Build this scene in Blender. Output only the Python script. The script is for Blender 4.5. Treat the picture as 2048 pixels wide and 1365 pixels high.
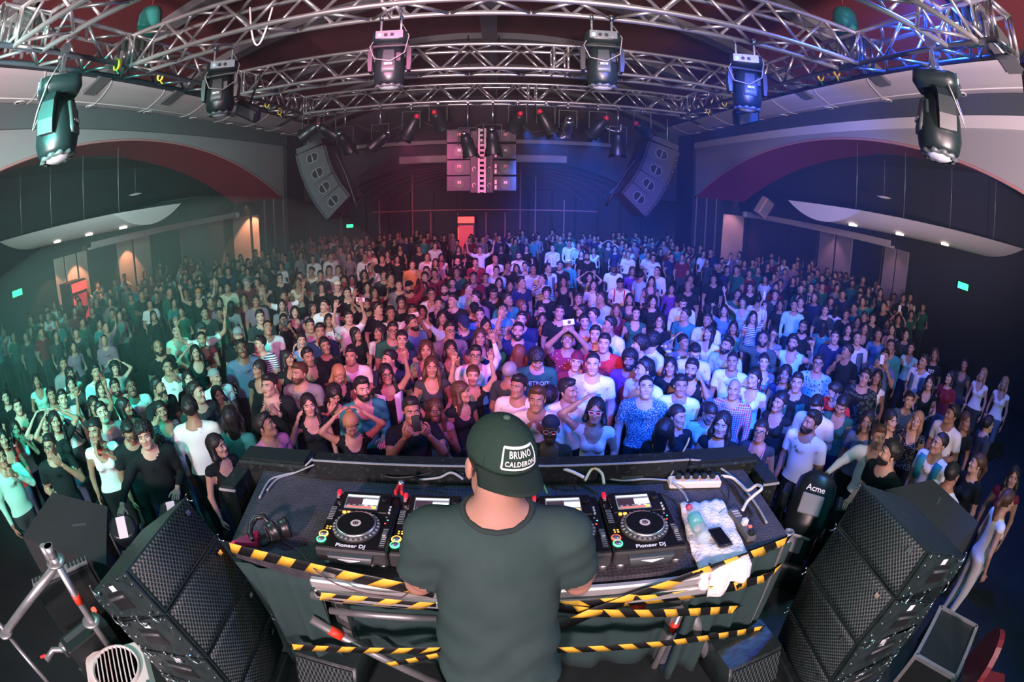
import bpy, math, random
import numpy as np
from mathutils import Vector, Matrix, Euler
random.seed(7); RNG = np.random.default_rng(7)
SC = bpy.context.scene
for _o in list(bpy.data.objects): bpy.data.objects.remove(_o)
COL = SC.collection
PI = math.pi
R = math.radians

# ------------------------------------------------------------------ camera
# full-frame fisheye (equisolid), measured from the straight trusses and the vertical wall edges
CAMZ = 3.2                      # metres above the dance floor
F_PX, PITCH, YAW, ROLL = 1007.36, R(17.478), R(-1.583), R(.4985)
def _cam_dir(v):
    x, y, z = v
    c, s = math.cos(ROLL), math.sin(ROLL)
    x, y = x*c - y*s, x*s + y*c
    X, Y, Z = x, -z*math.cos(PITCH) + y*math.sin(PITCH), y*math.cos(PITCH) + z*math.sin(PITCH)
    c, s = math.cos(YAW), math.sin(YAW)
    return Vector((X*c - Y*s, X*s + Y*c, Z))
cam_d = bpy.data.cameras.new('camera'); cam = bpy.data.objects.new('camera', cam_d); COL.objects.link(cam)
cam_d.type = 'PANO'; cam_d.sensor_fit = 'HORIZONTAL'; cam_d.sensor_width = 36; cam_d.lens = 13
cam_d.panorama_type = 'FISHEYE_EQUISOLID'
cam_d.fisheye_lens = F_PX/2048*36
cam_d.fisheye_fov = PI
cam_d.clip_start = .02; cam_d.clip_end = 200
_m = Matrix((_cam_dir((1,0,0)), _cam_dir((0,1,0)), _cam_dir((0,0,1)))).transposed().to_4x4()
_m.translation = (0, 0, CAMZ); cam.matrix_world = _m
SC.camera = cam
def ray(px, py):
    dx, dy = px-1024, py-682.5; r = math.hypot(dx, dy) or 1e-6
    th = 2*math.asin(min(1, r/(2*F_PX)))
    return _cam_dir((math.sin(th)*dx/r, -math.sin(th)*dy/r, -math.cos(th)))
def at_z(px, py, z):            # where the sight line meets a level
    w = ray(px, py); return Vector((0,0,CAMZ)) + w*((z-CAMZ)/w.z)
def at_y(px, py, y):
    w = ray(px, py); return Vector((0,0,CAMZ)) + w*(y/w.y)

# ------------------------------------------------------------------ world, exposure, stage lights
SC.view_settings.view_transform = 'Standard'; SC.view_settings.look = 'None'
SC.view_settings.exposure = EXPO = 0.35; SC.view_settings.gamma = 1; SC.view_settings.use_curve_mapping = False
W = bpy.data.worlds.new('world'); SC.world = W; W.use_nodes = True
W.node_tree.nodes['Background'].inputs[0].default_value = (.015, .30, .31, 1)
W.node_tree.nodes['Background'].inputs[1].default_value = .6
def lamp(name, kind, loc, energy, color, to=None, size=.1, spot=60, blend=.5):
    d = bpy.data.lights.new(name, kind); d.energy = energy; d.color = color
    if kind == 'AREA': d.shape = 'DISK'; d.size = size
    else: d.shadow_soft_size = size
    if kind == 'SPOT': d.spot_size = R(spot); d.spot_blend = blend
    o = bpy.data.objects.new(name, d); COL.objects.link(o); o.location = loc
    if to is not None: o.rotation_euler = (Vector(to)-Vector(loc)).to_track_quat('-Z', 'Y').to_euler()
    o['kind'] = 'helper'
    return o
lamp('camera_flash', 'POINT', (.05, -.25, 3.45), 22, (1, .90, .88), size=.06)
# unseen pinkish-white fill added behind the camera, lighting trusses, soffits and crowd
for _x, _e in ((-2.2, 2500), (2.0, 1050)): lamp('rear_fill_wash', 'SPOT', (_x, -5.0, 4.6), _e, (1, .66, .72), to=(-1.2, 8, 2.6), size=.3, spot=105, blend=.8)
lamp('pink_wash', 'SPOT', (-.9, .6, 4.7), 1500, (1, .10, .46), to=(-.8, 9.5, 1.0), size=.15, spot=62, blend=.9)
lamp('teal_fill', 'SPOT', (-3.2, -.5, 4.6), 3600, (.03, .85, .70), to=(-7.8, 8.6, 1.0), size=.2, spot=75, blend=.9)
lamp('blue_wash', 'SPOT', (1.4, .6, 4.7), 10500, (.008, .085, 1), to=(3.0, 8.6, .8), size=.15, spot=58, blend=.9)
# unseen uplights added behind the camera to brighten trusses, soffits and arcade walls
for _x in (-1, 1): lamp('added_uplight', 'SPOT', (_x*3.0, -1.6, 2.7), 3700, (1, .74, .76), to=(_x*7.6, 6.4, 6.2), size=.12, spot=66, blend=.8)
lamp('added_uplight', 'SPOT', (0, -2.4, 2.6), 4600, (1, .76, .78), to=(0, 4.3, 5.9), size=.12, spot=50, blend=.8)
# washes of the rig's moving heads and par cans, plus two added teal fills
lamp('blue_wash', 'SPOT', (.9, 10.7, 4.3), 2000, (.02, .16, 1), to=(3.2, 17.0, .6), size=.1, spot=80, blend=.8)
lamp('pink_wash', 'SPOT', (-2.0, 10.7, 4.3), 650, (1, .10, .34), to=(-1.0, 18, .8), size=.12, spot=90, blend=.9)
lamp('teal_fill', 'SPOT', (-3.3, 2.4, 4.5), 150, (.25, .9, .85), to=(-1.6, 1.4, 1), size=.14, spot=120, blend=.9)  # unseen fill, added to tint the foreground teal
lamp('teal_fill', 'SPOT', (3.3, 2.4, 4.5), 110, (.25, .8, .95), to=(1.8, 1.6, 1), size=.14, spot=120, blend=.9)  # matching unseen fill added on the right
lamp('blue_rig_glow', 'SPOT', (4.0, 3.2, 5.75), 1500, (.02, .10, 1), to=(4.0, 3.2, 4.0), size=.1, spot=140, blend=.9)
lamp('blue_wash', 'SPOT', (3.9, 9.0, 4.6), 420, (.02, .12, 1), to=(8.6, 11, 4.6), size=.1, spot=80, blend=.9)

try:      # indirect light is faint in this hall: few bounces suffice
    SC.cycles.max_bounces = 4; SC.cycles.diffuse_bounces = 2; SC.cycles.glossy_bounces = 2; SC.cycles.transmission_bounces = 2; SC.cycles.volume_bounces = 0; SC.cycles.transparent_max_bounces = 6
    SC.cycles.use_adaptive_sampling = True; SC.cycles.adaptive_threshold = .05; SC.cycles.adaptive_min_samples = 12
except Exception: pass

# ------------------------------------------------------------------ materials
MATS = {}
def mat(name, col, rough=.6, metal=0, emit=None, estr=1, spec=.5, noise=None, bump=None, alpha=None, coat=0, nscale=8):
    if name in MATS: return MATS[name]
    m = bpy.data.materials.new(name); m.use_nodes = True; nt = m.node_tree; b = nt.nodes['Principled BSDF']
    b.inputs['Base Color'].default_value = (*col, 1); b.inputs['Roughness'].default_value = rough
    b.inputs['Metallic'].default_value = metal; b.inputs['Specular IOR Level'].default_value = spec
    if coat: b.inputs['Coat Weight'].default_value = coat
    if emit: b.inputs['Emission Color'].default_value = (*emit, 1); b.inputs['Emission Strength'].default_value = estr
    if alpha is not None: b.inputs['Alpha'].default_value = alpha
    if noise or bump:
        tc = nt.nodes.new('ShaderNodeTexCoord')
        n = nt.nodes.new('ShaderNodeTexNoise'); n.inputs['Scale'].default_value = nscale; n.inputs['Detail'].default_value = 5
        nt.links.new(tc.outputs['Object'], n.inputs['Vector'])
        if noise:
            r = nt.nodes.new('ShaderNodeValToRGB'); r.color_ramp.elements[0].position = .3; r.color_ramp.elements[1].position = .72
            r.color_ramp.elements[0].color = (*col, 1); r.color_ramp.elements[1].color = (*noise, 1)
            nt.links.new(n.outputs['Fac'], r.inputs['Fac']); nt.links.new(r.outputs['Color'], b.inputs['Base Color'])
        if bump:
            bp = nt.nodes.new('ShaderNodeBump'); bp.inputs['Strength'].default_value = bump; bp.inputs['Distance'].default_value = .02
            nt.links.new(n.outputs['Fac'], bp.inputs['Height']); nt.links.new(bp.outputs['Normal'], b.inputs['Normal'])
    MATS[name] = m; return m
def hair_mat(name, col):
    if name in MATS: return MATS[name]
    m = mat(name, tuple(c*1.5+.002 for c in col), .5, spec=.4, bump=.35, nscale=1); nt = m.node_tree; n = nt.nodes['Noise Texture']; mp = nt.nodes.new('ShaderNodeMapping'); mp.inputs['Scale'].default_value = (150, 150, 14)
    l = n.inputs['Vector'].links[0]; src = l.from_socket; nt.links.new(src, mp.inputs['Vector']); nt.links.new(mp.outputs[0], n.inputs['Vector']); nt.nodes['Bump'].inputs['Distance'].default_value = .003; return m
def tex_mat(name, build, rough=.7, spec=.4):
    """material whose base colour comes out of build(nodes, links, objcoord) -> socket"""
    if name in MATS: return MATS[name]
    m = bpy.data.materials.new(name); m.use_nodes = True; nt = m.node_tree; b = nt.nodes['Principled BSDF']
    b.inputs['Roughness'].default_value = rough; b.inputs['Specular IOR Level'].default_value = spec
    tc = nt.nodes.new('ShaderNodeTexCoord')
    s = build(nt.nodes, nt.links, tc.outputs['Object'], b)
    if s is not None: nt.links.new(s, b.inputs['Base Color'])
    MATS[name] = m; return m
def ramp(nodes, links, fac, stops, const=False):
    r = nodes.new('ShaderNodeValToRGB'); e = r.color_ramp.elements
    if const: r.color_ramp.interpolation = 'CONSTANT'
    e[0].position = stops[0][0]; e[0].color = (*stops[0][1], 1)
    e[1].position = stops[1][0]; e[1].color = (*stops[1][1], 1)
    for p, c in stops[2:]:
        q = e.new(p); q.color = (*c, 1)
    links.new(fac, r.inputs['Fac']); return r.outputs['Color']
def grille_build(nodes, links, co, b):
    mp = nodes.new('ShaderNodeMapping'); mp.inputs['Rotation'].default_value = (0, 0, PI/4); links.new(co, mp.inputs['Vector'])
    v = nodes.new('ShaderNodeTexVoronoi'); v.voronoi_dimensions = '2D'; v.inputs['Scale'].default_value = 58; v.inputs['Randomness'].default_value = .0
    links.new(mp.outputs[0], v.inputs['Vector'])
    bp = nodes.new('ShaderNodeBump'); bp.inputs['Strength'].default_value = .7; bp.inputs['Distance'].default_value = .008
    links.new(v.outputs['Distance'], bp.inputs['Height']); links.new(bp.outputs['Normal'], b.inputs['Normal'])
    return ramp(nodes, links, v.outputs['Distance'], [(.36, (.004,.008,.008)), (.52, (.060,.090,.090))])

# ------------------------------------------------------------------ mesh helpers
class MB:
    """collects verts/faces with material indices, builds one mesh object"""
    def __init__(s): s.v = []; s.f = []; s.mi = []; s.sm = []
    def add(s, vs, fs, mi=0, smooth=False):
        o = len(s.v); s.v += [tuple(p) for p in vs]
        for f in fs: s.f.append(tuple(i+o for i in f)); s.mi.append(mi); s.sm.append(smooth)
        return s
    def box(s, c, d, mi=0, rot=None, taper=(1,1), bev=0):
        x, y, z = (q/2 for q in d); tx, ty = taper
        if bev:
            b = min(bev, x*.9, y*.9, z*.9); vs = []; 
            for sx in (-1,1):
                for sy in (-1,1):
                    for sz in (-1,1):
                        vs += [(sx*x, sy*(y-b), sz*(z-b)), (sx*(x-b), sy*y, sz*(z-b)), (sx*(x-b), sy*(y-b), sz*z)]
            def I(sx, sy, sz, k): return ((sx>0)*4+(sy>0)*2+(sz>0))*3+k
            fs = []
            for k, ax in ((0,(1,2)), (1,(0,2)), (2,(0,1))):
                for sg in (-1,1):
                    q = []
                    for a, bb in ((-1,-1), (1,-1), (1,1), (-1,1)):
                        t = [0,0,0]; t[k] = sg; t[ax[0]] = a; t[ax[1]] = bb; q.append(I(*t, k))
                    fs.append(q)
            for k in range(3):
                i, j = [q for q in range(3) if q != k]
                for a in (-1,1):
                    for bb in (-1,1):
                        t1 = [0,0,0]; t1[i] = a; t1[j] = bb; t1[k] = -1; t2 = list(t1); t2[k] = 1
                        fs.append([I(*t1, i), I(*t2, i), I(*t2, j), I(*t1, j)])
            for sx in (-1,1):
                for sy in (-1,1):
                    for sz in (-1,1): fs.append([I(sx,sy,sz,0), I(sx,sy,sz,1), I(sx,sy,sz,2)])
        else:
            vs = [(-x,-y,-z),(x,-y,-z),(x,y,-z),(-x,y,-z),(-x*tx,-y*ty,z),(x*tx,-y*ty,z),(x*tx,y*ty,z),(-x*tx,y*ty,z)]
            fs = [(0,3,2,1),(4,5,6,7),(0,1,5,4),(1,2,6,5),(2,3,7,6),(3,0,4,7)]
        M = rot if rot is not None else Matrix.Identity(3)
        c = Vector(c); return s.add([M@Vector(v)+c for v in vs], fs, mi)
    def tube(s, a, b, r, r2=None, n=10, mi=0, caps=True, smooth=True):
        a, b = Vector(a), Vector(b); d = b-a; L = d.length
        if L < 1e-6: return s
        q = d.to_track_quat('Z', 'Y').to_matrix(); r2 = r if r2 is None else r2
        vs = []
        for k in range(n):
            t = 2*PI*k/n; e = q@Vector((math.cos(t), math.sin(t), 0)); vs.append(a+e*r); vs.append(b+e*r2)
        fs = [(2*k, 2*((k+1)%n), 2*((k+1)%n)+1, 2*k+1) for k in range(n)]
        s.add(vs, fs, mi, smooth)
        if caps:
            o = len(s.v)-2*n
            s.f.append(tuple(o+2*k for k in reversed(range(n)))); s.mi.append(mi); s.sm.append(False)
            s.f.append(tuple(o+2*k+1 for k in range(n))); s.mi.append(mi); s.sm.append(False)
        return s
    def path(s, pts, r, n=8, mi=0, close=False):
        pts = [Vector(p) for p in pts]; N = len(pts); vs = []; up = Vector((0,0,1))
        rr = r if hasattr(r, '__len__') else [r]*N
        prev = None
        for i in range(N):
            t = (pts[(i+1)%N if close else min(i+1,N-1)] - pts[(i-1)%N if close else max(i-1,0)])
            t = t.normalized() if t.length > 1e-9 else Vector((0,0,1))
            if prev is None:
                a = t.orthogonal().normalized()
            else:
                a = (prev - t*prev.dot(t)); a = a.normalized() if a.length > 1e-6 else t.orthogonal().normalized()
            prev = a; b = t.cross(a)
            for k in range(n):
                th = 2*PI*k/n; vs.append(pts[i]+(a*math.cos(th)+b*math.sin(th))*rr[i])
        fs = []
        for i in range(N if close else N-1):
            j = (i+1)%N
            for k in range(n): fs.append((i*n+k, i*n+(k+1)%n, j*n+(k+1)%n, j*n+k))
        s.add(vs, fs, mi, True)
        if not close:
            o = len(s.v)-N*n
            s.f.append(tuple(o+k for k in reversed(range(n)))); s.mi.append(mi); s.sm.append(False)
            s.f.append(tuple(o+(N-1)*n+k for k in range(n))); s.mi.append(mi); s.sm.append(False)
        return s
    def lathe(s, prof, n=24, mi=0, M=None, smooth=True, caps=True):
        M = M if M is not None else Matrix.Identity(4); vs = []
        for r, z in prof:
            for k in range(n):
                t = 2*PI*k/n; vs.append(M@Vector((r*math.cos(t), r*math.sin(t), z)))
        fs = []
        for i in range(len(prof)-1):
            for k in range(n): fs.append((i*n+k, i*n+(k+1)%n, (i+1)*n+(k+1)%n, (i+1)*n+k))
        s.add(vs, fs, mi, smooth); o = len(s.v)-len(vs)
        if caps and prof[0][0] > 1e-5: s.f.append(tuple(o+k for k in reversed(range(n)))); s.mi.append(mi); s.sm.append(False)
        if caps and prof[-1][0] > 1e-5: s.f.append(tuple(o+(len(prof)-1)*n+k for k in range(n))); s.mi.append(mi); s.sm.append(False)
        return s
    def prism(s, poly, z0, z1, M=None, mi=0, smooth=False):
        """polygon in xy pushed from z0 to z1"""
        M = M if M is not None else Matrix.Identity(4); n = len(poly)
        vs = [M@Vector((x, y, z0)) for x, y in poly] + [M@Vector((x, y, z1)) for x, y in poly]
        fs = [(k, (k+1)%n, n+(k+1)%n, n+k) for k in range(n)]
        s.add(vs, fs, mi, smooth); o = len(s.v)-2*n
        s.f.append(tuple(o+k for k in reversed(range(n)))); s.mi.append(mi); s.sm.append(False)
        s.f.append(tuple(o+n+k for k in range(n))); s.mi.append(mi); s.sm.append(False)
        return s
    def sheet(s, rows, mi=0, smooth=True, close=False):
        """grid of points (list of rows)"""
        n = len(rows[0]); vs = [p for r in rows for p in r]; fs = []
        for i in range(len(rows)-1):
            for k in range(n if close else n-1): fs.append((i*n+k, i*n+(k+1)%n, (i+1)*n+(k+1)%n, (i+1)*n+k))
        return s.add(vs, fs, mi, smooth)
    def mesh(s, name):
        me = bpy.data.meshes.new(name); me.from_pydata(s.v, [], s.f)
        me.polygons.foreach_set('material_index', s.mi); me.polygons.foreach_set('use_smooth', s.sm)
        me.validate(); me.update(); return me
    def build(s, name, mats, parent=None, loc=None, M=None):
        me = s.mesh(name)
        for m in (mats if isinstance(mats, (list, tuple)) else [mats]): me.materials.append(m)
        return link(name, me, parent, loc, M)
def link(name, data, parent=None, loc=None, M=None):
    o = bpy.data.objects.new(name, data); COL.objects.link(o)
    if parent is not None: o.parent = parent
    if loc is not None: o.location = loc
    if M is not None: o.matrix_local = M
    return o
def tag(o, label=None, cat=None, group=None, kind=None):
    if label: o['label'] = label
    if cat: o['category'] = cat
    if group: o['group'] = group
    if kind: o['kind'] = kind
    return o
def empty(name, label, cat, loc=(0,0,0), rot=None, group=None, M=None):
    o = bpy.data.objects.new(name, None); COL.objects.link(o); o.location = loc; o.empty_display_size = .1
    if rot is not None: o.rotation_euler = rot
    if M is not None: o.matrix_world = M
    return tag(o, label, cat, group)
def copy_tree(o, parent=None):
    c = o.copy(); COL.objects.link(c)
    if parent is not None: c.parent = parent
    for ch in list(o.children): copy_tree(ch, c)
    return c
def solidify(o, t, off=0):
    m = o.modifiers.new('solid', 'SOLIDIFY'); m.thickness = t; m.offset = off; return o
def text_mesh(txt, size, depth=.001, bold=0.0, spacing=1.0):
    c = bpy.data.curves.new('t', 'FONT'); c.body = txt; c.size = size; c.extrude = depth; c.offset = bold
    c.align_x = 'CENTER'; c.align_y = 'CENTER'; c.space_character = spacing; c.resolution_u = 3
    o = bpy.data.objects.new('t', c); COL.objects.link(o)
    me = bpy.data.meshes.new_from_object(o.evaluated_get(bpy.context.evaluated_depsgraph_get()))
    bpy.data.objects.remove(o); me.materials.clear(); return me
def frame(origin, x, y):
    """matrix with given x axis and approximate y axis"""
    x = Vector(x).normalized(); z = x.cross(Vector(y)).normalized(); y = z.cross(x)
    m = Matrix((x, y, z)).transposed().to_4x4(); m.translation = origin; return m
ORD = ['first','second','third','fourth','fifth','sixth','seventh','eighth','ninth','tenth','eleventh','twelfth','thirteenth','fourteenth','fifteenth','sixteenth','seventeenth','eighteenth','nineteenth','twentieth']
# ------------------------------------------------------------------ the hall
XL, XR, XC = -8.0, 7.2, -.4          # planes of the arcades
OL, OR = -12.0, 11.0                 # outer walls of the aisles
YB = 20.5                            # back wall
STAGE = .85; FLOOR = -.45           # stage deck and dance floor levels (the camera stands at 3.2)
_before = set(bpy.data.objects)
M_floor = mat('dark_carpet', (.006,.012,.013), .9, noise=(.012,.02,.022), nscale=3)
M_wall = mat('charcoal_wall_paint', (.085,.09,.10), .8)
M_dark = mat('dark_wall_panel', (.022,.026,.032), .75)
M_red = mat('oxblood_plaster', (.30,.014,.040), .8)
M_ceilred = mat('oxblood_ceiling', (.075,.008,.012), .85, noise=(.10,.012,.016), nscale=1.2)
M_rib = mat('grey_rib', (.10,.105,.11), .8)
M_soff = mat('pale_soffit', (.52,.49,.50), .7)
M_white = mat('white_band', (.60,.58,.58), .7)
M_beige = mat('peach_wall_panel', (.50,.40,.36), .75)
M_grey = mat('grey_arch_wall', (.30,.30,.31), .85)
def struct(name, mb, m, parent=None):
    o = mb.build(name, m, parent)
    if parent is None: o['kind'] = 'structure'
    return o
FL = struct('floor', MB().box((-.5, 11.5, FLOOR-.1), (27.6, 28, .2)), M_floor)
# stage platform, open behind the photographer
FS = struct('floor_stage', MB().box((.05, .0, (STAGE+FLOOR)/2), (4.9, 5.0, STAGE-FLOOR)), mat('stage_deck', (.005,.011,.011), .7, noise=(.010,.018,.018)))
# ceiling: shallow barrel vault with ribs and a spine beam
def vault(x, z0=5.75, z1=7.1):
    t = (x-XC)/((XR-XL)/2-.9); return z0+(z1-z0)*(1-min(1, t*t))
xs = [XL+.9+(XR-XL-1.8)*k/28 for k in range(29)]
mb = MB()
for s in (0, .12): mb.sheet([[Vector((x, y, vault(x)+s)) for x in xs] for y in (-1.5, 5, 10, 15, YB)])
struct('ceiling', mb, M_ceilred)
for i, y in enumerate((3.4, 6.4, 8.9, 12.0, 15.2, 18.2)):
    mb = MB(); rows = []
    for x in xs: rows.append([Vector((x, y-.16, vault(x)+.02)), Vector((x, y-.16, vault(x)-.16)), Vector((x, y+.16, vault(x)-.16)), Vector((x, y+.16, vault(x)+.02))])
    mb.sheet(rows, smooth=False, close=True); struct('trim_%d' % (i+1), mb, M_rib)
struct('trim_7', MB().box((-.25, 9.5, 6.9), (.34, 22, .26)), M_rib)
# soffits along both sides
def soffit(name, prof, y0, y1):
    mb = MB(); n = 14
    mb.sheet([[Vector((x, y0+(y1-y0)*k/n, CAMZ+z)) for x, z in prof] for k in range(n+1)])
    o = struct(name, mb, M_soff); return o
PL = [(-8.0,2.44),(-7.8,2.405),(-7.55,2.40),(-7.4,2.41),(-7.2,2.45),(-7.05,2.485),(-6.9,2.525),(-6.78,2.56),(-6.72,2.60)]
PR = [(7.2,2.42),(7.0,2.39),(6.8,2.38),(6.65,2.395),(6.5,2.43),(6.35,2.455),(6.22,2.48),(6.12,2.52),(6.08,2.56)]
sl = soffit('ceiling_soffit_left', PL, -.5, 18.6); sr = soffit('ceiling_soffit_right', PR, -.5, 18.6)
for so, prof, sg in ((sl, PL, -1), (sr, PR, 1)):
    for k in range(10):      # joint strips across the soffit
        y = 1.4+k*1.75
        MB().path([(x, y+.5*(1-i/8), CAMZ+z-.012) for i, (x, z) in enumerate(prof)], .012, n=5).build('joint_strip', M_white, so)
    MB().path([(prof[2][0], y, CAMZ+prof[2][1]-.008) for y in (-.4, 18.5)], .012, n=4).build('joint_strip', M_white, so)
    x1, z1 = prof[-1]
    struct('trim_%s_fascia' % ('left' if sg < 0 else 'right'), MB().box((x1+sg*.04, 9, CAMZ+z1+.35), (.08, 19.2, .72)), M_dark)
M_lampring = mat('lamp_ring', (.7,.7,.7), .4, spec=.6); M_lampin = mat('lamp_recess', (.03,.03,.03), .4)
for side, prof in (('left', PL), ('right', PR)):
    for k in range(8):
        y = 3.1+k*2.0; x = (prof[0][0]+prof[2][0])/2; z = CAMZ+(prof[0][1]+prof[2][1])/2-.02
        e = empty('recessed_downlight', 'round recessed downlight in the pale soffit on the %s, %s from the stage' % (side, ORD[k]), 'downlight', (x, y, z), group='soffit downlights')
        MB().lathe([(.085,-.012),(.115,-.018),(.12,0),(.085,.004)], 20, caps=False).build('ring', M_lampring, e)
        MB().lathe([(.0,.03),(.085,.028),(.086,-.01)], 20, caps=False).build('recess', M_lampin, e)
# arcade walls: band under the soffit, grey wall pierced by a long flat arch with a deep red reveal
def arch_z(y, yc, h, rise, zs=CAMZ):
    Rr = (h*h+rise*rise)/(2*rise); d = min(abs(y-yc), h); return zs + math.sqrt(max(0, Rr*Rr-d*d))-(Rr-rise)
def arcade(side, x, xo, yc, h, rise, ztop, band):
    sg = -1 if side == 'left' else 1
    ys = [yc-h+2*h*k/48 for k in range(49)]
    mb = MB()
    for xx in (x, x+sg*.06):
        mb.sheet([[Vector((xx, y, arch_z(y, yc, h, rise))), Vector((xx, y, ztop))] for y in [-1]+ys+[18.6]] if False else
                 [[Vector((xx, y, arch_z(y, yc, h, rise))), Vector((xx, y, ztop))] for y in ys], smooth=False)
    w = struct('wall_'+side, mb, M_grey)
    # reveal (vault of the arch)
    mb = MB()
    for s in (0, .05): mb.sheet([[Vector((x+sg*.0, y, arch_z(y, yc, h, rise)+s)), Vector((xo, y, arch_z(y, yc, h, rise)+s))] for y in ys])
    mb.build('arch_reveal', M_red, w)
    mb = MB(); mb.path([(x-sg*.0, y, arch_z(y, yc, h, rise)-.01) for y in ys], .03, n=6); mb.build('arch_edge', mat('pink_arch_edge', (.45,.22,.22), .7), w)
    # pier at the far end
    struct('column_'+side, MB().box((x+sg*.55, 18.55, 2.8), (1.3, 1.7, 5.6)), M_dark)
    for k in range(3):
        struct('trim_pier_%s_%d' % (side, k+1), MB().box((x+sg*(.05+.42*k), 17.66, 2.7), (.05, .05, 5.2)), mat('dim_trim', (.20,.17,.18), .6))
    for z0, z1, m, nm in band:
        struct('trim_%s_%s' % (side, nm), MB().box((x-sg*.02, 8.6, (z0+z1)/2), (.12, 19.6, z1-z0)), m)
    # aisle: outer wall, ceiling
    struct('wall_outer_'+side, MB().box((sg*abs(OL if sg < 0 else OR)+sg*.1, 9.8, 2.6), (.2, 21.8, 5.2)), M_dark)
    oc = OL if sg < 0 else OR
    struct('ceiling_aisle_'+side, MB().box(((xo+oc)/2, 9.8, 4.98), (abs(oc-xo)+.3, 21.8, .12)), mat('aisle_ceiling', (.02,.024,.03), .9))
M_teal = mat('slate_band', (.10,.12,.13), .8)
arcade('left', XL, -10.2, 9.2, 8.3, 1.80, CAMZ+2.44, [(CAMZ+1.98, CAMZ+2.42, M_teal, 'band')])
arcade('right', XR, 9.3, 9.5, 8.2, 1.73, CAMZ+2.42, [(CAMZ+2.05, CAMZ+2.40, mat('slate_band_dark', (.05,.06,.075), .8), 'band'), (CAMZ+1.84, CAMZ+2.05, M_white, 'white_band')])
# back wall with its own arch, beams and partition rods
xs2 = [-6.4+11.8*k/40 for k in range(41)]
struct('wall_back', MB().box((-.5, YB+.1, 3.6), (23.8, .2, 7.4)), M_dark)
mb = MB()
for yy in (19.6, 19.66):
    mb.sheet([[Vector((x, yy, arch_z(x, XC, 6.4, 1.55, 2.95))), Vector((x, yy, 6.9))] for x in [XL]+[XC-6.4+12.8*k/40 for k in range(41)]+[XR]], smooth=False)
struct('wall_back_arch', mb, mat('back_arch_wall', (.075,.06,.075), .85))
for k in range(5):
    q = 5.9-.5*k; MB().path([(XC+q*math.cos(t)*1.0, 19.9+.1*k, 2.55+1.62*math.sin(t)-.08*k) for t in np.linspace(.12, PI-.12, 40)], .02, n=5).build('trim_arch_%d' % (k+1), mat('dim_red_line', (.22,.05,.09), .7))['kind'] = 'structure'
M_beam = mat('pale_beam', (.62,.52,.50), .7)
struct('beam_back_upper', MB().box((-.55, 18.9, 4.98), (10.2, .12, .14)), M_beam)
struct('beam_back_lower', MB().box((-.62, 18.7, 4.32), (6.2, .25, .28), bev=.03), M_beam)
M_rod = mat('pale_red_rod', (.42,.13,.13), .6)
for i, (px, py0, h) in enumerate([(760,400,1.9),(826,350,2.6),(862,425,.9),(916,425,.9),(972,425,.9),(1010,425,.9),(1040,340,2.7),(1070,352,2.6),(1127,400,1.6),(683,350,2.4)]):
    p = at_y(px, 470, 20.3); t = at_y(px, py0, 20.3)
    struct('trim_rod_%d' % (i+1), MB().box((p.x, 20.3, (t.z+.6)/2), (.05, .05, t.z-.6)), M_rod)
struct('trim_rail', MB().box((-.6, 20.28, 2.32), (9.2, .05, .05)), M_rod)
for i in range(14):      # folded partition leaves of the back wall
    x = -6.9+i*.95
    if i in (6, 7): continue
    MB().box((x, 20.42, 1.6), (.9, .1, 3.1), bev=.02).build('panel', M_dark, bpy.data.objects['wall_back'])
# peach wall panels of the aisles: (pixel left, pixel right) on the outer walls or the aisle's back wall
def wall_panel(par, a, b, m, th=.06):
    (x0, y0), (x1, y1) = a, b; d = Vector((x1-x0, y1-y0, 0)); L = d.length; an = math.atan2(d.y, d.x)
    MB().box(((x0+x1)/2, (y0+y1)/2, 1.3), (L, th, 2.55), rot=Matrix.Rotation(an, 3, 'Z'), bev=.012).build('panel', m, par)
wl, wr = bpy.data.objects['wall_outer_left'], bpy.data.objects['wall_outer_right']
M_beige_d = mat('peach_panel_dim', (.26,.22,.25), .8)  # peach panels in dim light, the dimness put into the colour
def on_outer(px, py, side): 
    w = ray(px, py); k = ((OL+.12) if side < 0 else (OR-.12))/w.x; return (w.x*k, w.y*k)
for pa, pb, m in [(112,131,M_beige),(134,156,M_beige),(160,178,M_beige),(240,270,M_beige),(275,306,M_beige)]:
    wall_panel(wl, on_outer(pa, 560, -1), on_outer(pb, 560, -1), m)
for pa, pb, m in [(184,236,M_dark),(366,410,M_beige_d),(412,452,M_beige_d)]:
    wall_panel(wl, on_outer(pa, 540, -1), on_outer(pb, 540, -1), m)
wb = bpy.data.objects['wall_back']
def on_back(px, py): 
    p = at_y(px, py, YB-.08); return (p.x, p.y)
for pa, pb in [(460,503),(508,552)]: wall_panel(wb, on_back(pa, 500), on_back(pb, 500), M_beige)
for pa, pb in [(1391,1434),(1442,1484)]: wall_panel(wb, on_back(pa, 500), on_back(pb, 500), M_beige)
for pa, pb in [(1634,1664),(1668,1700),(1766,1788),(1791,1815)]:
    wall_panel(wr, on_outer(pa, 540, 1), on_outer(pb, 540, 1), M_beige_d)
for i, (pa, pb, sd) in enumerate([(312,362,-1),(1574,1628,1),(1704,1760,1)]):
    a, b = on_outer(pa, 560, sd), on_outer(pb, 560, sd); par = empty('door_%d' % (i+1), None, None); par['kind'] = 'structure'
    wall_panel(par, a, b, mat('dark_door', (.012,.016,.018), .5)); par.children[0].name = 'leaf'
    MB().tube((a[0]-.1*sd, (a[1]+b[1])/2, .95), (a[0]-.1*sd, (a[1]+b[1])/2, 1.35), .02, n=8).build('handle', mat('dull_steel', (.3,.3,.3), .4, 1), par)
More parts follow.
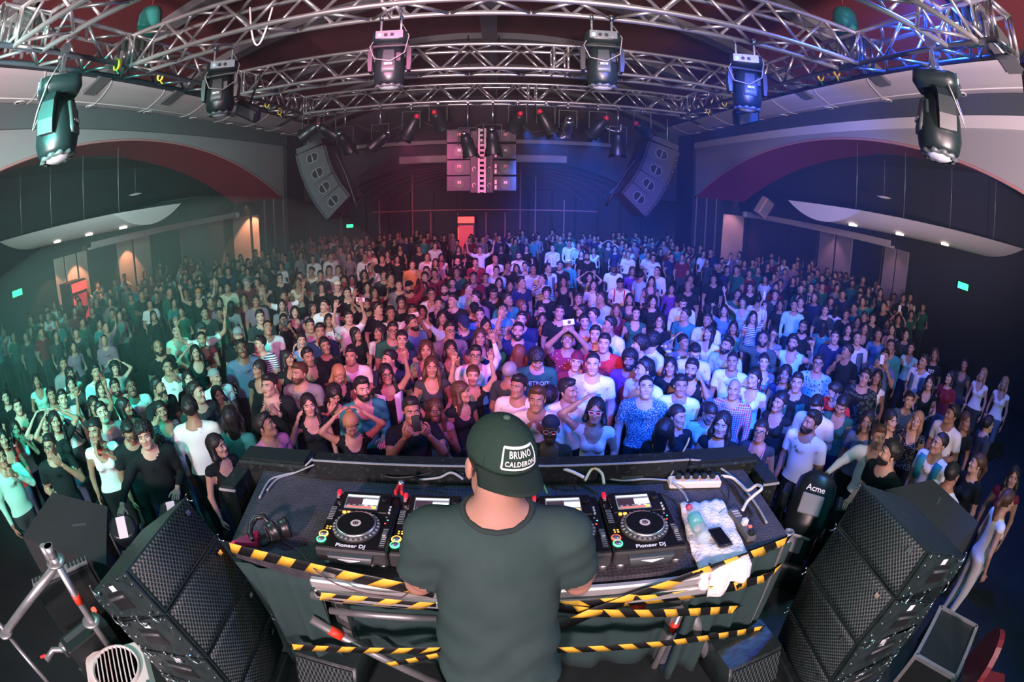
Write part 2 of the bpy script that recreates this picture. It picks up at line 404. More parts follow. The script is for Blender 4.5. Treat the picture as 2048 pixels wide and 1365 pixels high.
# warm wall-washer downlights over the left panels
for p, e in (((OL+.7, on_outer(255, 540, -1)[1], 2.75), 130), ((OL+.7, on_outer(150, 540, -1)[1], 2.75), 130), ((-10.9, YB-.75, 3.1), 330), ((-9.6, YB-.75, 3.1), 260), ((OL+.7, 8.9, 2.75), 60)):
    lamp('wall_washer_light', 'SPOT', p, e, (1, .50, .26), to=(p[0]-(.5 if p[1] < 19 else 0), p[1]+(.55 if p[1] > 19 else 0), 0), size=.03, spot=75, blend=.3)
for p, e in (((8.7, YB-.8, 3.3), 110), ((10.0, YB-.8, 3.3), 90), ((OR-.8, on_outer(1666, 540, 1)[1], 3.0), 40), ((OR-.8, on_outer(1790, 540, 1)[1], 3.0), 20)):
    lamp('wall_washer_light', 'SPOT', p, e, (.9, .42, .55), to=(p[0]+(0 if p[1] > 19 else .5), p[1]+(.5 if p[1] > 19 else 0), 0), size=.05, spot=80, blend=.6)
# long pelmet rails of the aisles
M_pel = mat('pelmet_pale', (.45,.40,.42), .7)
for side, sg, x, nm in (('left', -1, -10.7, 'pelmet_rail'), ('right', 1, 9.9, 'pelmet_rail')):
    e = empty(nm, 'long pale pelmet rail crossing the %s aisle under the arch' % side, 'rail', (x, 14, CAMZ-.55), group='aisle pelmet rails')
    MB().box((0, 0, 0), (.22, 8.6, .06), bev=.01).build('shelf', M_pel, e); MB().box((-sg*.1, 0, .08), (.04, 8.6, .16)).build('lip', M_pel, e)
    MB().box((0, 4.35, .06), (.5, .2, .24), bev=.04).build('end_box', M_pel, e)
# white boat-shaped canopies slung across the aisles: flat top, curved belly, cut end toward the hall
M_wire = mat('wire_grey', (.35,.37,.4), .4, .6)
def canopy(side, N, Fp, T):
    N, Fp, T = Vector((*N, 0)), Vector((*Fp, 0)), Vector((*T, 0)); ext = T-N; c0 = N
    e = empty('hanging_canopy', 'white boat-shaped ceiling canopy hung in the %s aisle' % side, 'canopy', (N.x, N.y, CAMZ+.2), group='aisle canopies')
    ch = Fp-N; n = 16; sec = [ch*(k/n)+Vector((0,0,-.40*(1-(2*k/n-1)**2))) for k in range(n+1)]
    rows = [[p+ext*(j/6) for p in sec] for j in range(7)]
    MB().sheet(rows).build('belly', M_soff, e); MB().sheet([[r[0]+Vector((0,0,.012)), r[-1]+Vector((0,0,.012))] for r in rows]).build('top_panel', M_soff, e)
    MB().add([tuple(p) for p in sec], [tuple(range(n+1)), tuple(reversed(range(n+1)))]).build('end_face', M_white, e)
    for j in range(4):
        for q in (.15,):
            p = ch*q+ext*(.04+.28*j); MB().tube(p+Vector((0,0,.01)), p+Vector((0,0,1.52)), .008, n=5).build('wire', M_wire, e)
    for j in range(3):
        p = ch*.30+ext*(.10+.28*j)+Vector((0,0,-.36)); MB().box(p, (.20,.12,.05), bev=.01).build('spot_lamp', mat('lamp_lit', (.9,.85,.8), .4, emit=(1,.85,.75), estr=1.5), e)
    return e
canopy('left', (-8.5, 8.6), (-8.2, 11.1), (-11.7, 7.0)); canopy('right', (7.7, 8.7), (7.3, 11.3), (10.8, 5.75))
# saucer lamps and thin drop wires
for sd, px, py, y in (('left', 271, 388, 11.5), ('right', 1768, 394, 9.5)):
    p = at_y(px, py, y); e = empty('saucer_lamp', 'small pale saucer lamp on a wire under the %s arch' % sd, 'lamp', p, group='saucer lamps')
    MB().lathe([(.0,-.05),(.1,-.045),(.22,-.01),(.2,.0),(.03,.03),(.0,.03)], 20).build('dish', M_white, e)
    MB().tube((0,0,.02), (0,0,4.8-p.z), .006, n=5).build('wire', M_wire, e)
# exit signs
M_exit = mat('exit_green', (.0,.25,.05), .5, emit=(.02,1,.16), estr=5); M_blk = mat('matt_black', (.006,.012,.012), .55)
for nm, p, d in (('on the right outer wall', Vector((OR-.2, 7.6, 2.16)), 1), ('on the left outer wall', Vector((OL+.2, 7.5, 2.05)), 1), ('beneath the left hanging speaker array', at_y(700, 452, 19.4), 0)):
    e = empty('exit_sign', 'small glowing green exit sign '+nm, 'exit sign', p, group='green exit signs')
    s = (.06,.42,.2) if d else (.32,.06,.16)
    MB().box((0,0,0), s, bev=.01).build('housing', M_blk, e); k = -1 if p.x > 0 else 1
    MB().box((k*.031 if d else 0, 0 if d else -.031, 0), (.012,.36,.15) if d else (.27,.012,.12)).build('face', M_exit, e)
# red-lit drinks fridge at the back and a red-lit one by the left wall
M_redglow = mat('red_glow', (.5,.02,.02), .5, emit=(1,.05,.04), estr=2.5); M_redglow2 = mat('red_fridge_glass', (.2,.01,.02), .3, emit=(1,.06,.10), estr=.5)
def fridge(label, p, ang, s=1):
    e = empty('drinks_fridge', label, 'fridge', p, rot=(0,0,ang), group='drinks fridges')
    MB().box((0,0,.95*s), (.7*s,.6*s,1.9*s), bev=.02).build('body', mat('fridge_body', (.05,.02,.025), .5), e)
    MB().box((0,-.31*s,.82*s), (.56*s,.03,1.4*s)).build('glass_door', M_redglow2, e)
    MB().box((0,-.31*s,1.73*s), (.62*s,.05,.24*s), bev=.01).build('light_box', M_redglow, e)
    MB().box((-.29*s,-.325*s,.8*s), (.03,.03,1.3*s)).build('neon_strip', M_redglow, e)
p = at_y(933, 436, 19.4); fridge('tall red-lit drinks fridge against the dark back wall', (p.x, 19.4, .25), 0)
p = on_outer(152, 620, -1); fridge('red-lit drinks fridge standing by the left wall panels', (OL+.75, p[1]-.5, .1), PI/2, .95)
# mirror-ball hanging speaker on the right aisle
p = at_y(1528, 415, 15.5); e = empty('wall_speaker', 'small tilted peach loudspeaker hanging inside the right arch', 'speaker', p, rot=(.2,.5,.2))
MB().box((0,0,0), (.42,.35,.66), bev=.03).build('cabinet', M_beige, e); MB().box((0,-.18,0), (.34,.02,.56), bev=.01).build('grille', M_beige_d, e)
MB().tube((0,0,.33), (-.3,0,1.2), .02, n=6).build('bracket', M_blk, e)

# the finished hall, save floor and stage, is scaled up about the camera position
HALL_SCALE = 1.17
_S = Matrix.Translation((0,0,CAMZ)) @ Matrix.Scale(HALL_SCALE, 4) @ Matrix.Translation((0,0,-CAMZ))
bpy.context.view_layer.update()
for _o in list(bpy.data.objects):
    if _o in _before or _o in (FL, FS) or _o.parent is not None: continue
    _o.matrix_world = _S @ _o.matrix_world
    if _o.type == 'LIGHT': _o.scale = (1,1,1); _o.data.energy *= HALL_SCALE**2
# ------------------------------------------------------------------ truss rig over the stage
M_alu = mat('truss_aluminium', (.70,.69,.69), .32, .9, noise=(.56,.55,.55), nscale=20)
M_aluD = mat('truss_black', (.05,.055,.07), .5, .3)
ZT = CAMZ+1.75
_unit = {}
def unit_tube(r, m):
    k = (r, m.name)
    if k not in _unit:
        me = MB().tube((0,0,0), (0,0,1), r, n=8).mesh('brace'); me.materials.append(m); _unit[k] = me
    return _unit[k]
def rod(name, a, b, r, m, par):
    a, b = Vector(a), Vector(b); d = b-a; o = link(name, unit_tube(r, m), par)
    o.matrix_local = Matrix.Translation(a) @ d.to_track_quat('Z', 'Y').to_matrix().to_4x4() @ Matrix.Diagonal((1,1,d.length,1)); return o
def truss(label, a, L, axis, w, h, m=M_alu, mb_=M_alu, bay=.365, joints=()):
    """box truss from its lower front corner a, along axis ('x' or 'y')"""
    ax, wx = (Vector((1,0,0)), Vector((0,1,0))) if axis == 'x' else (Vector((0,1,0)), Vector((1,0,0)))
    e = empty('box_truss', label, 'truss', a, group='stage roof trusses'); up = Vector((0,0,1))
    c = [Vector((0,0,0)), wx*w, up*h, wx*w+up*h]
    for i, q in enumerate(c): rod('chord', q, q+ax*L, .029, m if i < 2 else M_alu, e)
    n = max(2, int(L/bay)//2*2); s = (L-.3)/n
    for (i, j) in ((0,2), (1,3), (0,1), (2,3)):
        for k in range(n):
            p, q = (c[i], c[j]) if k % 2 == 0 else (c[j], c[i])
            rod('brace', p+ax*(.15+s*k), q+ax*(.15+s*(k+1)), .019, mb_, e)
    for u in list(joints)+[.0, .06, L-.06, L]:      # end frames and section joints
        for i, j in ((0,2), (1,3), (0,1), (2,3)): rod('frame_bar', c[i]+ax*u, c[j]+ax*u, .021, mb_, e)
    return e
truss('nearest transverse silver box truss, cut off by the top of the picture', (-4.05, 2.45, ZT), 7.9, 'x', .40, .38)
truss('silver box truss spanning the stage that carries four moving heads', (-4.05, 4.27, ZT), 7.9, 'x', .39, .38, joints=(3.0, 3.12))
truss('middle silver box truss behind the hanging moving heads', (-4.0, 7.03, ZT), 7.85, 'x', .42, .38, joints=(4.75, 4.95))
truss('farthest silver box truss carrying the row of par cans', (-4.0, 9.80, ZT), 7.85, 'x', .40, .36, joints=(4.55, 4.70))
truss('long truss down the left side of the rig with dark lower chords', (-4.40, 2.2, ZT), 8.3, 'y', .38, .38, m=M_aluD)
truss('long truss down the right side of the rig with blue-lit lower chords', (3.78, 2.2, ZT), 8.3, 'y', .38, .38, m=M_aluD)
# corner blocks: bundles of short tubes where the trusses meet
for sd, x in (('left', -4.2), ('right', 3.97)):
    for k, y in enumerate((2.65, 4.47, 7.24, 10.0)):
        e = empty('truss_corner_block', 'bundle of upright tubes joining the trusses at the %s corner, %s from the stage front' % (sd, ORD[k]), 'truss corner', (x, y, ZT), group='truss corner blocks')
        for i in range(3):
            for j in range(3):
                if i == 1 and j == 1: continue
                rod('upright', (-.12+.12*i, -.12+.12*j, .02), (-.12+.12*i, -.12+.12*j, .36), .019, M_alu, e)
        MB().box((0,0,.37), (.40,.40,.02)).build('plate', M_alu, e)
# lifting slings and chain bags
M_yel = mat('yellow_strap', (.80,.60,.05), .6); M_grn = mat('green_strap', (.02,.30,.14), .6)
for i, (px, py, m, sd) in enumerate([(235,128,M_yel,'on the left truss by the corner moving head'),(322,150,M_yel,'on the left truss above the soffit'),(535,207,M_yel,'at the far end of the left truss'),(560,222,M_yel,'where the left truss meets the par can truss'),
                                (1640,150,M_yel,'on the right truss by the corner block'),(1672,141,M_yel,'on the right truss nearest the stage'),(1448,204,M_yel,'on the right truss behind a moving head'),(1415,218,M_yel,'at the far end of the right truss')]):
    p = at_z(px, py, ZT+.0); e = empty('lifting_sling', 'yellow lifting sling looped '+sd, 'sling', p, group='lifting slings'); e.scale = (.62,.62,.62)
    mb = MB(); pts = [Vector((.07*math.cos(t), 0, .07*math.sin(t)*1.6-.02)) for t in np.linspace(0, 2*PI, 17)]
    mb.sheet([[q+Vector((0,-.05,0)), q+Vector((0,.05,.01))] for q in pts]); solidify(mb.build('loop', m, e), .006)
    mb = MB().sheet([[Vector((.02*k, -.04+.01*k, -.12-.03*k)), Vector((.02*k, .05, -.13-.02*k))] for k in range(4)]); solidify(mb.build('tail', m if i % 2 else M_grn, e), .006)
for sd, px, py in (('left', 300, 40), ('right', 1690, 42)):
    p = at_z(px, py, ZT+.75); e = empty('chain_bag', 'dark green chain bag hanging above the %s truss corner' % sd, 'chain bag', p, group='chain bags')
    MB().lathe([(.0,-.28),(.12,-.24),(.17,-.1),(.16,.08),(.12,.16),(.05,.18)], 14).build('bag', mat('green_canvas', (.01,.16,.13), .9, bump=.6), e)
    MB().tube((0,0,.15), (0,0,1.0), .012, n=6).build('chain', mat('chain_red', (.25,.03,.04), .5, .5), e)

# ------------------------------------------------------------------ moving-head lamps
M_mh = mat('moving_head_black', (.007,.014,.015), .36, spec=.4); M_mh2 = mat('moving_head_grey', (.06,.075,.077), .4, spec=.45)
M_chrome = mat('chrome', (.75,.77,.8), .2, 1); M_cyan = mat('cyan_label', (.25,.55,.62), .5); M_ltxt = mat('white_print', (.8,.8,.8), .5)
M_lens = mat('lamp_lens', (.5,.55,.6), .08, spec=1)
ROBE = text_mesh('ROBE', .05, .002, bold=.001); ROBE.materials.append(M_ltxt)
def rrect(w, h, r, n=4):
    pts = []
    for cx, cy, a0 in ((w/2-r, h/2-r, 0), (-w/2+r, h/2-r, 90), (-w/2+r, -h/2+r, 180), (w/2-r, -h/2+r, 270)):
        for k in range(n+1):
            t = R(a0+90*k/n); pts.append((cx+r*math.cos(t), cy+r*math.sin(t)))
    return pts
def loft(secs, mb=None, mi=0, smooth=True):
    """secs: (z, w, d, r, dx, dy)"""
    mb = mb or MB(); rows = []
    for z, w, d, r, dx, dy in secs: rows.append([Vector((x+dx, y+dy, z)) for x, y in rrect(w, d, min(r, w/2*.98, d/2*.98))])
    mb.sheet(rows, mi, smooth, close=True); n = len(rows[0]); o = len(mb.v)-n*len(rows)
    mb.f.append(tuple(o+k for k in reversed(range(n)))); mb.mi.append(mi); mb.sm.append(False)
    mb.f.append(tuple(o+(len(rows)-1)*n+k for k in range(n))); mb.mi.append(mi); mb.sm.append(False)
    return mb
def moving_head(label, p, yaw=0, tilt=0, roll=0, s=1.0, hang=True, pan=0, display=False):
    e = empty('moving_head', label, 'stage light', p, rot=(0 if hang else PI, 0, yaw), group='moving head lamps'); e.scale = (s,s,s)
    loft([(-.05,.26,.24,.04,0,0),(-.06,.31,.30,.06,0,0),(-.13,.33,.32,.08,0,0),(-.17,.27,.27,.10,0,0)]).build('base', M_mh, e)
    pn = MB().box((0,-.155,-.095), (.24,.012,.075)).build('connector_panel', M_chrome if not display else M_mh2, e)
    for k in range(4): MB().tube((-.085+.055*k,-.165,-.10), (-.085+.055*k,-.158,-.10), .018, n=10).build('socket', (M_cyan, M_mh, M_mh, M_chrome)[k], pn)
    if display: MB().box((.03,-.165,-.085), (.06,.01,.04)).build('display', mat('blue_display', (.05,.1,.6), .4, emit=(.15,.3,1), estr=4), pn)
    if hang:
        for sx in (-.09, .09):
            cl = MB().box((sx,0,.02), (.022,.03,.14), bev=.004); cl.box((sx,0,-.04), (.05,.06,.03), bev=.008); cl.tube((sx-.018,0,.13), (sx+.018,0,.13), .040, n=12); cl.build('clamp', M_chrome, e)
        MB().path([(-.10,-.06,-.05),(-.17,-.12,-.2),(-.12,-.17,-.33),(.02,-.18,-.36),(.14,-.16,-.28),(.17,-.10,-.1),(.1,-.02,.05)], .005, n=5).build('safety_cable', mat('cable_grey', (.25,.25,.25), .5), e)
    yk = MB()
    for sx in (-1, 1): 
        yk.prism([(sx*.165,-.17),(sx*.15,-.17),(sx*.155,-.42),(sx*.185,-.42),(sx*.195,-.33),(sx*.19,-.22)], -.06, .06, Matrix.Rotation(PI/2, 4, 'X'))
    yk.box((0,0,-.18), (.32,.13,.03), bev=.008)
    y = yk.build('yoke', M_mh, e); y.rotation_euler = (0,0,pan)
    HM = Matrix.Translation((0,0,-.36)) @ Euler((tilt, roll, pan), 'XYZ').to_matrix().to_4x4()
    hb = loft([(.16,.18,.16,.06,0,0),(.14,.24,.22,.08,0,0),(.02,.26,.27,.09,0,0),(-.10,.275,.30,.11,0,0),(-.17,.26,.28,.12,0,0),(-.205,.22,.23,.10,0,0)]).build('head_shell', M_mh, e)
    for o in (hb,): o.parent = e; o.matrix_local = HM
    def hp(nm, mb, m): o = mb.build(nm, m, e); o.matrix_local = HM; return o
    hp('front_plate', loft([(.12,.10,.03,.012,0,-.125),(-.06,.13,.05,.02,0,-.138),(-.10,.12,.03,.012,0,-.145)]), M_mh2)
    hp('vent', MB().box((.085,-.118,.05), (.05,.03,.09), bev=.006), M_mh)
    mb = MB(); rows = [[Vector(((.125+.012*math.cos(10*t))*math.cos(t)*f, (.125+.012*math.cos(10*t))*math.sin(t)*f, z)) for t in np.linspace(0, 2*PI, 41)[:-1]] for f, z in ((.95,-.195),(1.0,-.215),(.8,-.222))]
    mb.sheet(rows, close=True); hp('lens_ring', mb, M_mh2)
    hp('lens', MB().lathe([(.0,-.235),(.06,-.229),(.098,-.212),(.1,-.2)], 20), M_lens)
    lg = MB().prism([(.05*math.cos(t), .02*math.sin(t)) for t in np.linspace(0, 2*PI, 21)[:-1]], 0, .004); 
    Ml = Matrix.Translation((0,-.1645,-.02)) @ Matrix.Rotation(PI/2, 4, 'X') @ Matrix.Rotation(PI, 4, 'Z')
    lo = lg.build('logo_plate', M_mh, e); lo.matrix_local = HM @ Ml
    t = link('logo', ROBE, e); t.matrix_local = HM @ Ml @ Matrix.Translation((0,0,.004)) @ Matrix.Diagonal((.55,.55,1,1))
    return e
def on_truss(px, py, s, y=4.66): p = at_y(px, py, y); return Vector((p.x, y, ZT-.13*s))
def on_side(px, py, x, s): w = ray(px, py); return Vector((x, x*w.y/w.x, ZT-.13*s))
moving_head('black moving head hung left of centre, its logo facing us', on_truss(783, 52, 1.06), yaw=.12, s=1.06)
moving_head('black moving head hung right of centre, its logo facing us', on_truss(1203, 50, 1.06), yaw=-.10, s=1.06)
moving_head('black moving head turned sideways near the left corner block', on_truss(447, 112, 1.1), yaw=.55, s=1.1, pan=-.3)
moving_head('black moving head turned sideways near the right corner block', on_truss(1490, 102, 1.1), yaw=-.45, s=1.1, pan=.2)
moving_head('large black moving head with lit blue display at far left', on_side(128, 112, -4.02, 1.5), yaw=-.6, s=1.5, tilt=-.15, pan=2.6, roll=.1, display=True)
moving_head('large black moving head in blue light at far right', on_side(1868, 116, 3.78, 1.5), yaw=.55, s=1.5, tilt=-.1, pan=-2.7, roll=-.12)
moving_head('dark moving head half out of frame in the top right corner', on_side(2062, 52, 3.78, 1.0), yaw=.9, s=1.0, pan=.5, tilt=.5)
for i, (px, py, y, sd) in enumerate(((497, 222, 5.2, 'left'), (1492, 232, 5.2, 'right'))):
    p = at_y(px, py, y); e = empty('blinder_lamp', 'small flat black lamp bracketed below the %s moving head' % sd, 'stage light', p, rot=(.5, .5 if i == 0 else -.35, 0), group='flat rig lamps')
    MB().box((0,0,0), (.34,.10,.20), bev=.02).build('housing', M_mh, e); MB().box((0,-.055,0), (.26,.012,.12)).build('glass', M_mh2, e)
    for sx in (-.14,.14): MB().tube((sx,-.05,.05), (sx,-.075,.05), .012, n=8).build('screw', M_chrome, e)
    MB().tube((0,0,.1), (0,.1,.5), .015, n=6).build('bracket', M_mh, e)

# ------------------------------------------------------------------ par cans under the far truss
def par_can(label, px, py, elev, az, lit=None, y=9.80, red=False, s=1.0, silver=False):
    p = at_y(px, py, y); e = empty('par_can', label, 'stage light', p, group='par cans on the far truss'); e.scale = (s,s,s)
    d = Vector((math.sin(az)*math.cos(elev), math.cos(az)*math.cos(elev), math.sin(elev)))
    q = d.to_track_quat('Z', 'Y').to_matrix().to_4x4(); ms = M_chrome if silver else M_mh
    o = MB().lathe([(.04,-.19),(.075,-.17),(.085,-.08),(.10,-.06),(.105,.16),(.125,.165),(.125,.185),(.10,.19)], 20).build('can', ms if silver else M_mh, e); o.matrix_local = q
    o = MB().lathe([(.0,.17),(.06,.165),(.098,.15)], 18).build('lens', lit or M_lens, e); o.matrix_local = q
    o = MB().lathe([(.0,-.25),(.03,-.245),(.05,-.19)], 12).build('lamp_cap', mat('red_reflection', (.5,.02,.05), .3) if red else M_chrome, e); o.matrix_local = q  # red variant: small red reflection put into the cap colour
    for sx in (-1,1):
        a = q@Vector((sx*.125, 0, .17)); b = q@Vector((sx*.15, -.02, .30)); c = q@Vector((sx*.05, .03, .30)); f = q@Vector((sx*.04,.03,.18))
        mb = MB().sheet([[a, b], [f, c]]); solidify(mb.build('barn_door', M_mh, e), .004)
    zt = (ZT-p.z-.02)/s
    br = MB(); k = min(.26, zt-.04)
    br.path([(-.14,0,-.02),(-.14,0,k),(.14,0,k),(.14,0,-.02)], .010, n=6); br.build('bracket', M_mh2, e)
    MB().tube((0,0,k), (0,0,zt), .014, n=6).build('hanger', M_chrome, e)
    MB().box((0,0,zt-.01), (.05,.08,.05), bev=.01).build('clamp', M_chrome, e)
    return e
M_blue_lit = mat('blue_lit_lens', (.1,.3,1), .3, emit=(.12,.5,1), estr=12)
M_white_lit = mat('white_lit_lens', (1,1,1), .3, emit=(.5,.8,1), estr=6)
PARS = [(620,262,-.4,-1.2,0,1,0,'leftmost par can, beside the left hanging array'),(690,285,-.7,.3,0,0,0,'par can pointing down with a round chrome face, left of the pale beam'),
 (760,280,-.5,-1.0,0,0,0,'long dark par can aimed left above the pale beam'),(822,255,-.9,-.9,0,1,0,'slim par can with a painted red reflection tilted left of centre'),
 (876,240,-.5,.2,0,1,0,'frontal par can with painted red reflection above the left subwoofer column'),(935,288,-.8,.3,0,0,0,'dim par can before the left subwoofer column'),
 (985,282,-.9,.1,0,0,0,'dark par can in a tall bracket before the hanging subwoofers'),(1035,243,-.5,-.2,1,1,0,'par can with painted red reflection beside the right subwoofer column, lit blue'),
 (1092,245,-.9,.9,2,1,0,'slim par can tilted right at the left edge of the blue beams'),(1136,253,-.5,.0,0,0,1,'bright silver par can facing us in the blue light'),
 (1196,255,-.8,-.9,1,1,0,'par can tilted left with a glowing blue lens'),(1236,285,-.9,.2,0,0,0,'small dark par can above the right end of the beam'),
 (1285,258,-.3,.8,0,1,0,'par can with painted red reflection above the right hanging array'),(655,262,-.4,.6,0,0,0,'dark par can just right of the leftmost one')]
for px, py, el, az, lit, red, silver, lab in PARS: par_can(lab, px, py, el, az, (None, M_blue_lit, M_white_lit)[lit], red=bool(red), silver=bool(silver), s=1.25)
for i, (px, py, to) in enumerate(((1050,262,(3.4,14,0)),(1190,272,(4.0,14,0)),(1108,262,(4.6,15,0)))):
    p = at_y(px, py, 10.1); lamp('par_beam', 'SPOT', p, 3000, (.015,.16,1), to=(to[0], 21, 1.2), size=.05, spot=40, blend=1)
# rig cables
M_cab = mat('black_cable', (.015,.015,.016), .5); M_cabw = mat('white_cable', (.7,.68,.66), .5)
def sag(a, b, drop, n=10): 
    a, b = Vector(a), Vector(b); return [a.lerp(b, k/n)-Vector((0,0,drop*4*(k/n)*(1-k/n))) for k in range(n+1)]
for i, (p0, p1, dr, m, lab) in enumerate([((1112,262),(1136,262),.15,M_cabw,'short white cable looping between the two blue-lit par cans'),((1204,250),(1242,262),.05,M_cabw,'white cable draped right of the tilted blue par can'),
      ((1242,250),(1240,278),.02,M_cabw,'white cable dropping to the small dark par can'),((700,240),(820,240),.25,M_cab,'black cable sagging under the left of the far truss'),((840,240),(980,240),.22,M_cab,'black cable sagging before the hanging subwoofers'),((1040,245),(1100,245),.2,M_cab,'black cable sagging beside the right subwoofer column'),
      ((500,15),(545,15),.42,M_cabw,'pale cable loop hanging from the moving head truss on the left')]):
    y = 9.9 if i < 6 else 4.3
    tag(MB().path(sag(at_y(*p0, y), at_y(*p1, y), dr), .011 if m is M_cabw else .008, n=6).build('rig_cable', m), lab, 'cable', 'cables on the rig')

# ------------------------------------------------------------------ hanging line arrays
M_cabinet = mat('array_cabinet_grey', (.055,.058,.065), .6, bump=.25, nscale=60); M_frame = mat('array_frame', (.03,.032,.035), .5)
M_horn = mat('array_port_dark', (.012,.013,.014), .4)
def line_array(side, top, tilts, toe):
    """arrays aimed out to the aisles: we look at the cabinets' side panels"""
    sg = -1 if side == 'left' else 1; p = Vector(top); Hc, Dc, Wc = .455, .74, .95
    Mt = Matrix.Rotation(toe*sg, 3, 'Z')
    def axes(t): t = R(t); return Mt@Vector((sg*math.cos(t), 0, -math.sin(t))), Mt@Vector((-sg*math.sin(t), 0, -math.cos(t)))
    yv = Mt@Vector((0,1,0))
    fr = empty('array_flying_frame', 'dark flying frame above the %s hanging speaker array' % side, 'flying frame', p, group='array flying frames')
    f, d = axes(tilts[0]); Fm = lambda u, v, w: -f*u + d*v + yv*w            # u back from the front edge, v down, w away from us
    def slab(nm, q, par, m, w0=0, w1=Wc): 
        vs = [Fm(u, v, w0) for u, v in q]+[Fm(u, v, w1) for u, v in q]; n = len(q)
        return MB().add(vs, [tuple(range(n)), tuple(reversed(range(n, 2*n)))]+[(k, n+k, n+(k+1)%n, (k+1)%n) for k in range(n)]).build(nm, m, par)
    slab('plate', [(.02,0),(Dc,0),(Dc,.13),(.02,.13)], fr, M_cabinet)
    for u in (.15,.6): MB().tube(Fm(u,0,.4), Fm(u,0,.4)+Vector((0,0,ZT-p.z+.1)), .014, n=6).build('sling', M_wire, fr)
    p = p+d*.14
    for k, t in enumerate(tilts):
        f, d = axes(t)
        e = empty('line_array_cabinet', '%s cabinet from the top of the %s hanging line array' % (ORD[k], side), 'speaker', p, group='hanging %s array cabinets' % side)
        slab('body', [(.03,.004),(Dc,.03),(Dc,Hc-.03),(.03,Hc-.004)], e, M_cabinet)
        slab('front_grille', [(-.03,.0),(.028,.0),(.028,Hc-.002),(-.03,Hc-.002)], e, M_frame, -.01, Wc+.01)
        oc = [(.40+.155*a, Hc/2+.105*b) for a, b in ((-1,-.30),(-.55,-1),(.62,-1),(1,-.45),(1,.30),(.55,1),(-.62,1),(-1,.45))]
        slab('handle_recess', oc, e, M_horn, -.006, .01)
        mb = MB().path([Fm(u, v, -.010) for u, v in oc], .010, n=5, close=True); mb.tube(Fm(.40, Hc/2-.10, -.018), Fm(.40, Hc/2+.10, -.018), .016, n=8); mb.build('handle', mat('port_rim', (.20,.21,.22), .4), e)
        for q in (.08, .23, .38): MB().tube(Fm(0, q, -.012), Fm(0, q, -.024), .012, n=6).build('bolt', M_chrome, e)
        slab('rear_rail', [(Dc-.01,.03),(Dc+.05,.05),(Dc+.05,Hc-.05),(Dc-.01,Hc-.03)], e, M_frame, .05, .14)
        p = p+d*Hc
line_array('left', at_y(590, 300, 11.3), (16, 23, 31, 39), .12)
line_array('right', at_y(1360, 293, 11.3), (16, 23, 31, 39), .12)
for sd, a, b in (('left', (668,300), (715,420)), ('right', (1290,300), (1212,412))):
    pts = [at_y(a[0]+(b[0]-a[0])*t, a[1]+(b[1]-a[1])*t-10*math.sin(PI*t), 11.4) for t in np.linspace(0,1,9)]
    tag(MB().path(pts, .03, n=8).build('array_cable_loom', M_cab), 'thick black cable loom running down the %s hanging array' % sd, 'cable', 'array cable looms')

# ------------------------------------------------------------------ hanging subwoofers in the centre
M_sub = mat('sub_blue_black', (.018,.030,.042), .5); YS = 13.0
SUBTXT = [['10','15','M','2'], ['10','15','M','2']]
for ci, (x0, x1, nm) in enumerate(((893,941,'left'), (986,1033,'right'))):
    for k, (y0, y1) in enumerate(((258,285),(287,319),(320,351),(352,383))):
        a, b = at_y(x0, y0, YS), at_y(x1, y1, YS); w, h = b.x-a.x, a.z-b.z
        e = empty('hanging_subwoofer', '%s subwoofer from the top of the %s hanging column' % (ORD[k], nm), 'speaker', ((a.x+b.x)/2, YS, (a.z+b.z)/2), group='hanging %s subwoofers' % nm)
        MB().box((0,.3,0), (w,.6,h-.012), bev=.015).build('cabinet', M_sub, e)
        MB().prism([(.13*math.cos(t)*(1 if abs(math.sin(t)) < .8 else .9), .15*math.sin(t)) for t in np.linspace(0, 2*PI, 9)[:-1]], 0, .015, Matrix.Translation((.02,0,0)) @ Matrix.Rotation(PI/2, 4, 'X')).build('recess', M_horn, e)
        MB().box((.02,-.018,.03), (.085,.006,.07)).build('label_plate', mat('label_lit', (.75,.6,.55), .5), e)
        tm = text_mesh(SUBTXT[ci][k], .085, .002, bold=.002); tm.materials.append(mat('label_print', (.55,.06,.03), .5) if k != 1 else M_ltxt)
        t = link('number', tm, e); t.matrix_local = Matrix.Translation((.02,-.024,.02)) @ Matrix.Rotation(PI/2, 4, 'X')
        if ci == 1:
            for j in (-.1, .04): MB().box((-w/2+.07,-.006,j), (.05,.01,.1)).build('sticker', M_ltxt, e)
for ci, (x0, x1, nm) in enumerate(((941,956,'left'), (972,986,'right'))):
    a, b = at_y(x0, 262, YS), at_y(x1, 386, YS)
    e = empty('rigging_column', 'dark upright rail %s of the pale ladder between the subwoofers' % nm, 'rail', ((a.x+b.x)/2, YS+.1, (a.z+b.z)/2), group='subwoofer rails')
    MB().box((0,0,0), (b.x-a.x, .2, a.z-b.z), bev=.01).build('rail', M_frame, e)
    for j in range(3):
        MB().path([(.0+.04*math.cos(t), -.11, .42-.42*j-.2+.06*math.sin(t)) for t in np.linspace(0, 4.6, 9)], .01, n=5).build('hook', M_lampring, e)
a, b = at_y(956, 257, YS-.1), at_y(972, 386, YS-.1)
e = empty('rigging_ladder', 'pale perforated ladder hanging between the two subwoofer columns', 'ladder', ((a.x+b.x)/2, YS-.1, (a.z+b.z)/2))
w, h = b.x-a.x, a.z-b.z
for sx in (-1,1): MB().box((sx*(w/2-.03),0,0), (.05,.05,h)).build('rail', M_white, e)
for k in range(13): MB().box((0,.005,-h/2+.05+k*(h-.1)/12), (w-.06,.04,.06)).build('rung', M_white, e)
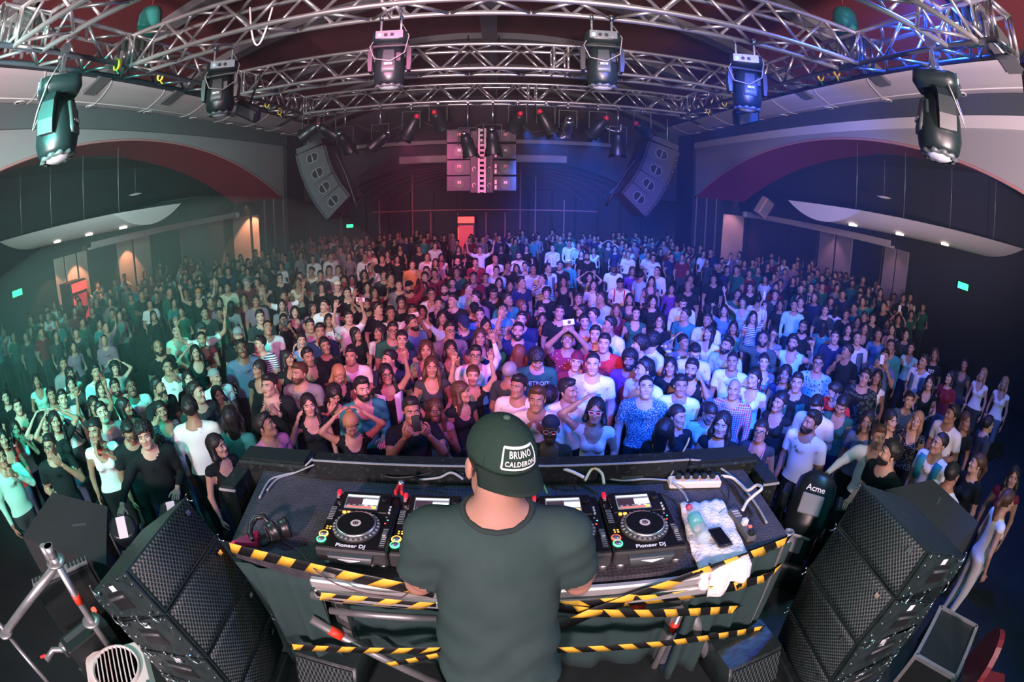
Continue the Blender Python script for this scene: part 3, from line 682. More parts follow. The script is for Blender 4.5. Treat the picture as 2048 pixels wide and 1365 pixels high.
for sx in (-.8,.8): tag(MB().tube((a.x+w/2+sx*.4, YS, a.z), (a.x+w/2+sx*.5, YS, vault(0)+.3), .02, n=6).build('hanging_chain', M_cab), 'chain holding up the %s subwoofer column' % ('left' if sx < 0 else 'right'), 'chain', 'subwoofer chains')
# ------------------------------------------------------------------ DJ booth
TZ = 1.72
def hex_carpet(n, l, co, b):
    v = n.new('ShaderNodeTexVoronoi'); v.inputs['Scale'].default_value = 52; v.inputs['Randomness'].default_value = .25; l.new(co, v.inputs['Vector'])
    bp = n.new('ShaderNodeBump'); bp.inputs['Strength'].default_value = .5; bp.inputs['Distance'].default_value = .006; l.new(v.outputs['Distance'], bp.inputs['Height']); l.new(bp.outputs['Normal'], b.inputs['Normal'])
    no = n.new('ShaderNodeTexNoise'); no.inputs['Scale'].default_value = 4; no.inputs['Detail'].default_value = 6; l.new(co, no.inputs['Vector'])
    a = ramp(n, l, no.outputs['Fac'], [(.3,(.030,.028,.036)), (.7,(.085,.080,.095))]); k = ramp(n, l, v.outputs['Distance'], [(.25,(1,1,1)), (.6,(.45,.45,.5))])
    m = n.new('ShaderNodeMix'); m.data_type = 'RGBA'; m.blend_type = 'MULTIPLY'; m.inputs['Factor'].default_value = .8; l.new(a, m.inputs['A']); l.new(k, m.inputs['B']); return m.outputs['Result']
M_table = tex_mat('rubber_honeycomb', hex_carpet, .75)
M_rail = mat('silver_rail', (.74,.74,.72), .35, .7); M_tube = mat('scaffold_steel', (.42,.44,.44), .4, .7, noise=(.30,.32,.32), nscale=14)
M_drape = mat('black_drape', (.016,.044,.042), .9, bump=.5, nscale=5); M_scr = mat('scratched_black', (.007,.011,.011), .45, noise=(.05,.07,.07), nscale=42)
MATS['scratched_black'].node_tree.nodes['Color Ramp'].color_ramp.elements[0].position = .56; MATS['scratched_black'].node_tree.nodes['Color Ramp'].color_ramp.elements[1].position = .76
tb = empty('booth_table', 'dark honeycomb-topped booth table with a silver front rail', 'table', (.05, 1.95, STAGE))
poly = [(-1.30,-.42),(-.85,-.50),(.85,-.47),(1.33,-.36),(1.36,.30),(1.28,.42),(-1.30,.42),(-1.40,.28)]
MB().prism(poly, TZ-STAGE-.05, TZ-STAGE).build('top', M_table, tb)
for k in range(2): MB().box((.0, -.515-.012*k, TZ-STAGE-.035-.055*k), (1.70-.02*k, .035, .05), bev=.008).build('front_rail', M_rail, tb)
MB().box((.0, -.49, TZ-STAGE-.115), (1.70,.03,.03)).build('rail_lip', M_rail, tb)
for x in (-1.25, -.82, .82, 1.28):
    for y in (-.36, .34): MB().box((x, y, (TZ-STAGE-.05)/2), (.06,.06,TZ-STAGE-.05)).build('leg', M_tube, tb)
# drapes under the table
def drape(lab, a, b, z0, z1, folds, amp=.03, grp='booth drapes'):
    a, b = Vector(a), Vector(b); n = folds*8; d = (b-a); nrm = Vector((d.y, -d.x, 0)).normalized(); rows = []
    for i in range(9):
        u = i/8; z = z1+(z0-z1)*u
        rows.append([Vector((*(a+d*k/n)[:2], 0))+nrm*(amp*(.25+u)*math.sin(2*PI*folds*k/n+.6*math.sin(k*.7)))+Vector((0,0,z)) for k in range(n+1)])
    o = MB().sheet(rows).build('booth_drape', M_drape); solidify(o, .006); return tag(o, lab, 'drape', grp)
drape('black drape hanging under the left end of the booth table', (-1.27,1.50,0), (-.80,1.47,0), STAGE, TZ-.05, 3)
drape('black drape hanging under the right end of the booth table', (.86,1.47,0), (1.42,1.58,0), STAGE, TZ-.05, 4)
drape('wide black backdrop cloth behind the scaffold under the table', (-.82,1.62,0), (.88,1.62,0), STAGE, TZ-.12, 7, .02)
# scaffold bars under the front of the booth
def bar(lab, p0, p1, y0, y1, r=.024, tape=None, txt=None):
    a, b = at_y(*p0, y0), at_y(*p1, y1); e = empty('scaffold_tube', lab, 'scaffold tube', a, group='scaffold tubes')
    MB().tube((0,0,0), b-a, r, n=14).build('tube', M_tube, e)
    if tape is not None:
        c = (b-a)*tape; d = (b-a).normalized()*.035; t = MB().tube(c-d, c+d, r+.003, n=14).build('red_tape', mat('red_tape', (.75,.05,.02), .5), e)
        if txt:
            me = text_mesh(txt, .035, .0005); me.materials.append(M_blk); o = link('lettering', me, t); o.matrix_local = frame(c+Vector((0,-r-.004,0)), (1,0,0), (0,0,1))
    return e
bar('upper horizontal scaffold tube left of the DJ, under the rail', (624,1190), (872,1212), 1.44, 1.44, .022)
bar('second horizontal scaffold tube left of the DJ', (660,1222), (874,1238), 1.50, 1.50, .018)
bar('diagonal scaffold tube with red tape lower left of the DJ', (622,1238), (900,1378), 1.46, 1.46, .024, .17)
bar('horizontal scaffold tube right of the DJ with orange tape lettering', (1110,1228), (1360,1205), 1.50, 1.50, .019, .64, 'A C')
bar('upper horizontal scaffold tube right of the DJ, behind crossed tapes', (1115,1205), (1410,1182), 1.44, 1.44, .018)
bar('slanted scaffold tube with red tape at lower right of the DJ', (1362,1225), (1300,1350), 1.55, 1.55, .02, .2)
bar('upright scaffold post left of the DJ under the booth', (640,1200), (690,1370), 1.52, 1.52, .022)
bar('flat grey upright post right of the DJ under the booth', (1375,1200), (1420,1330), 1.52, 1.52, .03, .5)
p = at_z(1576, 1072, 1.62); e = empty('scaffold_post', 'open-topped scaffold post standing at the right table corner', 'scaffold tube', (p.x, p.y, STAGE), group='scaffold tubes')
MB().lathe([(.028,0),(.028,.80),(.022,.80),(.022,.70)], 16).build('tube', M_tube, e)
# hazard tapes
M_ty = mat('tape_yellow', (.85,.50,.05), .4, spec=.5); M_tk = mat('tape_black', (.012,.012,.013), .3, spec=.6)
def hazard(lab, pts, y, w=.050, step=.066, skew=.035, ph=0):
    w *= 1.55; step *= 1.0; skew *= 1.5
    P = [at_y(px, py, y if not hasattr(y, '__len__') else y[i]) for i, (px, py) in enumerate(pts)]
    L = [0]
    for a, b in zip(P, P[1:]): L.append(L[-1]+(b-a).length)
    def at(s):
        s = min(max(s, 0), L[-1])
        for i in range(len(P)-1):
            if s <= L[i+1]+1e-9: return P[i].lerp(P[i+1], (s-L[i])/max(1e-6, L[i+1]-L[i])), (P[i+1]-P[i]).normalized()
        return P[-1], (P[-1]-P[-2]).normalized()
    e = empty('hazard_tape', lab, 'barrier tape', P[0], group='yellow and black barrier tapes'); n = int(L[-1]/step)
    mb = MB(); sgn = 1 if P[-1].x > P[0].x else -1; N = max(3, int(L[-1]/.03))
    rows = []
    for k in range(N+1):
        q, t = at(L[-1]*k/N); v = Vector((0,-.25,1)); v = (v-t*v.dot(t)).normalized(); rows.append([q-v*w/2-P[0], q+v*w/2-P[0]])
    o = MB().sheet(rows, smooth=True).build('film', M_tk, e); solidify(o, .0015)
    for k in range(0, n, 2):
        s0 = k*step+ph; mb = MB(); rr = []
        for j in range(4):
            s = s0+step*j/3; qa, t = at(s-skew/2); qb, t2 = at(s+skew/2); v = Vector((0,-.25,1)); v = (v-t*v.dot(t)).normalized(); off = Vector((0,-.0022,0))
            rr.append([qa-v*w/2-P[0]+off, qb+v*w/2-P[0]+off])
        if s0+step < L[-1]: solidify(mb.sheet(rr).build('stripe', M_ty, e), .001)
    return e
hazard('barrier tape along the table edge left of the DJ', [(455,1094),(561,1121),(669,1147),(780,1170),(868,1187)], [1.50,1.455,1.40,1.40,1.40], .056, .075, .05)
hazard('barrier tape wound along the scaffold tube left of the DJ', [(634,1192),(740,1202),(872,1214)], 1.405, .048, .07, .045)
hazard('low barrier tape left of the DJ crossing the diagonal tube', [(580,1294),(700,1300),(885,1301)], 1.40, .048, .07, .045)
hazard('short barrier tape end beside the DJ at lower left', [(776,1330),(890,1308)], 1.38, .036, .055, .01)
hazard('steep barrier tape from the right table corner down to the DJ', [(1576,1083),(1490,1116),(1398,1148),(1264,1196),(1180,1228),(1114,1258)], [1.58,1.50,1.42,1.40,1.39,1.38], .062, .085, .06)
hazard('barrier tape looping under the towel right of the DJ', [(1562,1133),(1535,1155),(1480,1172),(1381,1189),(1310,1198),(1210,1206),(1114,1213)], [1.60,1.52,1.46,1.42,1.41,1.40,1.40], .055, .08, .05)
hazard('level barrier tape right of the DJ below the crossing', [(1474,1219),(1400,1224),(1322,1227),(1205,1227),(1115,1216)], [1.5,1.44,1.41,1.40,1.40], .048, .07, .045)
hazard('lowest barrier tape right of the DJ', [(1524,1258),(1440,1272),(1352,1285),(1230,1296),(1112,1301)], [1.52,1.46,1.42,1.40,1.39], .048, .07, .045)
# black panel and cases behind the table
pn = empty('backboard', 'scratched black wooden panel along the back of the booth table', 'panel', (.01, 2.25, TZ))
MB().box((0,0,.058), (2.03,.10,.114), bev=.006).build('board', M_scr, pn); MB().box((0,-.045,.113), (2.03,.012,.006)).build('worn_edge', mat('worn_edge', (.30,.32,.32), .6), pn)
MB().box((.62,-.052,.02), (.0001+.14,.006,.05)).build('plate', M_blk, pn)
for sd, x in (('left', -1.30), ('right', 1.27)):
    e = empty('equipment_case', 'small black lighting case at the %s end of the booth panel' % sd, 'case', (x, 2.33, STAGE), group='booth end cases')
    MB().box((0,0,.46), (.46,.20,.92), bev=.012).build('body', M_scr, e); MB().box((0,0,.925), (.42,.14,.01)).build('lid', M_blk, e)
    MB().box((0,-.103,.80), (.36,.01,.12)).build('front_panel', M_blk, e)
    t = text_mesh('SAM7', .035, .001); t.materials.append(M_ltxt); link('lettering', t, e, M=frame((0,-.109,.845), (1,0,0), (0,0,1)))
    for k in range(3): MB().tube((-.12+.12*k,-.108,.78), (-.12+.12*k,-.116,.78), .012, n=10).build('knob', M_chrome, e)
for sd, x, y in (('left', -1.50, 2.17), ('right', 1.52, 2.22)):
    e = empty('clear_guard', 'scuffed upright guard plate beside the %s booth case' % sd, 'plate', (x, y, STAGE), group='booth guard plates')
    MB().box((0,0,.44), (.10,.32,.88), bev=.004).build('plate', M_scr, e); MB().box((0,-.163,.86), (.11,.012,.012)).build('worn_edge', MATS['worn_edge'], e)

# ------------------------------------------------------------------ media players
M_deck = mat('deck_black', (.006,.006,.007), .35, spec=.3); M_deck2 = mat('deck_front', (.035,.037,.038), .4)
M_screen = mat('deck_screen', (.04,.04,.05), .2, emit=(.35,.38,.45), estr=.55); M_wave = mat('screen_wave', (.6,.6,.6), .3, emit=(.75,.85,.80), estr=.9); M_scrk = mat('screen_dark', (.03,.015,.02), .2, emit=(.05,.03,.05), estr=.6)
M_or = mat('lit_orange', (.8,.3,.05), .4, emit=(1,.35,.03), estr=3.5); M_gr = mat('lit_green', (.05,.8,.2), .4, emit=(.05,1,.25), estr=2.5); M_rd = mat('lit_red', (.8,.05,.05), .4, emit=(1,.08,.04), estr=2.0); M_cy = mat('lit_cyan', (.1,.5,.6), .4, emit=(.1,.6,.8), estr=1.2)
M_btn = mat('button_grey', (.10,.10,.10), .4); M_plat = mat('platter', (.006,.006,.007), .6, spec=.12); M_silver = mat('silver_ring', (.70,.68,.68), .28, .9); M_label = mat('jog_label', (.62,.50,.46), .5); M_prt = mat('panel_print', (.5,.5,.5), .6)
PION = text_mesh('Pioneer DJ', .030, .0008, bold=.0006); PION.materials.append(M_ltxt)
def deck(lab, x, usb=True, cue=M_or):
    e = empty('media_player', lab, 'media player', (x, 1.508, TZ), group='DJ media players')
    MB().box((0,.21,.062), (.318,.412,.076), bev=.008).build('chassis', M_deck2, e)
    MB().box((0,.212,.103), (.310,.404,.010), bev=.004).build('top_plate', M_deck, e)
    loft([(.028,.17,.02,.004,0,-.002),(.085,.20,.03,.006,0,-.004)]).build('front_lip', M_mh2, e)
    MB().prism([(-.05,.0),(.05,.0),(.0,-.016)], 0, .004, frame((0,-.022,.074), (1,0,0), (0,0,1))).build('front_mark', M_ltxt, e)
    for sx in (-.12,.0+.08,.13): MB().tube((sx,.03,0), (sx,.03,.026), .02, n=14).build('foot', M_silver, e)
    for sx in (-.13,.13): MB().tube((sx,.38,0), (sx,.38,.026), .02, n=14).build('foot', M_silver, e)
    link('maker_name', PION, e, M=Matrix.Translation((.0,.030,.1085)))
    jw = MB().lathe([(.108,.108),(.108,.122),(.102,.126)], 40).build('jog_ring', M_deck2, e); jw.location = (0,.155,0)
    for k in range(28):
        t = 2*PI*k/28; o = MB().lathe([(.0085,.0),(.0075,.005),(.003,.008),(0,.0083)], 8).mesh('dimple') if k == 0 else o
        if k == 0: o.materials.append(mat('jog_dimple', (.17,.18,.18), .35))
        link('dimple', o, jw, (.099*math.cos(t), .099*math.sin(t), .122))
    for nm, prof, m in (('platter_rim', [(.088,.124),(.091,.134),(.084,.137)], M_silver), ('platter', [(.084,.1365),(.024,.1368),(.0,.1368)], M_plat), ('jog_display', [(.024,.1372),(.012,.1378)], M_label), ('jog_centre', [(.013,.1380),(.0,.1382)], M_plat)):
        q = MB().lathe(prof, 40, caps=False).build(nm, m, e); q.location = (0,.155,0)
    MB().lathe([(.0075,.1384),(.0055,.1386)], 14, caps=False).build('jog_mark', M_label, e).location = (0,.155,0)
    # screen block, tilted
    sc = MB().box((0,.335,.116), (.236,.135,.018), bev=.004, rot=Matrix.Rotation(R(8), 3, 'X')).build('screen_block', M_deck, e)
    MT = Matrix.Translation((-.012,.330,.127)) @ Matrix.Rotation(R(8), 4, 'X')
    def sp(nm, c, d, m): o = MB().box(c, d).build(nm, m, sc); o.matrix_local = MT; return o
    sp('screen', (0,0,0), (.158,.092,.004), M_screen); sp('track_list', (-.036,-.004,.0025), (.080,.052,.002), M_scrk); sp('waveform', (.040,-.002,.0025), (.072,.034,.002), M_wave)
    sp('header_bar', (0,.036,.0025), (.150,.010,.002), M_wave); sp('waveform_strip', (-.005,-.038,.0025), (.12,.007,.002), M_rd); sp('hot_cue', (.062,-.036,.0025), (.020,.014,.002), M_or)
    for k in range(5): sp('readout', (-.06+.028*k,-.026,.0025), (.014,.006,.002), M_ltxt)
    for k in range(4): MB().box((-.075+.042*k,.397,.112), (.032,.010,.006), bev=.002).build('menu_button', M_prt, e)
    for k in range(4): MB().box((-.112,.375-.022*k,.116), (.016,.010,.006), bev=.002).build('side_button', M_prt, e)
    kn = MB().lathe([(.016,.118),(.0155,.140),(.013,.143),(0,.143)], 18).build('rotary_knob', M_deck, e); kn.location = (.095,.345,0)
    MB().lathe([(.020,.118),(.017,.1195)], 18, caps=False).build('knob_ring', M_silver, e).location = (.095,.345,0)
    for k in range(4): 
        b = MB().box((-.138,.285-.026*k,.111), (.026,.016,.006), bev=.002).build('pad_button', M_deck2, e)
        MB().path([(-.150,.278-.026*k,.1145),(-.126,.278-.026*k,.1145),(-.126,.292-.026*k,.1145),(-.150,.292-.026*k,.1145)], .0011, n=4, close=True).build('outline', M_prt if not (k == 0 and not usb) else M_or, b)
    for k in range(2): MB().lathe([(.0085,.108),(.0085,.113),(0,.1135)], 12).build('loop_button', M_or, e).location = (-.085+.022*k,.262,0)
    for (x0, y0, m) in ((-.135,.150,M_or),(-.120,.150,M_or),(-.135,.135,M_or),(-.120,.135,M_or),(.12,.20,M_rd),(.128,.225,M_cy),(.118,.245,M_prt)): MB().box((x0,y0,.109), (.007,.004,.003)).build('indicator', m, e)
    for y0, ring, nm in ((.095,cue,'cue_button'),(.057,M_gr if cue is not M_silver else M_silver,'play_button')):
        b = MB().lathe([(.0165,.108),(.0165,.113),(0,.1135)], 18).build(nm, M_silver, e); b.location = (-.138,y0,0)
        MB().lathe([(.0215,.108),(.0215,.1125),(.0165,.1128)], 20, caps=False).build('lit_ring', ring, b)
    sl_ = MB().box((.134,.100,.109), (.026,.130,.004)).build('tempo_slot', M_deck2, e)
    for k in range(9): MB().box((.134,.045+.0135*k,.1115), (.020,.0018,.001)).build('tick', M_prt, sl_)
    MB().box((.134,.115,.116), (.020,.026,.012), bev=.003).build('tempo_fader', M_silver, e)
    for k in range(3): MB().lathe([(.006,.108),(.005,.118),(0,.118)], 10).build('small_knob', M_prt, e).location = (.125,.275+.022*k,0)
    if usb:
        u = MB().box((-.140,.392,.128), (.018,.034,.022), bev=.004).build('usb_stick', mat('usb_red', (.75,.02,.04), .35, emit=(1,.02,.05), estr=.4), e); MB().box((-.140,.368,.122), (.014,.016,.010)).build('usb_plug', M_silver, u)
    return e
deck('outer left media player with glowing orange cue ring', -.618)
deck('inner left media player half hidden by the DJ', -.292, True)
deck('inner right media player half hidden by the DJ', .300, True, M_silver)
deck('outer right media player beside the towel', .626, True, M_rd)
e = empty('dj_mixer', 'black mixer between the players in front of the DJ', 'mixer', (.004, 1.51, TZ))
MB().box((0,.2,.05), (.25,.38,.09), bev=.006).build('chassis', M_deck, e)
for i in range(4):
    for k in range(6): MB().lathe([(.009,.094),(.008,.112),(0,.112)], 12).build('knob', M_btn, e).location = (-.085+.055*i,.17+.034*k,0)
    MB().box((-.085+.055*i,.10,.096), (.010,.08,.002)).build('fader_slot', M_btn, e); MB().box((-.085+.055*i,.115,.104), (.018,.012,.014), bev=.002).build('fader', M_silver, e)
# red pen knife between the left players
p = at_z(800, 985, TZ+.12); e = empty('multitool', 'small red-handled multitool behind the left players', 'tool', (p.x, p.y, TZ+.115))
for sx in (-1,1): MB().box((sx*.012,0,.02), (.014,.07,.03), bev=.005, rot=Matrix.Rotation(sx*.12, 3, 'Z')).build('handle', mat('tool_red', (.7,.03,.03), .4), e)
MB().tube((0,.03,.02), (0,.055,.03), .016, n=12).build('hinge', M_silver, e)

# ------------------------------------------------------------------ things on the table
def lay(px, py, z=TZ): return at_z(px, py, z)
# headphones
p = lay(548, 1080); e = empty('headphones', 'black folded headphones lying on the left of the table', 'headphones', p, rot=(0,0,.35))
M_hp = mat('headphone_black', (.012,.012,.013), .35, spec=.5)
for k, (x, y, rz) in enumerate(((.005,-.01,.5),(.065,.012,.25))):
    Mh_ = Matrix.Translation((x,y,.055)) @ Matrix.Rotation(rz, 4, 'Z') @ Matrix.Rotation(PI/2, 4, 'Y') 
    o = MB().lathe([(.0,-.022),(.040,-.022),(.046,-.012),(.046,.002),(.052,.006),(.054,.018),(.044,.026),(.028,.022),(.0,.020)], 24).build('ear_cup', M_hp, e); o.matrix_local = Mh_
    q = MB().lathe([(.030,-.0225),(.036,-.0245),(.040,-.0225)], 24, caps=False).build('ring', M_mh2, o)
MB().path([(.0,.03,.07),(-.03,.075,.085),(-.075,.085,.08),(-.105,.055,.06),(-.11,.0,.045),(-.095,-.04,.04)], [.010,.014,.016,.016,.014,.010], n=8).build('headband', M_hp, e)
MB().box((-.035,-.045,.022), (.06,.03,.03), bev=.008, rot=Matrix.Rotation(.6, 3, 'Z')).build('hinge_arm', M_hp, e)
pts = [lay(566,1086)+Vector((0,0,.01)), lay(600,1108)+Vector((0,0,.008)), at_y(630,1140,1.405), at_y(665,1165,1.39), at_y(720,1185,1.38), at_y(790,1196,1.36), at_y(812,1190,1.33), at_y(850,1148,1.26)]
def smooth_path(P, n=6):
    out = []; Q = [P[0]]+list(P)+[P[-1]]
    for i in range(1, len(Q)-2):
        for k in range(n):
            t = k/n; a, b, c, d = Q[i-1], Q[i], Q[i+1], Q[i+2]; out.append(.5*((2*b)+(c-a)*t+(2*a-5*b+4*c-d)*t*t+(3*b-a-3*c+d)*t*t*t))
    return out+[P[-1]]
tag(MB().path(smooth_path(pts), .0035, n=6).build('headphone_cable', mat('cable_mauve', (.10,.07,.085), .5)), 'thin dark cable from the headphones hanging over the front tape to the DJ', 'cable')
# towel
A = [lay(1358,1012), lay(1366,1050), lay(1374,1085), lay(1388,1122)]; B = [lay(1442,1006), lay(1462,1040), lay(1478,1078), lay(1494,1112)]
rows = []
for i in range(22):
    u = i/21*3.0; k = min(2, int(u)); f = u-k; a = A[k].lerp(A[k+1], f); b = B[k].lerp(B[k+1], f); row = []
    for j in range(20):
        v = j/19; q = a.lerp(b, v); row.append(q+Vector((0,0,.012+.010*math.sin(i*.9+j*.5)*math.sin(j*.8+1)+.014*max(0, 1-abs(i-2)/3)*abs(math.sin(j*.7)))))
    rows.append(row)
a0, b0 = rows[-1][0], rows[-1][-1]
for i in range(1, 7):
    row = []
    for j in range(20):
        v = j/19; q = a0.lerp(b0, v); hang = (.16 if .25 < v < .62 else .10-.05*abs(v-.4))*i/6
        row.append(Vector((q.x, 1.435-.012*math.sin(v*17)-.004*i, TZ+.012-hang-.01*math.sin(v*9))))
    rows.append(row)
o = MB().sheet(rows).build('towel', mat('white_towel', (.80,.79,.76), .95, bump=.6, nscale=60)); solidify(o, .008); tag(o, 'rumpled white towel draped over the right front table edge', 'towel')
# water bottle lying on the towel
a, b = lay(1378, 1015, TZ+.05), lay(1410, 1080, TZ+.05); e = empty('water_bottle', 'clear plastic water bottle with red cap lying on the towel', 'bottle', a)
d = b-a; L = d.length; q = d.to_track_quat('Z','Y').to_matrix().to_4x4()
M_pet = mat('clear_plastic', (.75,.92,.90), .08, spec=.8, alpha=.35); M_wat = mat('teal_label', (.08,.42,.42), .35, alpha=.75)
o = MB().lathe([(.0,L),(.028,L),(.034,L-.01),(.032,L-.03),(.034,L-.05),(.032,L-.07),(.034,L-.09),(.034,.07),(.028,.045),(.014,.025),(.014,.012)], 20).build('body', M_pet, e); o.matrix_local = q
o = MB().lathe([(.0345,L-.085),(.0350,L-.082),(.0350,.085),(.0345,.080)], 20, caps=False).build('wrap_label', M_wat, e); o.matrix_local = q
o = MB().lathe([(.0,-.008),(.016,-.008),(.0165,.014),(.0,.014)], 16).build('cap', mat('cap_pink', (.75,.04,.12), .4), e); o.matrix_local = q
p = lay(1440, 1075, TZ+.03); e = empty('phone', 'dark smartphone lying face up on the towel', 'phone', p, rot=(0,0,.10))
MB().box((0,0,0), (.075,.145,.009), bev=.004).build('case', mat('phone_case', (.03,.03,.04), .4), e); MB().box((0,0,.0052), (.066,.115,.0012)).build('screen', mat('phone_glass', (.008,.008,.010), .08, spec=.8), e)
MB().lathe([(.006,.0048),(.0055,.0056),(0,.0056)], 12).build('home_button', M_btn, e).location = (0,-.064,0)
# power strips and plugs
p0, p1 = lay(1336, 972), lay(1438, 970); e = empty('power_strip', 'white power strip full of black plugs at the back right of the table', 'power strip', (p0+p1)/2, rot=(0,0,math.atan2((p1-p0).y, (p1-p0).x)))
L = (p1-p0).length; MB().box((0,0,.022), (L,.075,.044), bev=.008).build('body', mat('white_plastic', (.72,.71,.68), .4), e)
for k in range(5): MB().box((-L/2+.05+k*(L-.1)/4,.005,.058), (.032,.030,.032), bev=.006).build('plug', M_blk, e)
for k in range(3): MB().box((-L/2+.07+k*.1,-.02,.046), (.010,.010,.006)).build('indicator', M_rd, e)
p0, p1 = lay(1462, 1028), lay(1502, 1085); e = empty('power_strip', 'slim grey power strip with white plug at the right table edge', 'power strip', (p0+p1)/2, rot=(0,0,math.atan2((p1-p0).y, (p1-p0).x)))
L = (p1-p0).length; MB().box((0,0,.018), (L,.05,.036), bev=.006).build('body', mat('grey_plastic', (.11,.11,.12), .45), e)
for k in range(3): MB().box((-L/2+.03+.02*k,0,.037), (.008,.035,.004)).build('slot', M_prt, e)
MB().box((.02,0,.05), (.03,.03,.04), bev=.006).build('plug', mat('white_plastic', (.7,.7,.7), .4), e); MB().box((L/2-.02,0,.045), (.035,.03,.03), bev=.006).build('black_plug', M_blk, e)
MB().box((L/2-.045,.0,.062), (.012,.014,.010)).build('switch', M_rd, e)
def cable(lab, pts, r, m, n=6):
    return tag(MB().path(smooth_path(pts, n), r, n=6).build('cable', m), lab, 'cable', 'cables on the booth table')
U = lambda px, py, h=.012: lay(px, py)+Vector((0,0,h))
M_gcab = mat('cable_steel', (.30,.33,.34), .4)
cable('pale cable looping from the panel down the left table edge', [lay(625,918,TZ+.10), U(600,945), U(565,955), U(540,965), U(520,1000)], .006, M_gcab)
cable('second pale cable beside the panel at the left table edge', [lay(628,930,TZ+.09), U(590,950), U(556,962), U(535,985)], .005, M_gcab)
cable('thick white cable behind the right inner player', [U(1062,962,.10), U(1100,960,.09), U(1140,972,.09), U(1166,978,.07)], .009, M_cabw)
cable('yellow-green cable behind the right inner player', [U(1072,968,.06), U(1085,985,.05), U(1094,1002,.04)], .006, mat('cable_green', (.25,.45,.12), .5))
cable('pale arched cable behind the right outer player', [U(1168,978,.05), U(1182,966,.09), U(1200,972,.08), U(1206,985,.05)], .008, mat('cable_yellow', (.6,.6,.35), .5))
cable('grey cable running from the power strip behind the players', [U(1336,965), U(1290,968,.03), U(1240,968,.02), U(1180,960,.03), U(1130,965,.05)], .006, M_gcab)
cable('dark cable arching up beside the panel end', [U(1340,962,.03), U(1352,945,.08), U(1368,920,.1), U(1372,912,.12)], .006, M_gcab)
cable('long pale cable along the right rim of the table', [lay(1382,920,TZ+.08), U(1420,935,.03), U(1460,955), U(1490,985), U(1515,1020), U(1532,1050)], .007, M_gcab)
cable('second long dark cable along the right rim', [lay(1384,926,TZ+.08), U(1415,945,.02), U(1450,965), U(1480,1000), U(1505,1035)], .006, M_cab)
cable('black cable from the power strip across to the towel', [U(1440,968,.05), U(1455,990,.03), U(1450,1020), U(1420,1040)], .005, M_cab)
cable('grey cable from the outer right player to the towel', [U(1340,985,.06), U(1362,1000,.05), U(1372,1018,.05)], .005, M_gcab)
cable('white cable knotted in a loop on the right table rim', [U(1440,968,.05), U(1462,965,.03), U(1478,978,.03), U(1490,1000,.06), U(1505,1002,.1), U(1512,1016,.12), U(1500,1022,.1), U(1488,1026,.07), U(1480,1040,.06)], .009, M_cabw)
cable('black cables bundled behind the left inner player', [U(930,975,.08), U(890,965,.09), U(850,972,.07), U(800,975,.06), U(770,972,.06)], .006, M_cab)
cable('pale cable behind the left inner player', [U(928,985,.08), U(905,978,.10), U(880,978,.07), U(840,976,.05)], .007, M_gcab)
p = lay(1262, 962); tag(MB().box((0,0,.02), (.14,.05,.04), bev=.012).build('network_switch', M_blk, loc=p), 'flat black switch box lying behind the right players', 'switch box')

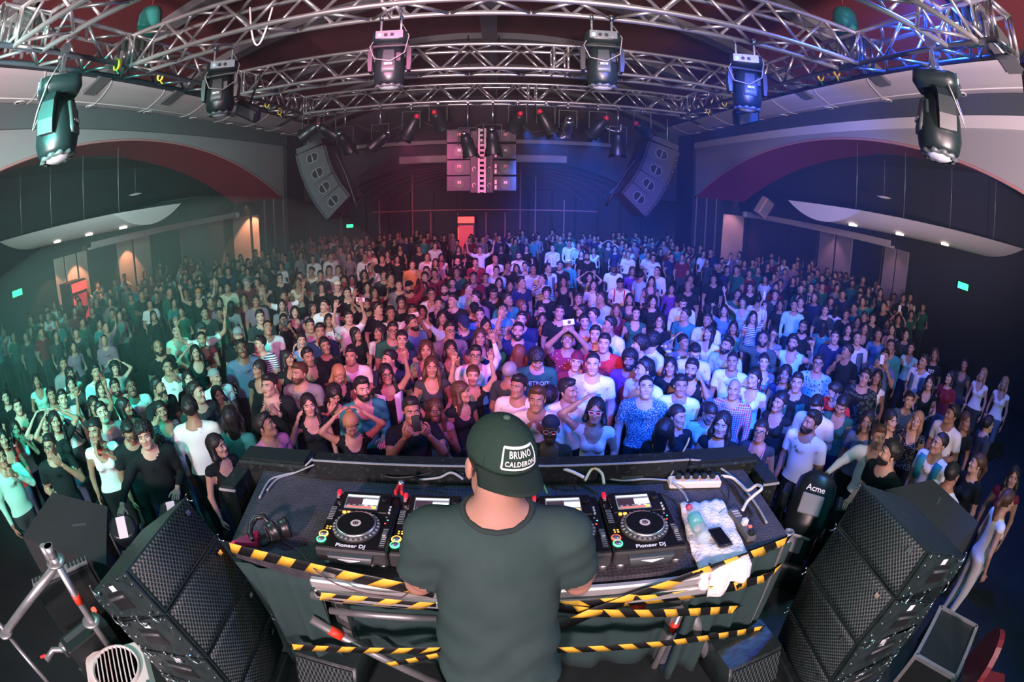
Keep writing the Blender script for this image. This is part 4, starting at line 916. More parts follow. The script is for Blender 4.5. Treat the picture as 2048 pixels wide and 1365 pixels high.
# ------------------------------------------------------------------ side-fill stacks, grilles facing the DJ
M_gril = tex_mat('speaker_grille', grille_build, .5); M_spk = mat('speaker_paint', (.008,.018,.018), .42, spec=.6, noise=(.022,.036,.036), nscale=18, bump=.2)
def stack(side, path, y0, y1):
    sg = 1 if side == 'left' else -1       # grille looks toward +x on the left stack
    for k in range(len(path)-1):
        (xa, za), (xb, zb) = path[k], path[k+1]; dn = Vector((xb-xa, 0, zb-za)); Hf = dn.length; dn.normalize()
        back = Vector((dn.z*sg, 0, -dn.x*sg));  back = back if back.x*sg < 0 else -back
        c = Vector(((xa+xb)/2, (y0+y1)/2, (za+zb)/2)); Wd = y1-y0; D = .50
        e = empty('stack_speaker', '%s cabinet from the top of the black speaker stack %s of the DJ' % (ORD[k], side), 'speaker', c, group='%s speaker stack cabinets' % side)
        def P(u, v, w): return Vector((0, u, 0))+dn*v+back*w        # u across, v down the face, w into the cabinet
        hb = Hf*.5-.004; hr = hb*.62; mb = MB()
        vs = [P(-Wd/2,-hb,.012),P(Wd/2,-hb,.012),P(Wd/2,hb,.012),P(-Wd/2,hb,.012),P(-Wd/2,-hr,D),P(Wd/2,-hr,D),P(Wd/2,hr,D),P(-Wd/2,hr,D)]
        mb.add(vs, [(0,1,2,3),(4,7,6,5),(0,4,5,1),(1,5,6,2),(2,6,7,3),(3,7,4,0)]); mb.build('body', M_spk, e)
        gr = MB(); n = 8; rows = []
        for i in range(n+1):
            v = -hb+.008+(2*hb-.016)*i/n; rows.append([Vector((u, v, .010-.006*math.sin(PI*i/n))) for u in np.linspace(-Wd/2+.012, Wd/2-.012, 3)])
        g_ = gr.sheet(rows).build('grille', M_gril, e); g_.matrix_local = Matrix((Vector((0,1,0)), dn, back)).transposed().to_4x4(); solidify(g_, .006)
        MB().box((0,0,0), (.028,.022,.004)).build('badge', M_chrome, e).matrix_local = frame(P(Wd/2-.06 if side == 'left' else -Wd/2+.08, -hb+.05, -.006), (0,1,0), -dn)
        # side plate facing us
        ou = -Wd/2-.006; mb = MB()
        pl = [P(ou,-hb*.97,.02),P(ou,hb*.97,.02),P(ou,hr*.97,D-.02),P(ou,-hr*.97,D-.02)]; pl2 = [q+Vector((0,-.012,0)) for q in pl]
        mb.add(pl+pl2, [(0,1,2,3),(7,6,5,4),(0,4,5,1),(1,5,6,2),(2,6,7,3),(3,7,4,0)]); sp_ = mb.build('side_plate', M_spk, e)
        hx = [P(ou-.0125, v, w) for v, w in ((-.045,.17),(.045,.17),(.045,.33),(-.045,.33))]; hx2 = [q+Vector((0,-.002,0)) for q in hx]
        MB().add(hx+hx2, [(3,2,1,0),(4,5,6,7),(0,1,5,4),(1,2,6,5),(2,3,7,6),(3,0,4,7)]).build('handle_recess', M_horn, sp_)
        MB().tube(P(ou-.016,-.02,.17), P(ou-.016,-.02,.33), .009, n=8).build('handle', M_mh2, sp_)
        hx = [P(ou-.014, v, w) for v, w in ((-hb*.7,.20),(-hb*.45,.20),(-hb*.45,.25),(-hb*.7,.25))]
        MB().add(hx, [(0,1,2,3),(3,2,1,0)]).build('sticker', M_ltxt, sp_)
        for v, w in ((-hb*.85,.04),(hb*.85,.04),(-hr*.8,D-.05),(hr*.8,D-.05),(0,.05),(-hb*.8,.28),(hb*.75,.28),(-hb*.86,.12),(hb*.86,.12),(-hb*.5,.04),(hb*.5,.04),(0,D-.04),(-hr*.4,D-.04),(.0,.40)): MB().tube(P(ou-.012,v,w), P(ou-.02,v,w), .008, n=8).build('bolt', M_chrome, sp_)
        for v, w in ((hb*.9,.06),(hb*.95,.20),(hb*.7,D-.08),(-hb*.8,D-.12)): MB().path([P(ou-.014+0*t, v+.028*math.sin(t), w+.028*math.cos(t))+Vector((0,-.014,0)) for t in np.linspace(-1.4, 2.6, 10)], .005, n=5).build('pin_ring', M_chrome, e)
        MB().path([P(Wd/2+.01, -hb*.9+.02*math.sin(t), .0+.02*math.cos(t)) for t in np.linspace(-1.5, 2.0, 8)], .004, n=5).build('pin_ring', M_chrome, e)
    (xb, zb) = path[-1]; tag(MB().box((xb-sg*.22, (y0+y1)/2, (STAGE+zb-.05)/2), (.44, y1-y0, zb-.05-STAGE), bev=.01).build('speaker_crate', M_spk), 'black crate carrying the speaker stack %s of the DJ' % side, 'crate', 'speaker stack crates')
stack('left', [(-1.376,2.017),(-1.266,1.812),(-1.175,1.563),(-1.133,1.296),(-1.143,1.026)], .98, 1.50)
stack('right', [(1.675,2.035),(1.609,1.796),(1.525,1.527),(1.529,1.22),(1.558,.95)], .94, 1.50)
# floor subs beside the stage
for sd, q, z in (('left', [(105,985),(215,1013),(213,1130),(45,1075)], 1.25), ('right', [(1771,980),(1865,959),(1925,1041),(1892,1072)], 1.25)):
    P_ = [at_z(*t, z) for t in q]; c = sum(P_, Vector())/4; e = empty('floor_subwoofer', 'big plain black subwoofer on the floor beyond the %s stack' % sd, 'speaker', (c.x, c.y, FLOOR), group='floor subwoofers')
    if sd == 'right': P_ = [P_[0], P_[1], P_[2]+Vector((.15,-.1,0)), P_[3]+Vector((-.15,-.2,0))]
    MB().prism([(t.x-c.x, t.y-c.y) for t in P_], 0, z-FLOOR).build('cabinet', mat('sub_carpet', (.022,.028,.028), .9, bump=.3, nscale=80), e)
    MB().box((.12,.02,z-FLOOR+.002), (.14,.02,.006), rot=Matrix.Rotation(.5, 3, 'Z')).build('tape_mark', M_mh2, e)
# floor strobes on the left
for lab, px, py, z, s in (('black floor strobe with a pale panel beyond the left stack', 240, 1035, 1.42, .62), ('second black floor strobe in the haze behind the first', 338, 1000, 1.35, .58)):
    p = at_z(px, py, z); e = empty('floor_strobe', lab, 'stage light', (p.x, p.y, z-.30), rot=(0,0,R(35)), group='floor strobes'); e.scale = (s,s,s)
    loft([(-.15,.26,.20,.07,0,0),(-.12,.34,.28,.10,0,0),(.12,.34,.28,.10,0,0),(.15,.26,.20,.07,0,0)]).build('housing', M_mh, e).matrix_local = Matrix.Translation((0,0,.30)) @ Matrix.Rotation(R(40), 4, 'X')
    MB().box((0,0,.152), (.12,.24,.01), bev=.004).build('panel', mat('strobe_panel', (.62,.60,.60), .3), e).matrix_local = Matrix.Translation((0,0,.30)) @ Matrix.Rotation(R(40), 4, 'X')
    mb = MB(); 
    for sx in (-.2,.2): mb.box((sx,0,.16), (.025,.10,.34), bev=.006)
    mb.box((0,0,.0), (.42,.14,.03), bev=.006); mb.build('yoke', M_mh2, e); MB().box((0,0,-.02-(z-.32)/2/s), (.3,.3,(z-.32)/s), bev=.01).build('plinth', M_blk, e)
# floor moving heads on the right
ACME = text_mesh('Acme', .055, .001, bold=.0008); ACME.materials.append(M_ltxt)
for lab, px, py, z, pan in (('floor moving head with a white maker name right of the booth', 1640, 955, 1.66, -.7), ('tilted floor moving head just below the other, right of the booth', 1608, 1022, 1.36, -.45)):
    p = at_z(px, py, z); e = empty('floor_moving_head', lab, 'stage light', (p.x, p.y, 0), rot=(0,0,-.74), group='floor moving heads')
    loft([(z-.80,.40,.36,.05,0,0),(z-.62,.40,.36,.06,0,0),(z-.58,.34,.30,.06,0,0)]).build('base', M_mh, e); MB().box((0,0,(z-.80)/2), (.36,.32,z-.80), bev=.01).build('plinth', M_blk, e)
    mb = MB(); 
    for sx in (-.19,.19): mb.box((sx,0,z-.36), (.05,.16,.46), bev=.015)
    mb.build('yoke', M_mh, e)
    Mh_ = Matrix.Translation((0,0,z-.20)) @ Matrix.Rotation(pan, 4, 'X') 
    loft([(-.22,.20,.20,.08,0,0),(-.15,.29,.29,.12,0,0),(.02,.31,.30,.12,0,0),(.15,.27,.27,.12,0,0),(.20,.16,.16,.07,0,0)]).build('head', M_mh, e).matrix_local = Mh_
    MB().box((0,-.148,-.03), (.15,.03,.13), bev=.006).build('front_plate', mat('strobe_grey', (.22,.24,.25), .35), e).matrix_local = Mh_
    link('maker_name', ACME, e, M=Mh_ @ frame((0,-.160,.07), (1,0,0), (0,0,1)))
    MB().lathe([(.0,-.235),(.08,-.23),(.095,-.21)], 20).build('lens', M_lens, e).matrix_local = Mh_
# scaffold at the left edge
def pole(e, a, b, r=.026): MB().tube(a, b, r, n=14).build('tube', M_tube, e)
def rosette(e, c): MB().lathe([(.028,-.006),(.065,-.006),(.065,.006),(.028,.006)], 18, M=Matrix.Translation(c)).build('rosette', M_tube, e)
px_, py_ = -2.16, 1.06
e = empty('scaffold', 'bright steel scaffold frame standing at the lower left edge', 'scaffold', (px_, py_, STAGE))
pole(e, (0,0,0), (0,0,1.0)); rosette(e, (0,0,.90)); rosette(e, (0,0,.48)); MB().tube((.0,-.0,.93), (.0,0,1.0), .03, n=14).build('spigot', M_tube, e)
MB().tube((-.07,0,.86), (-.07,0,.98), .022, n=12).build('coupler', M_tube, e); MB().tube((0,0,.62), (0,0,.68), .029, n=14).build('red_tape', mat('red_tape', (.75,.05,.02), .5), e)
a = at_z(98,1112,1.73)-Vector((px_,py_,STAGE)); b = at_z(12,1265,1.30)-Vector((px_,py_,STAGE)); pole(e, (0,0,.88), b); rosette(e, b)
pole(e, b, at_z(105,1375,1.0)-Vector((px_,py_,STAGE)), .018); pole(e, b, at_z(-40,1200,1.4)-Vector((px_,py_,STAGE)), .018)
# gear in the lower left corner
p = at_z(238, 1345, 1.12); e = empty('floor_fan', 'beige box fan with a round ribbed grille at the bottom left', 'fan', (p.x, p.y, STAGE), rot=(0,0,.70)); e.scale = (1.25,1.25,1.1)
MB().box((0,0,.14), (.36,.30,.27), bev=.02).build('housing', mat('beige_plastic', (.62,.60,.56), .45), e); MB().lathe([(.12,.276),(.125,.290),(.135,.290),(.138,.274)], 32, caps=False).build('rim', mat('beige_plastic', (.6,.6,.6), .45), e)
MB().lathe([(.0,.279),(.12,.279)], 32).build('well', M_blk, e)
for k in range(9): MB().box((-.096+.024*k,0,.286), (.007,2*math.sqrt(.0144-(.096-.024*k)**2 if abs(.096-.024*k) < .119 else .001),.006)).build('rib', MATS['beige_plastic'], e)
for x, y in ((-.15,.12),(.15,.12),(-.15,-.12),(.15,-.12)): MB().tube((x,y,.274), (x,y,.282), .008, n=8).build('screw', M_mh2, e)
p = at_z(165, 1262, 1.25); e = empty('amplifier_case', 'slim black amplifier with red lights at the lower left', 'amplifier', (p.x, p.y, STAGE), rot=(0,0,-.35))
MB().box((0,0,.20), (.16,.36,.40), bev=.01).build('case', M_blk, e); MB().box((-.02,0,.402), (.05,.30,.008)).build('top_strip', M_mh2, e); MB().tube((-.07,.16,.40), (-.07,.16,.42), .018, n=10).build('red_light', M_rd, e)
p = at_z(130, 1140, 1.55); e = empty('control_rack', 'grey rack strip with rows of sockets behind the scaffold', 'rack', (p.x-.1, p.y, STAGE), rot=(0,0,-.62))
MB().box((0,0,.32), (.10,.44,.64), bev=.008).build('case', M_blk, e); MB().box((0,0,.65), (.075,.44,.02), bev=.004).build('socket_strip', mat('rack_grey', (.16,.175,.175), .5), e)
for g in (-.14,.14):
    for k in range(5):
        for j in range(2): MB().tube((-.02+.03*j,g-.06+.03*k,.66), (-.02+.03*j,g-.06+.03*k,.668), .010, n=8).build('socket', M_horn, e)
p = at_z(185, 1330, 1.0); e = empty('power_box', 'small black power box with red socket cluster at the bottom left', 'power box', (p.x+.02, p.y, STAGE), rot=(0,0,.2))
MB().box((0,0,.09), (.20,.16,.18), bev=.01).build('case', M_blk, e); MB().box((0,-.02,.185), (.05,.05,.02), bev=.004).build('red_socket', MATS['tool_red'], e)
for k in range(6): MB().tube((-.05+.02*(k%3),.03+.02*(k//3),.18), (-.05+.02*(k%3),.03+.02*(k//3),.19), .007, n=8).build('terminal', M_yel, e)
p = at_z(110,1290,1.0); e = empty('truss_clamp', 'steel clamp with red lever lying at the lower left', 'clamp', (p.x, p.y, STAGE), rot=(0,0,.9))
MB().path([(-.15,0,.06),(-.05,.02,.10),(.05,.0,.08),(.14,-.02,.05)], .022, n=8).build('body', M_tube, e); MB().box((-.16,.02,.08), (.06,.02,.02), bev=.004).build('lever', MATS['tool_red'], e); MB().tube((.05,0,.03), (.05,0,.13), .03, n=12).build('bolt', M_silver, e)
# gear in the lower right corner
p = at_z(1880, 1305, 1.05); e = empty('flight_case', 'black flight case with aluminium edges at the bottom right', 'flight case', (p.x, p.y, STAGE), rot=(0,0,.5))
MB().box((0,0,.15), (.50,.34,.30), bev=.006).build('body', M_blk, e)
for sx in (-1,1):
    for sy in (-1,1): MB().box((sx*.25,sy*.17,.15), (.028,.028,.31)).build('edge', M_tube, e)
    MB().box((0,sx*.17,.30), (.5,.026,.026)).build('edge', M_tube, e); MB().box((sx*.25,0,.30), (.026,.34,.026)).build('edge', M_tube, e)
MB().box((.1,-.176,.2), (.12,.01,.06)).build('latch', M_silver, e)
p = at_z(1982, 1345, 1.35); e = empty('red_chair', 'dark red round-backed chair at the bottom right corner', 'chair', (p.x, p.y, STAGE), rot=(0,0,.75))
M_rv = mat('red_vinyl', (.13,.010,.018), .4)
MB().prism([(.17*math.cos(t), .06+.30*math.sin(t)) for t in np.linspace(0, PI, 15)]+[(-.17,-.02),(.17,-.02)], -.02, .02, frame((0,.12,.40), (1,0,0), (0,0,1))).build('backrest', M_rv, e)
MB().prism([(.045*math.cos(t), .045*math.sin(t)) for t in np.linspace(0, 2*PI, 15)[:-1]], -.003, .003, frame((.03,.097,.56), (1,0,0), (0,0,1))).build('badge', M_ltxt, e)
MB().box((0,-.06,.34), (.36,.36,.05), bev=.02).build('seat', M_rv, e)
for x in (-.15,.15):
    for y in (-.20,.09): MB().tube((x,y,.33), (x*1.1,y,0), .012, n=8).build('leg', M_mh2, e)
# low wedge grilles under the booth sides
for sd, px, py, rz in (('left', 655, 1345, -.15), ('right', 1505, 1340, .2)):
    p = at_z(px, py, 1.0); e = empty('floor_monitor', 'low dark grille-fronted monitor on the stage floor, %s of the DJ' % sd, 'speaker', (p.x, p.y+.1, STAGE), rot=(0,0,rz), group='floor monitors')
    loft([(0,.36,.34,.01,0,0),(.22,.36,.24,.01,0,.05)]).build('cabinet', M_spk, e); MB().box((0,-.125,.11), (.32,.012,.20), rot=Matrix.Rotation(R(-24), 3, 'X')).build('grille', M_gril, e)
p = at_y(470, 1090, 1.7); tag(MB().prism([(0,0),(.10,.12),(.14,.02)], 0, .02).build('pink_card', mat('pink_card', (.7,.03,.16), .5), loc=(at_z(462,1085,1.74).x, at_z(462,1085,1.74).y, 1.722)), 'small bright pink card at the left table corner', 'card')
# ------------------------------------------------------------------ people: signed-distance modelling -> one continuous skin
def vlen(a): return np.sqrt((a*a).sum(-1))
def sd_cone(p, a, b, ra, rb, sc=(1,1,1)):
    """tapered capsule; sc squashes space (clothes, torso)"""
    sc = np.array(sc, np.float32); a = np.array(a, np.float32)*sc; b = np.array(b, np.float32)*sc; q = p*sc
    ba = b-a; pa = q-a; h = np.clip((pa@ba)/max(1e-9, float(ba@ba)), 0, 1)
    return vlen(pa-h[..., None]*ba)-(ra+(rb-ra)*h)
def sd_ell(p, c, r):
    r = np.array(r, np.float32); q = (p-np.array(c, np.float32))/r; k = vlen(q)
    return (k-1)*k/np.maximum(vlen(q/r), 1e-6)*1.0
def smin(a, b, k):
    h = np.clip(.5+.5*(b-a)/k, 0, 1); return b*(1-h)+a*h-k*h*(1-h)
def smax(a, b, k): return -smin(-a, -b, k)
def surface_nets(fn, lo, hi, h):
    """dual mesh of the zero level of fn on a grid"""
    lo = np.array(lo, float); hi = np.array(hi, float); n = np.ceil((hi-lo)/h).astype(int)+1
    gx, gy, gz = (lo[i]+h*np.arange(n[i]) for i in range(3))
    P = np.stack(np.meshgrid(gx, gy, gz, indexing='ij'), -1).astype(np.float32)
    D = fn(P.reshape(-1, 3)).reshape(n).astype(np.float32); S = D < 0
    A = np.zeros(tuple(n-1)+(3,)); C = np.zeros(tuple(n-1))
    offs = [(i, j, k) for i in (0,1) for j in (0,1) for k in (0,1)]
    def sl(o): return tuple(slice(o[q], o[q]+n[q]-1) for q in range(3))
    for a in offs:
        for q in range(3):
            if a[q]: continue
            b = list(a); b[q] = 1; b = tuple(b); da, db = D[sl(a)], D[sl(b)]; cr = (da < 0) != (db < 0)
            t = np.where(cr, da/np.where(cr, da-db, 1), 0)
            pos = np.zeros(da.shape+(3,)); 
            for w in range(3): pos[..., w] = a[w]
            pos[..., q] += t; A += pos*cr[..., None]; C += cr
    act = C > 0; idx = -np.ones(act.shape, int); idx[act] = np.arange(act.sum())
    cell = np.argwhere(act); V = lo+h*(cell+A[act]/C[act][:, None]); F = []
    for q in range(3):
        u, w = (q+1)%3, (q+2)%3
        s0 = [slice(None)]*3; s1 = [slice(None)]*3; s0[q] = slice(0, n[q]-1); s1[q] = slice(1, n[q])
        ch = S[tuple(s0)] != S[tuple(s1)]; ch = ch.copy()
        for ax in (u, w):
            z = [slice(None)]*3; z[ax] = 0; ch[tuple(z)] = False; z[ax] = n[ax]-1; ch[tuple(z)] = False
        e = np.argwhere(ch)
        if not len(e): continue
        flip = S[tuple(s0)][tuple(e.T)]
        def cid(du, dw):
            c = e.copy(); c[:, u] -= du; c[:, w] -= dw; return idx[tuple(c.T)]
        quad = np.stack([cid(1,1), cid(0,1), cid(0,0), cid(1,0)], 1)
        quad[~flip] = quad[~flip][:, ::-1]; F.append(quad)
    F = np.concatenate(F) if F else np.zeros((0,4), int)
    F = F[(F >= 0).all(1)]
    return V.astype(np.float32), F
def relax(V, F, it=1, lam=.5):
    for _ in range(it):
        acc = np.zeros_like(V); cnt = np.zeros(len(V))
        for a in range(4):
            b = (a+1) % 4; np.add.at(acc, F[:, a], V[F[:, b]]); np.add.at(acc, F[:, b], V[F[:, a]]); np.add.at(cnt, F[:, a], 1); np.add.at(cnt, F[:, b], 1)
        V = V*(1-lam)+lam*acc/np.maximum(cnt, 1)[:, None]
    return V.astype(np.float32)

# slots of a person's mesh
SKIN, TOP, BOT, SHOE, SLEEVE, FORE, SCOOP, LIP, EYE, IRIS, BROW = range(11)
# ---- head: origin at eye level in the middle of the skull, face looks to -y
def head_sdf(p, fem=False, neck=True):
    d = sd_ell(p, (0,.012,.035), (.073,.093,.083))
    d = smin(d, sd_ell(p, (0,-.032,-.042), (.055 if fem else .059,.060,.072)), .035)
    d = smin(d, sd_cone(p, (-.012,-.074,-.098), (.012,-.074,-.098), .016 if fem else .02, .016 if fem else .02), .03)
    d = smin(d, sd_cone(p, (-.042,-.01,-.075), (-.018,-.065,-.098), .016, .014), .03); d = smin(d, sd_cone(p, (.042,-.01,-.075), (.018,-.065,-.098), .016, .014), .03)
    for s in (-1,1):
        d = smin(d, sd_ell(p, (s*.042,-.064,-.026), (.022,.022,.018)), .022)
        d = smin(d, sd_ell(p, (s*.077,.012,-.012), (.010,.020,.032)), .008)
    d = smin(d, sd_cone(p, (-.034,-.078,.024), (.034,-.078,.024), .010 if fem else .013, .010 if fem else .013), .018)
    for s in (-1,1): d = smax(d, -sd_ell(p, (s*.031,-.104,.002), (.022,.020,.0135)), .014)
    d = smin(d, sd_cone(p, (0,-.086,.004), (0,-.106,-.034), .007, .0115), .012)
    for s in (-1,1): d = smin(d, sd_ell(p, (s*.013,-.096,-.038), (.009,.012,.008)), .008)
    d = smin(d, sd_cone(p, (-.018,-.088,-.061), (.018,-.088,-.061), .0065, .0065), .008)
    d = smin(d, sd_cone(p, (-.015,-.086,-.0715), (.015,-.086,-.0715), .0075, .0075), .008)
    d = smax(d, -sd_cone(p, (-.022,-.097,-.0665), (.022,-.097,-.0665), .0025, .0025), .004)
    if neck: d = smin(d, sd_cone(p, (0,.018,-.17), (0,.02,-.06), .050 if fem else .058, .048 if fem else .055), .03)
    return d
def head_parts(fem, h):
    V, F = surface_nets(lambda p: head_sdf(p, fem), (-.105,-.145,-.165), (.105,.125,.135), h); V = relax(V, F, 1, .35)
    c = V[F].mean(1); m = np.full(len(F), SKIN)
    lip = (np.abs(c[:, 0]) < .024) & (c[:, 2] < -.054) & (c[:, 2] > -.080) & (c[:, 1] < -.083) & (np.abs(c[:, 0])*.5+np.abs(c[:, 2]+.0665) < .0155); m[lip] = LIP
    Vs, Fs, Ms = [V], [F], [m]; off = len(V)
    def put(v, f, mi):
        nonlocal off
        Vs.append(np.array(v, np.float32)); Fs.append(np.array(f)+off); Ms.append(np.full(len(f), mi)); off += len(v)
    n = 8
    for s in ((-1,1) if h < .02 else ()):        # eyeballs and irises, brows
        for r, cy, mi in ((.0115,-.0790,EYE), (.0078,-.0842,IRIS)):
            v = []; f = []
            for i in range(5):
                t = PI/2*i/4
                for k in range(n): v.append((s*.031+r*math.sin(t)*math.cos(2*PI*k/n), cy-r*math.cos(t), .002+r*.82*math.sin(t)*math.sin(2*PI*k/n)))
            for i in range(4):
                for k in range(n): f.append((i*n+k, i*n+(k+1)%n, (i+1)*n+(k+1)%n, (i+1)*n+k))
            put(v, f, mi)
        v = []; f = []
        for i, (x, z, y) in enumerate(((.014,.021,-.097),(.026,.0255,-.096),(.038,.025,-.090),(.048,.018,-.080))):
            w = .0045 if i < 3 else .002
            v += [(s*x, y, z-w), (s*x, y-.003, z), (s*x, y+.002, z+w)]
        for i in range(3):
            for k in range(2): f.append((i*3+k, i*3+k+1, i*3+4+k, i*3+3+k))
        put(v, f, BROW)
    return np.concatenate(Vs), np.concatenate(Fs), np.concatenate(Ms)
# ---- hand: wrist at origin, fingers along -z, palm faces -y; thumb to +x
def hand_mesh(kind):
    V, F = [], []
    def tube(pts, rad, n=6, flat=1.0):
        o = len(V); P = [np.array(p, float) for p in pts]
        for i, p in enumerate(P):
            t = P[min(i+1, len(P)-1)]-P[max(i-1, 0)]; t /= np.linalg.norm(t)+1e-9
            a = np.cross(t, (0,1,0)); a /= np.linalg.norm(a)+1e-9; b = np.cross(t, a)
            for k in range(n):
                th = 2*PI*k/n; V.append(p+(a*math.cos(th)+b*math.sin(th)*flat)*rad[i])
        for i in range(len(P)-1):
            for k in range(n): F.append((o+i*n+k, o+i*n+(k+1)%n, o+(i+1)*n+(k+1)%n, o+(i+1)*n+k))
        e = o+(len(P)-1)*n; F.append((e, e+1, e+2, e+3)); F.append((e, e+3, e+4, e+5))
    tube([(0,0,.015),(0,0,-.01),(0,0,-.04),(0,0,-.075),(0,0,-.093)], [.028,.034,.042,.043,.034], 8, .42)
    curl = {'open': .12, 'relax': .45, 'fist': 1.45, 'grip': 1.15, 'point': 1.4}[kind]
    for i, (x, L) in enumerate(((.031,.072), (.011,.080), (-.010,.074), (-.030,.058))):
        c = .12 if (kind == 'point' and i == 0) else curl; sp = (x*.55 if kind == 'open' else x*.12)
        p = np.array((x, 0, -.085)); pts = [p]; ang = c*.35
        for s in (.44, .32, .24):
            ang += c*.55; d = np.array((sp*.9, -math.sin(min(ang, 3)), -math.cos(min(ang, 3)))); p = p+d*L*s; pts.append(p)
        tube(pts, [.0095,.0088,.008,.006])
    p = np.array((.030,-.004,-.028)); k = .8 if kind in ('fist','grip','point') else .25
    tube([p, p+(.026,-.010-k*.01,-.024), p+(.040-k*.012,-.018-k*.02,-.050), p+(.046-k*.03,-.022-k*.03,-.072)], [.014,.0115,.010,.007])
    return np.array(V, np.float32), np.array(F)
_hands = {}
def hand(kind):
    if kind not in _hands: _hands[kind] = hand_mesh(kind)
    return _hands[kind]
def unit(v): v = np.array(v, float); return v/(np.linalg.norm(v)+1e-9)
# ---- arm targets per pose: (elbow, wrist, hand kind, palm direction) for the figure's +x arm; the -x arm mirrors x
ARMS = {
 'down':  ((.245,.03,1.13), (.235,-.05,.88), 'relax', (-1,0,0)),
 'bent':  ((.25,.05,1.14), (.13,-.22,1.12), 'relax', (-.4,0,-1)),
 'fold':  ((.24,.0,1.13), (-.02,-.20,1.17), 'relax', (0,1,-.3)),
 'up':    ((.29,-.06,1.60), (.23,-.12,1.86), 'open', (0,-1,0)),
 'upwide':((.40,-.04,1.53), (.44,-.08,1.80), 'open', (0,-1,.1)),
 'point': ((.29,-.14,1.52), (.25,-.30,1.75), 'point', (-.3,-1,0)),
 'fist':  ((.36,-.05,1.42), (.33,-.12,1.68), 'fist', (-.3,-1,0)),
 'head':  ((.36,-.02,1.56), (.13,.0,1.73), 'relax', (-1,0,-.4)),
 'face':  ((.27,-.10,1.20), (.09,-.18,1.46), 'relax', (-.2,1,0)),
 'clap':  ((.25,-.12,1.16), (.10,-.26,1.40), 'open', (-1,0,0)),
 'phone': ((.24,-.16,1.26), (.10,-.30,1.52), 'grip', (-.2,.6,0)),
 'high':  ((.26,-.13,1.58), (.07,-.20,1.80), 'grip', (-.3,.3,0)),
 'drink': ((.28,-.10,1.22), (.06,-.19,1.45), 'grip', (-.6,.5,0)),
 'ear':   ((.30,-.06,1.22), (.17,-.10,1.50), 'relax', (-1,0,0)),
 'reach': ((.36,-.18,1.30), (.46,-.40,1.24), 'open', (0,0,-1)),
 'deck':  ((.30,-.10,1.10), (.22,-.36,1.08), 'relax', (0,0,-1)),
}
def body_sdf_fn(fem, armL, armR, wide=1.0, sleeve=True):
    sh = (.165 if fem else .19)*wide; parts = []
    def fn(p):
        q = p
        if fem:
            d = sd_cone(q, (0,0,.98), (0,0,1.10), .155, .118, (1,1.35,1)); d = smin(d, sd_cone(q, (0,0,1.10), (0,0,1.33), .118, .135, (1,1.4,1)), .05)
            for s in (-1,1): d = smin(d, sd_ell(q, (s*.068,-.085,1.27), (.062,.058,.058)), .045)
            d = smin(d, sd_cone(q, (-sh+.03,.01,1.405), (sh-.03,.01,1.405), .052, .052), .07)
        else:
            d = sd_cone(q, (0,0,.98), (0,0,1.15), .150*wide, .148*wide, (1,1.35,1)); d = smin(d, sd_cone(q, (0,0,1.15), (0,0,1.34), .150*wide, .165*wide, (1,1.45,1)), .05)
            d = smin(d, sd_cone(q, (-sh+.03,.01,1.415), (sh-.03,.01,1.415), .062, .062), .08)
        d = smin(d, sd_cone(q, (0,.012,1.40), (0,.005,1.56), .058 if fem else .068, .046 if fem else .054), .05)
        for s in (-1,1):
            d = smin(d, sd_cone(q, (s*.085,0,.95), (s*.095,-.015,.52), .092, .064), .05)
            d = smin(d, sd_cone(q, (s*.095,-.015,.52), (s*.095,.015,.10), .062, .042), .02)
            d = smin(d, sd_cone(q, (s*.098,.03,.045), (s*.11,-.13,.035), .040, .036), .03)
        for s, (el, wr, hk, pd) in ((1, armL), (-1, armR)):
            S = np.array((s*sh, .01, 1.405)); E = np.array((s*el[0]*(.93 if fem else 1), el[1], el[2])); Wp = np.array((s*wr[0], wr[1], wr[2]))
            d = smin(d, sd_cone(q, S, E, .050 if fem else .060, .037 if fem else .044), .045)
            d = smin(d, sd_cone(q, E, Wp, .038 if fem else .046, .025 if fem else .030), .02)
            if sleeve: d = np.minimum(d, sd_cone(q, S, S+(E-S)*.58, .056 if fem else .069, .052 if fem else .064))      # sleeve
        return d
    return fn
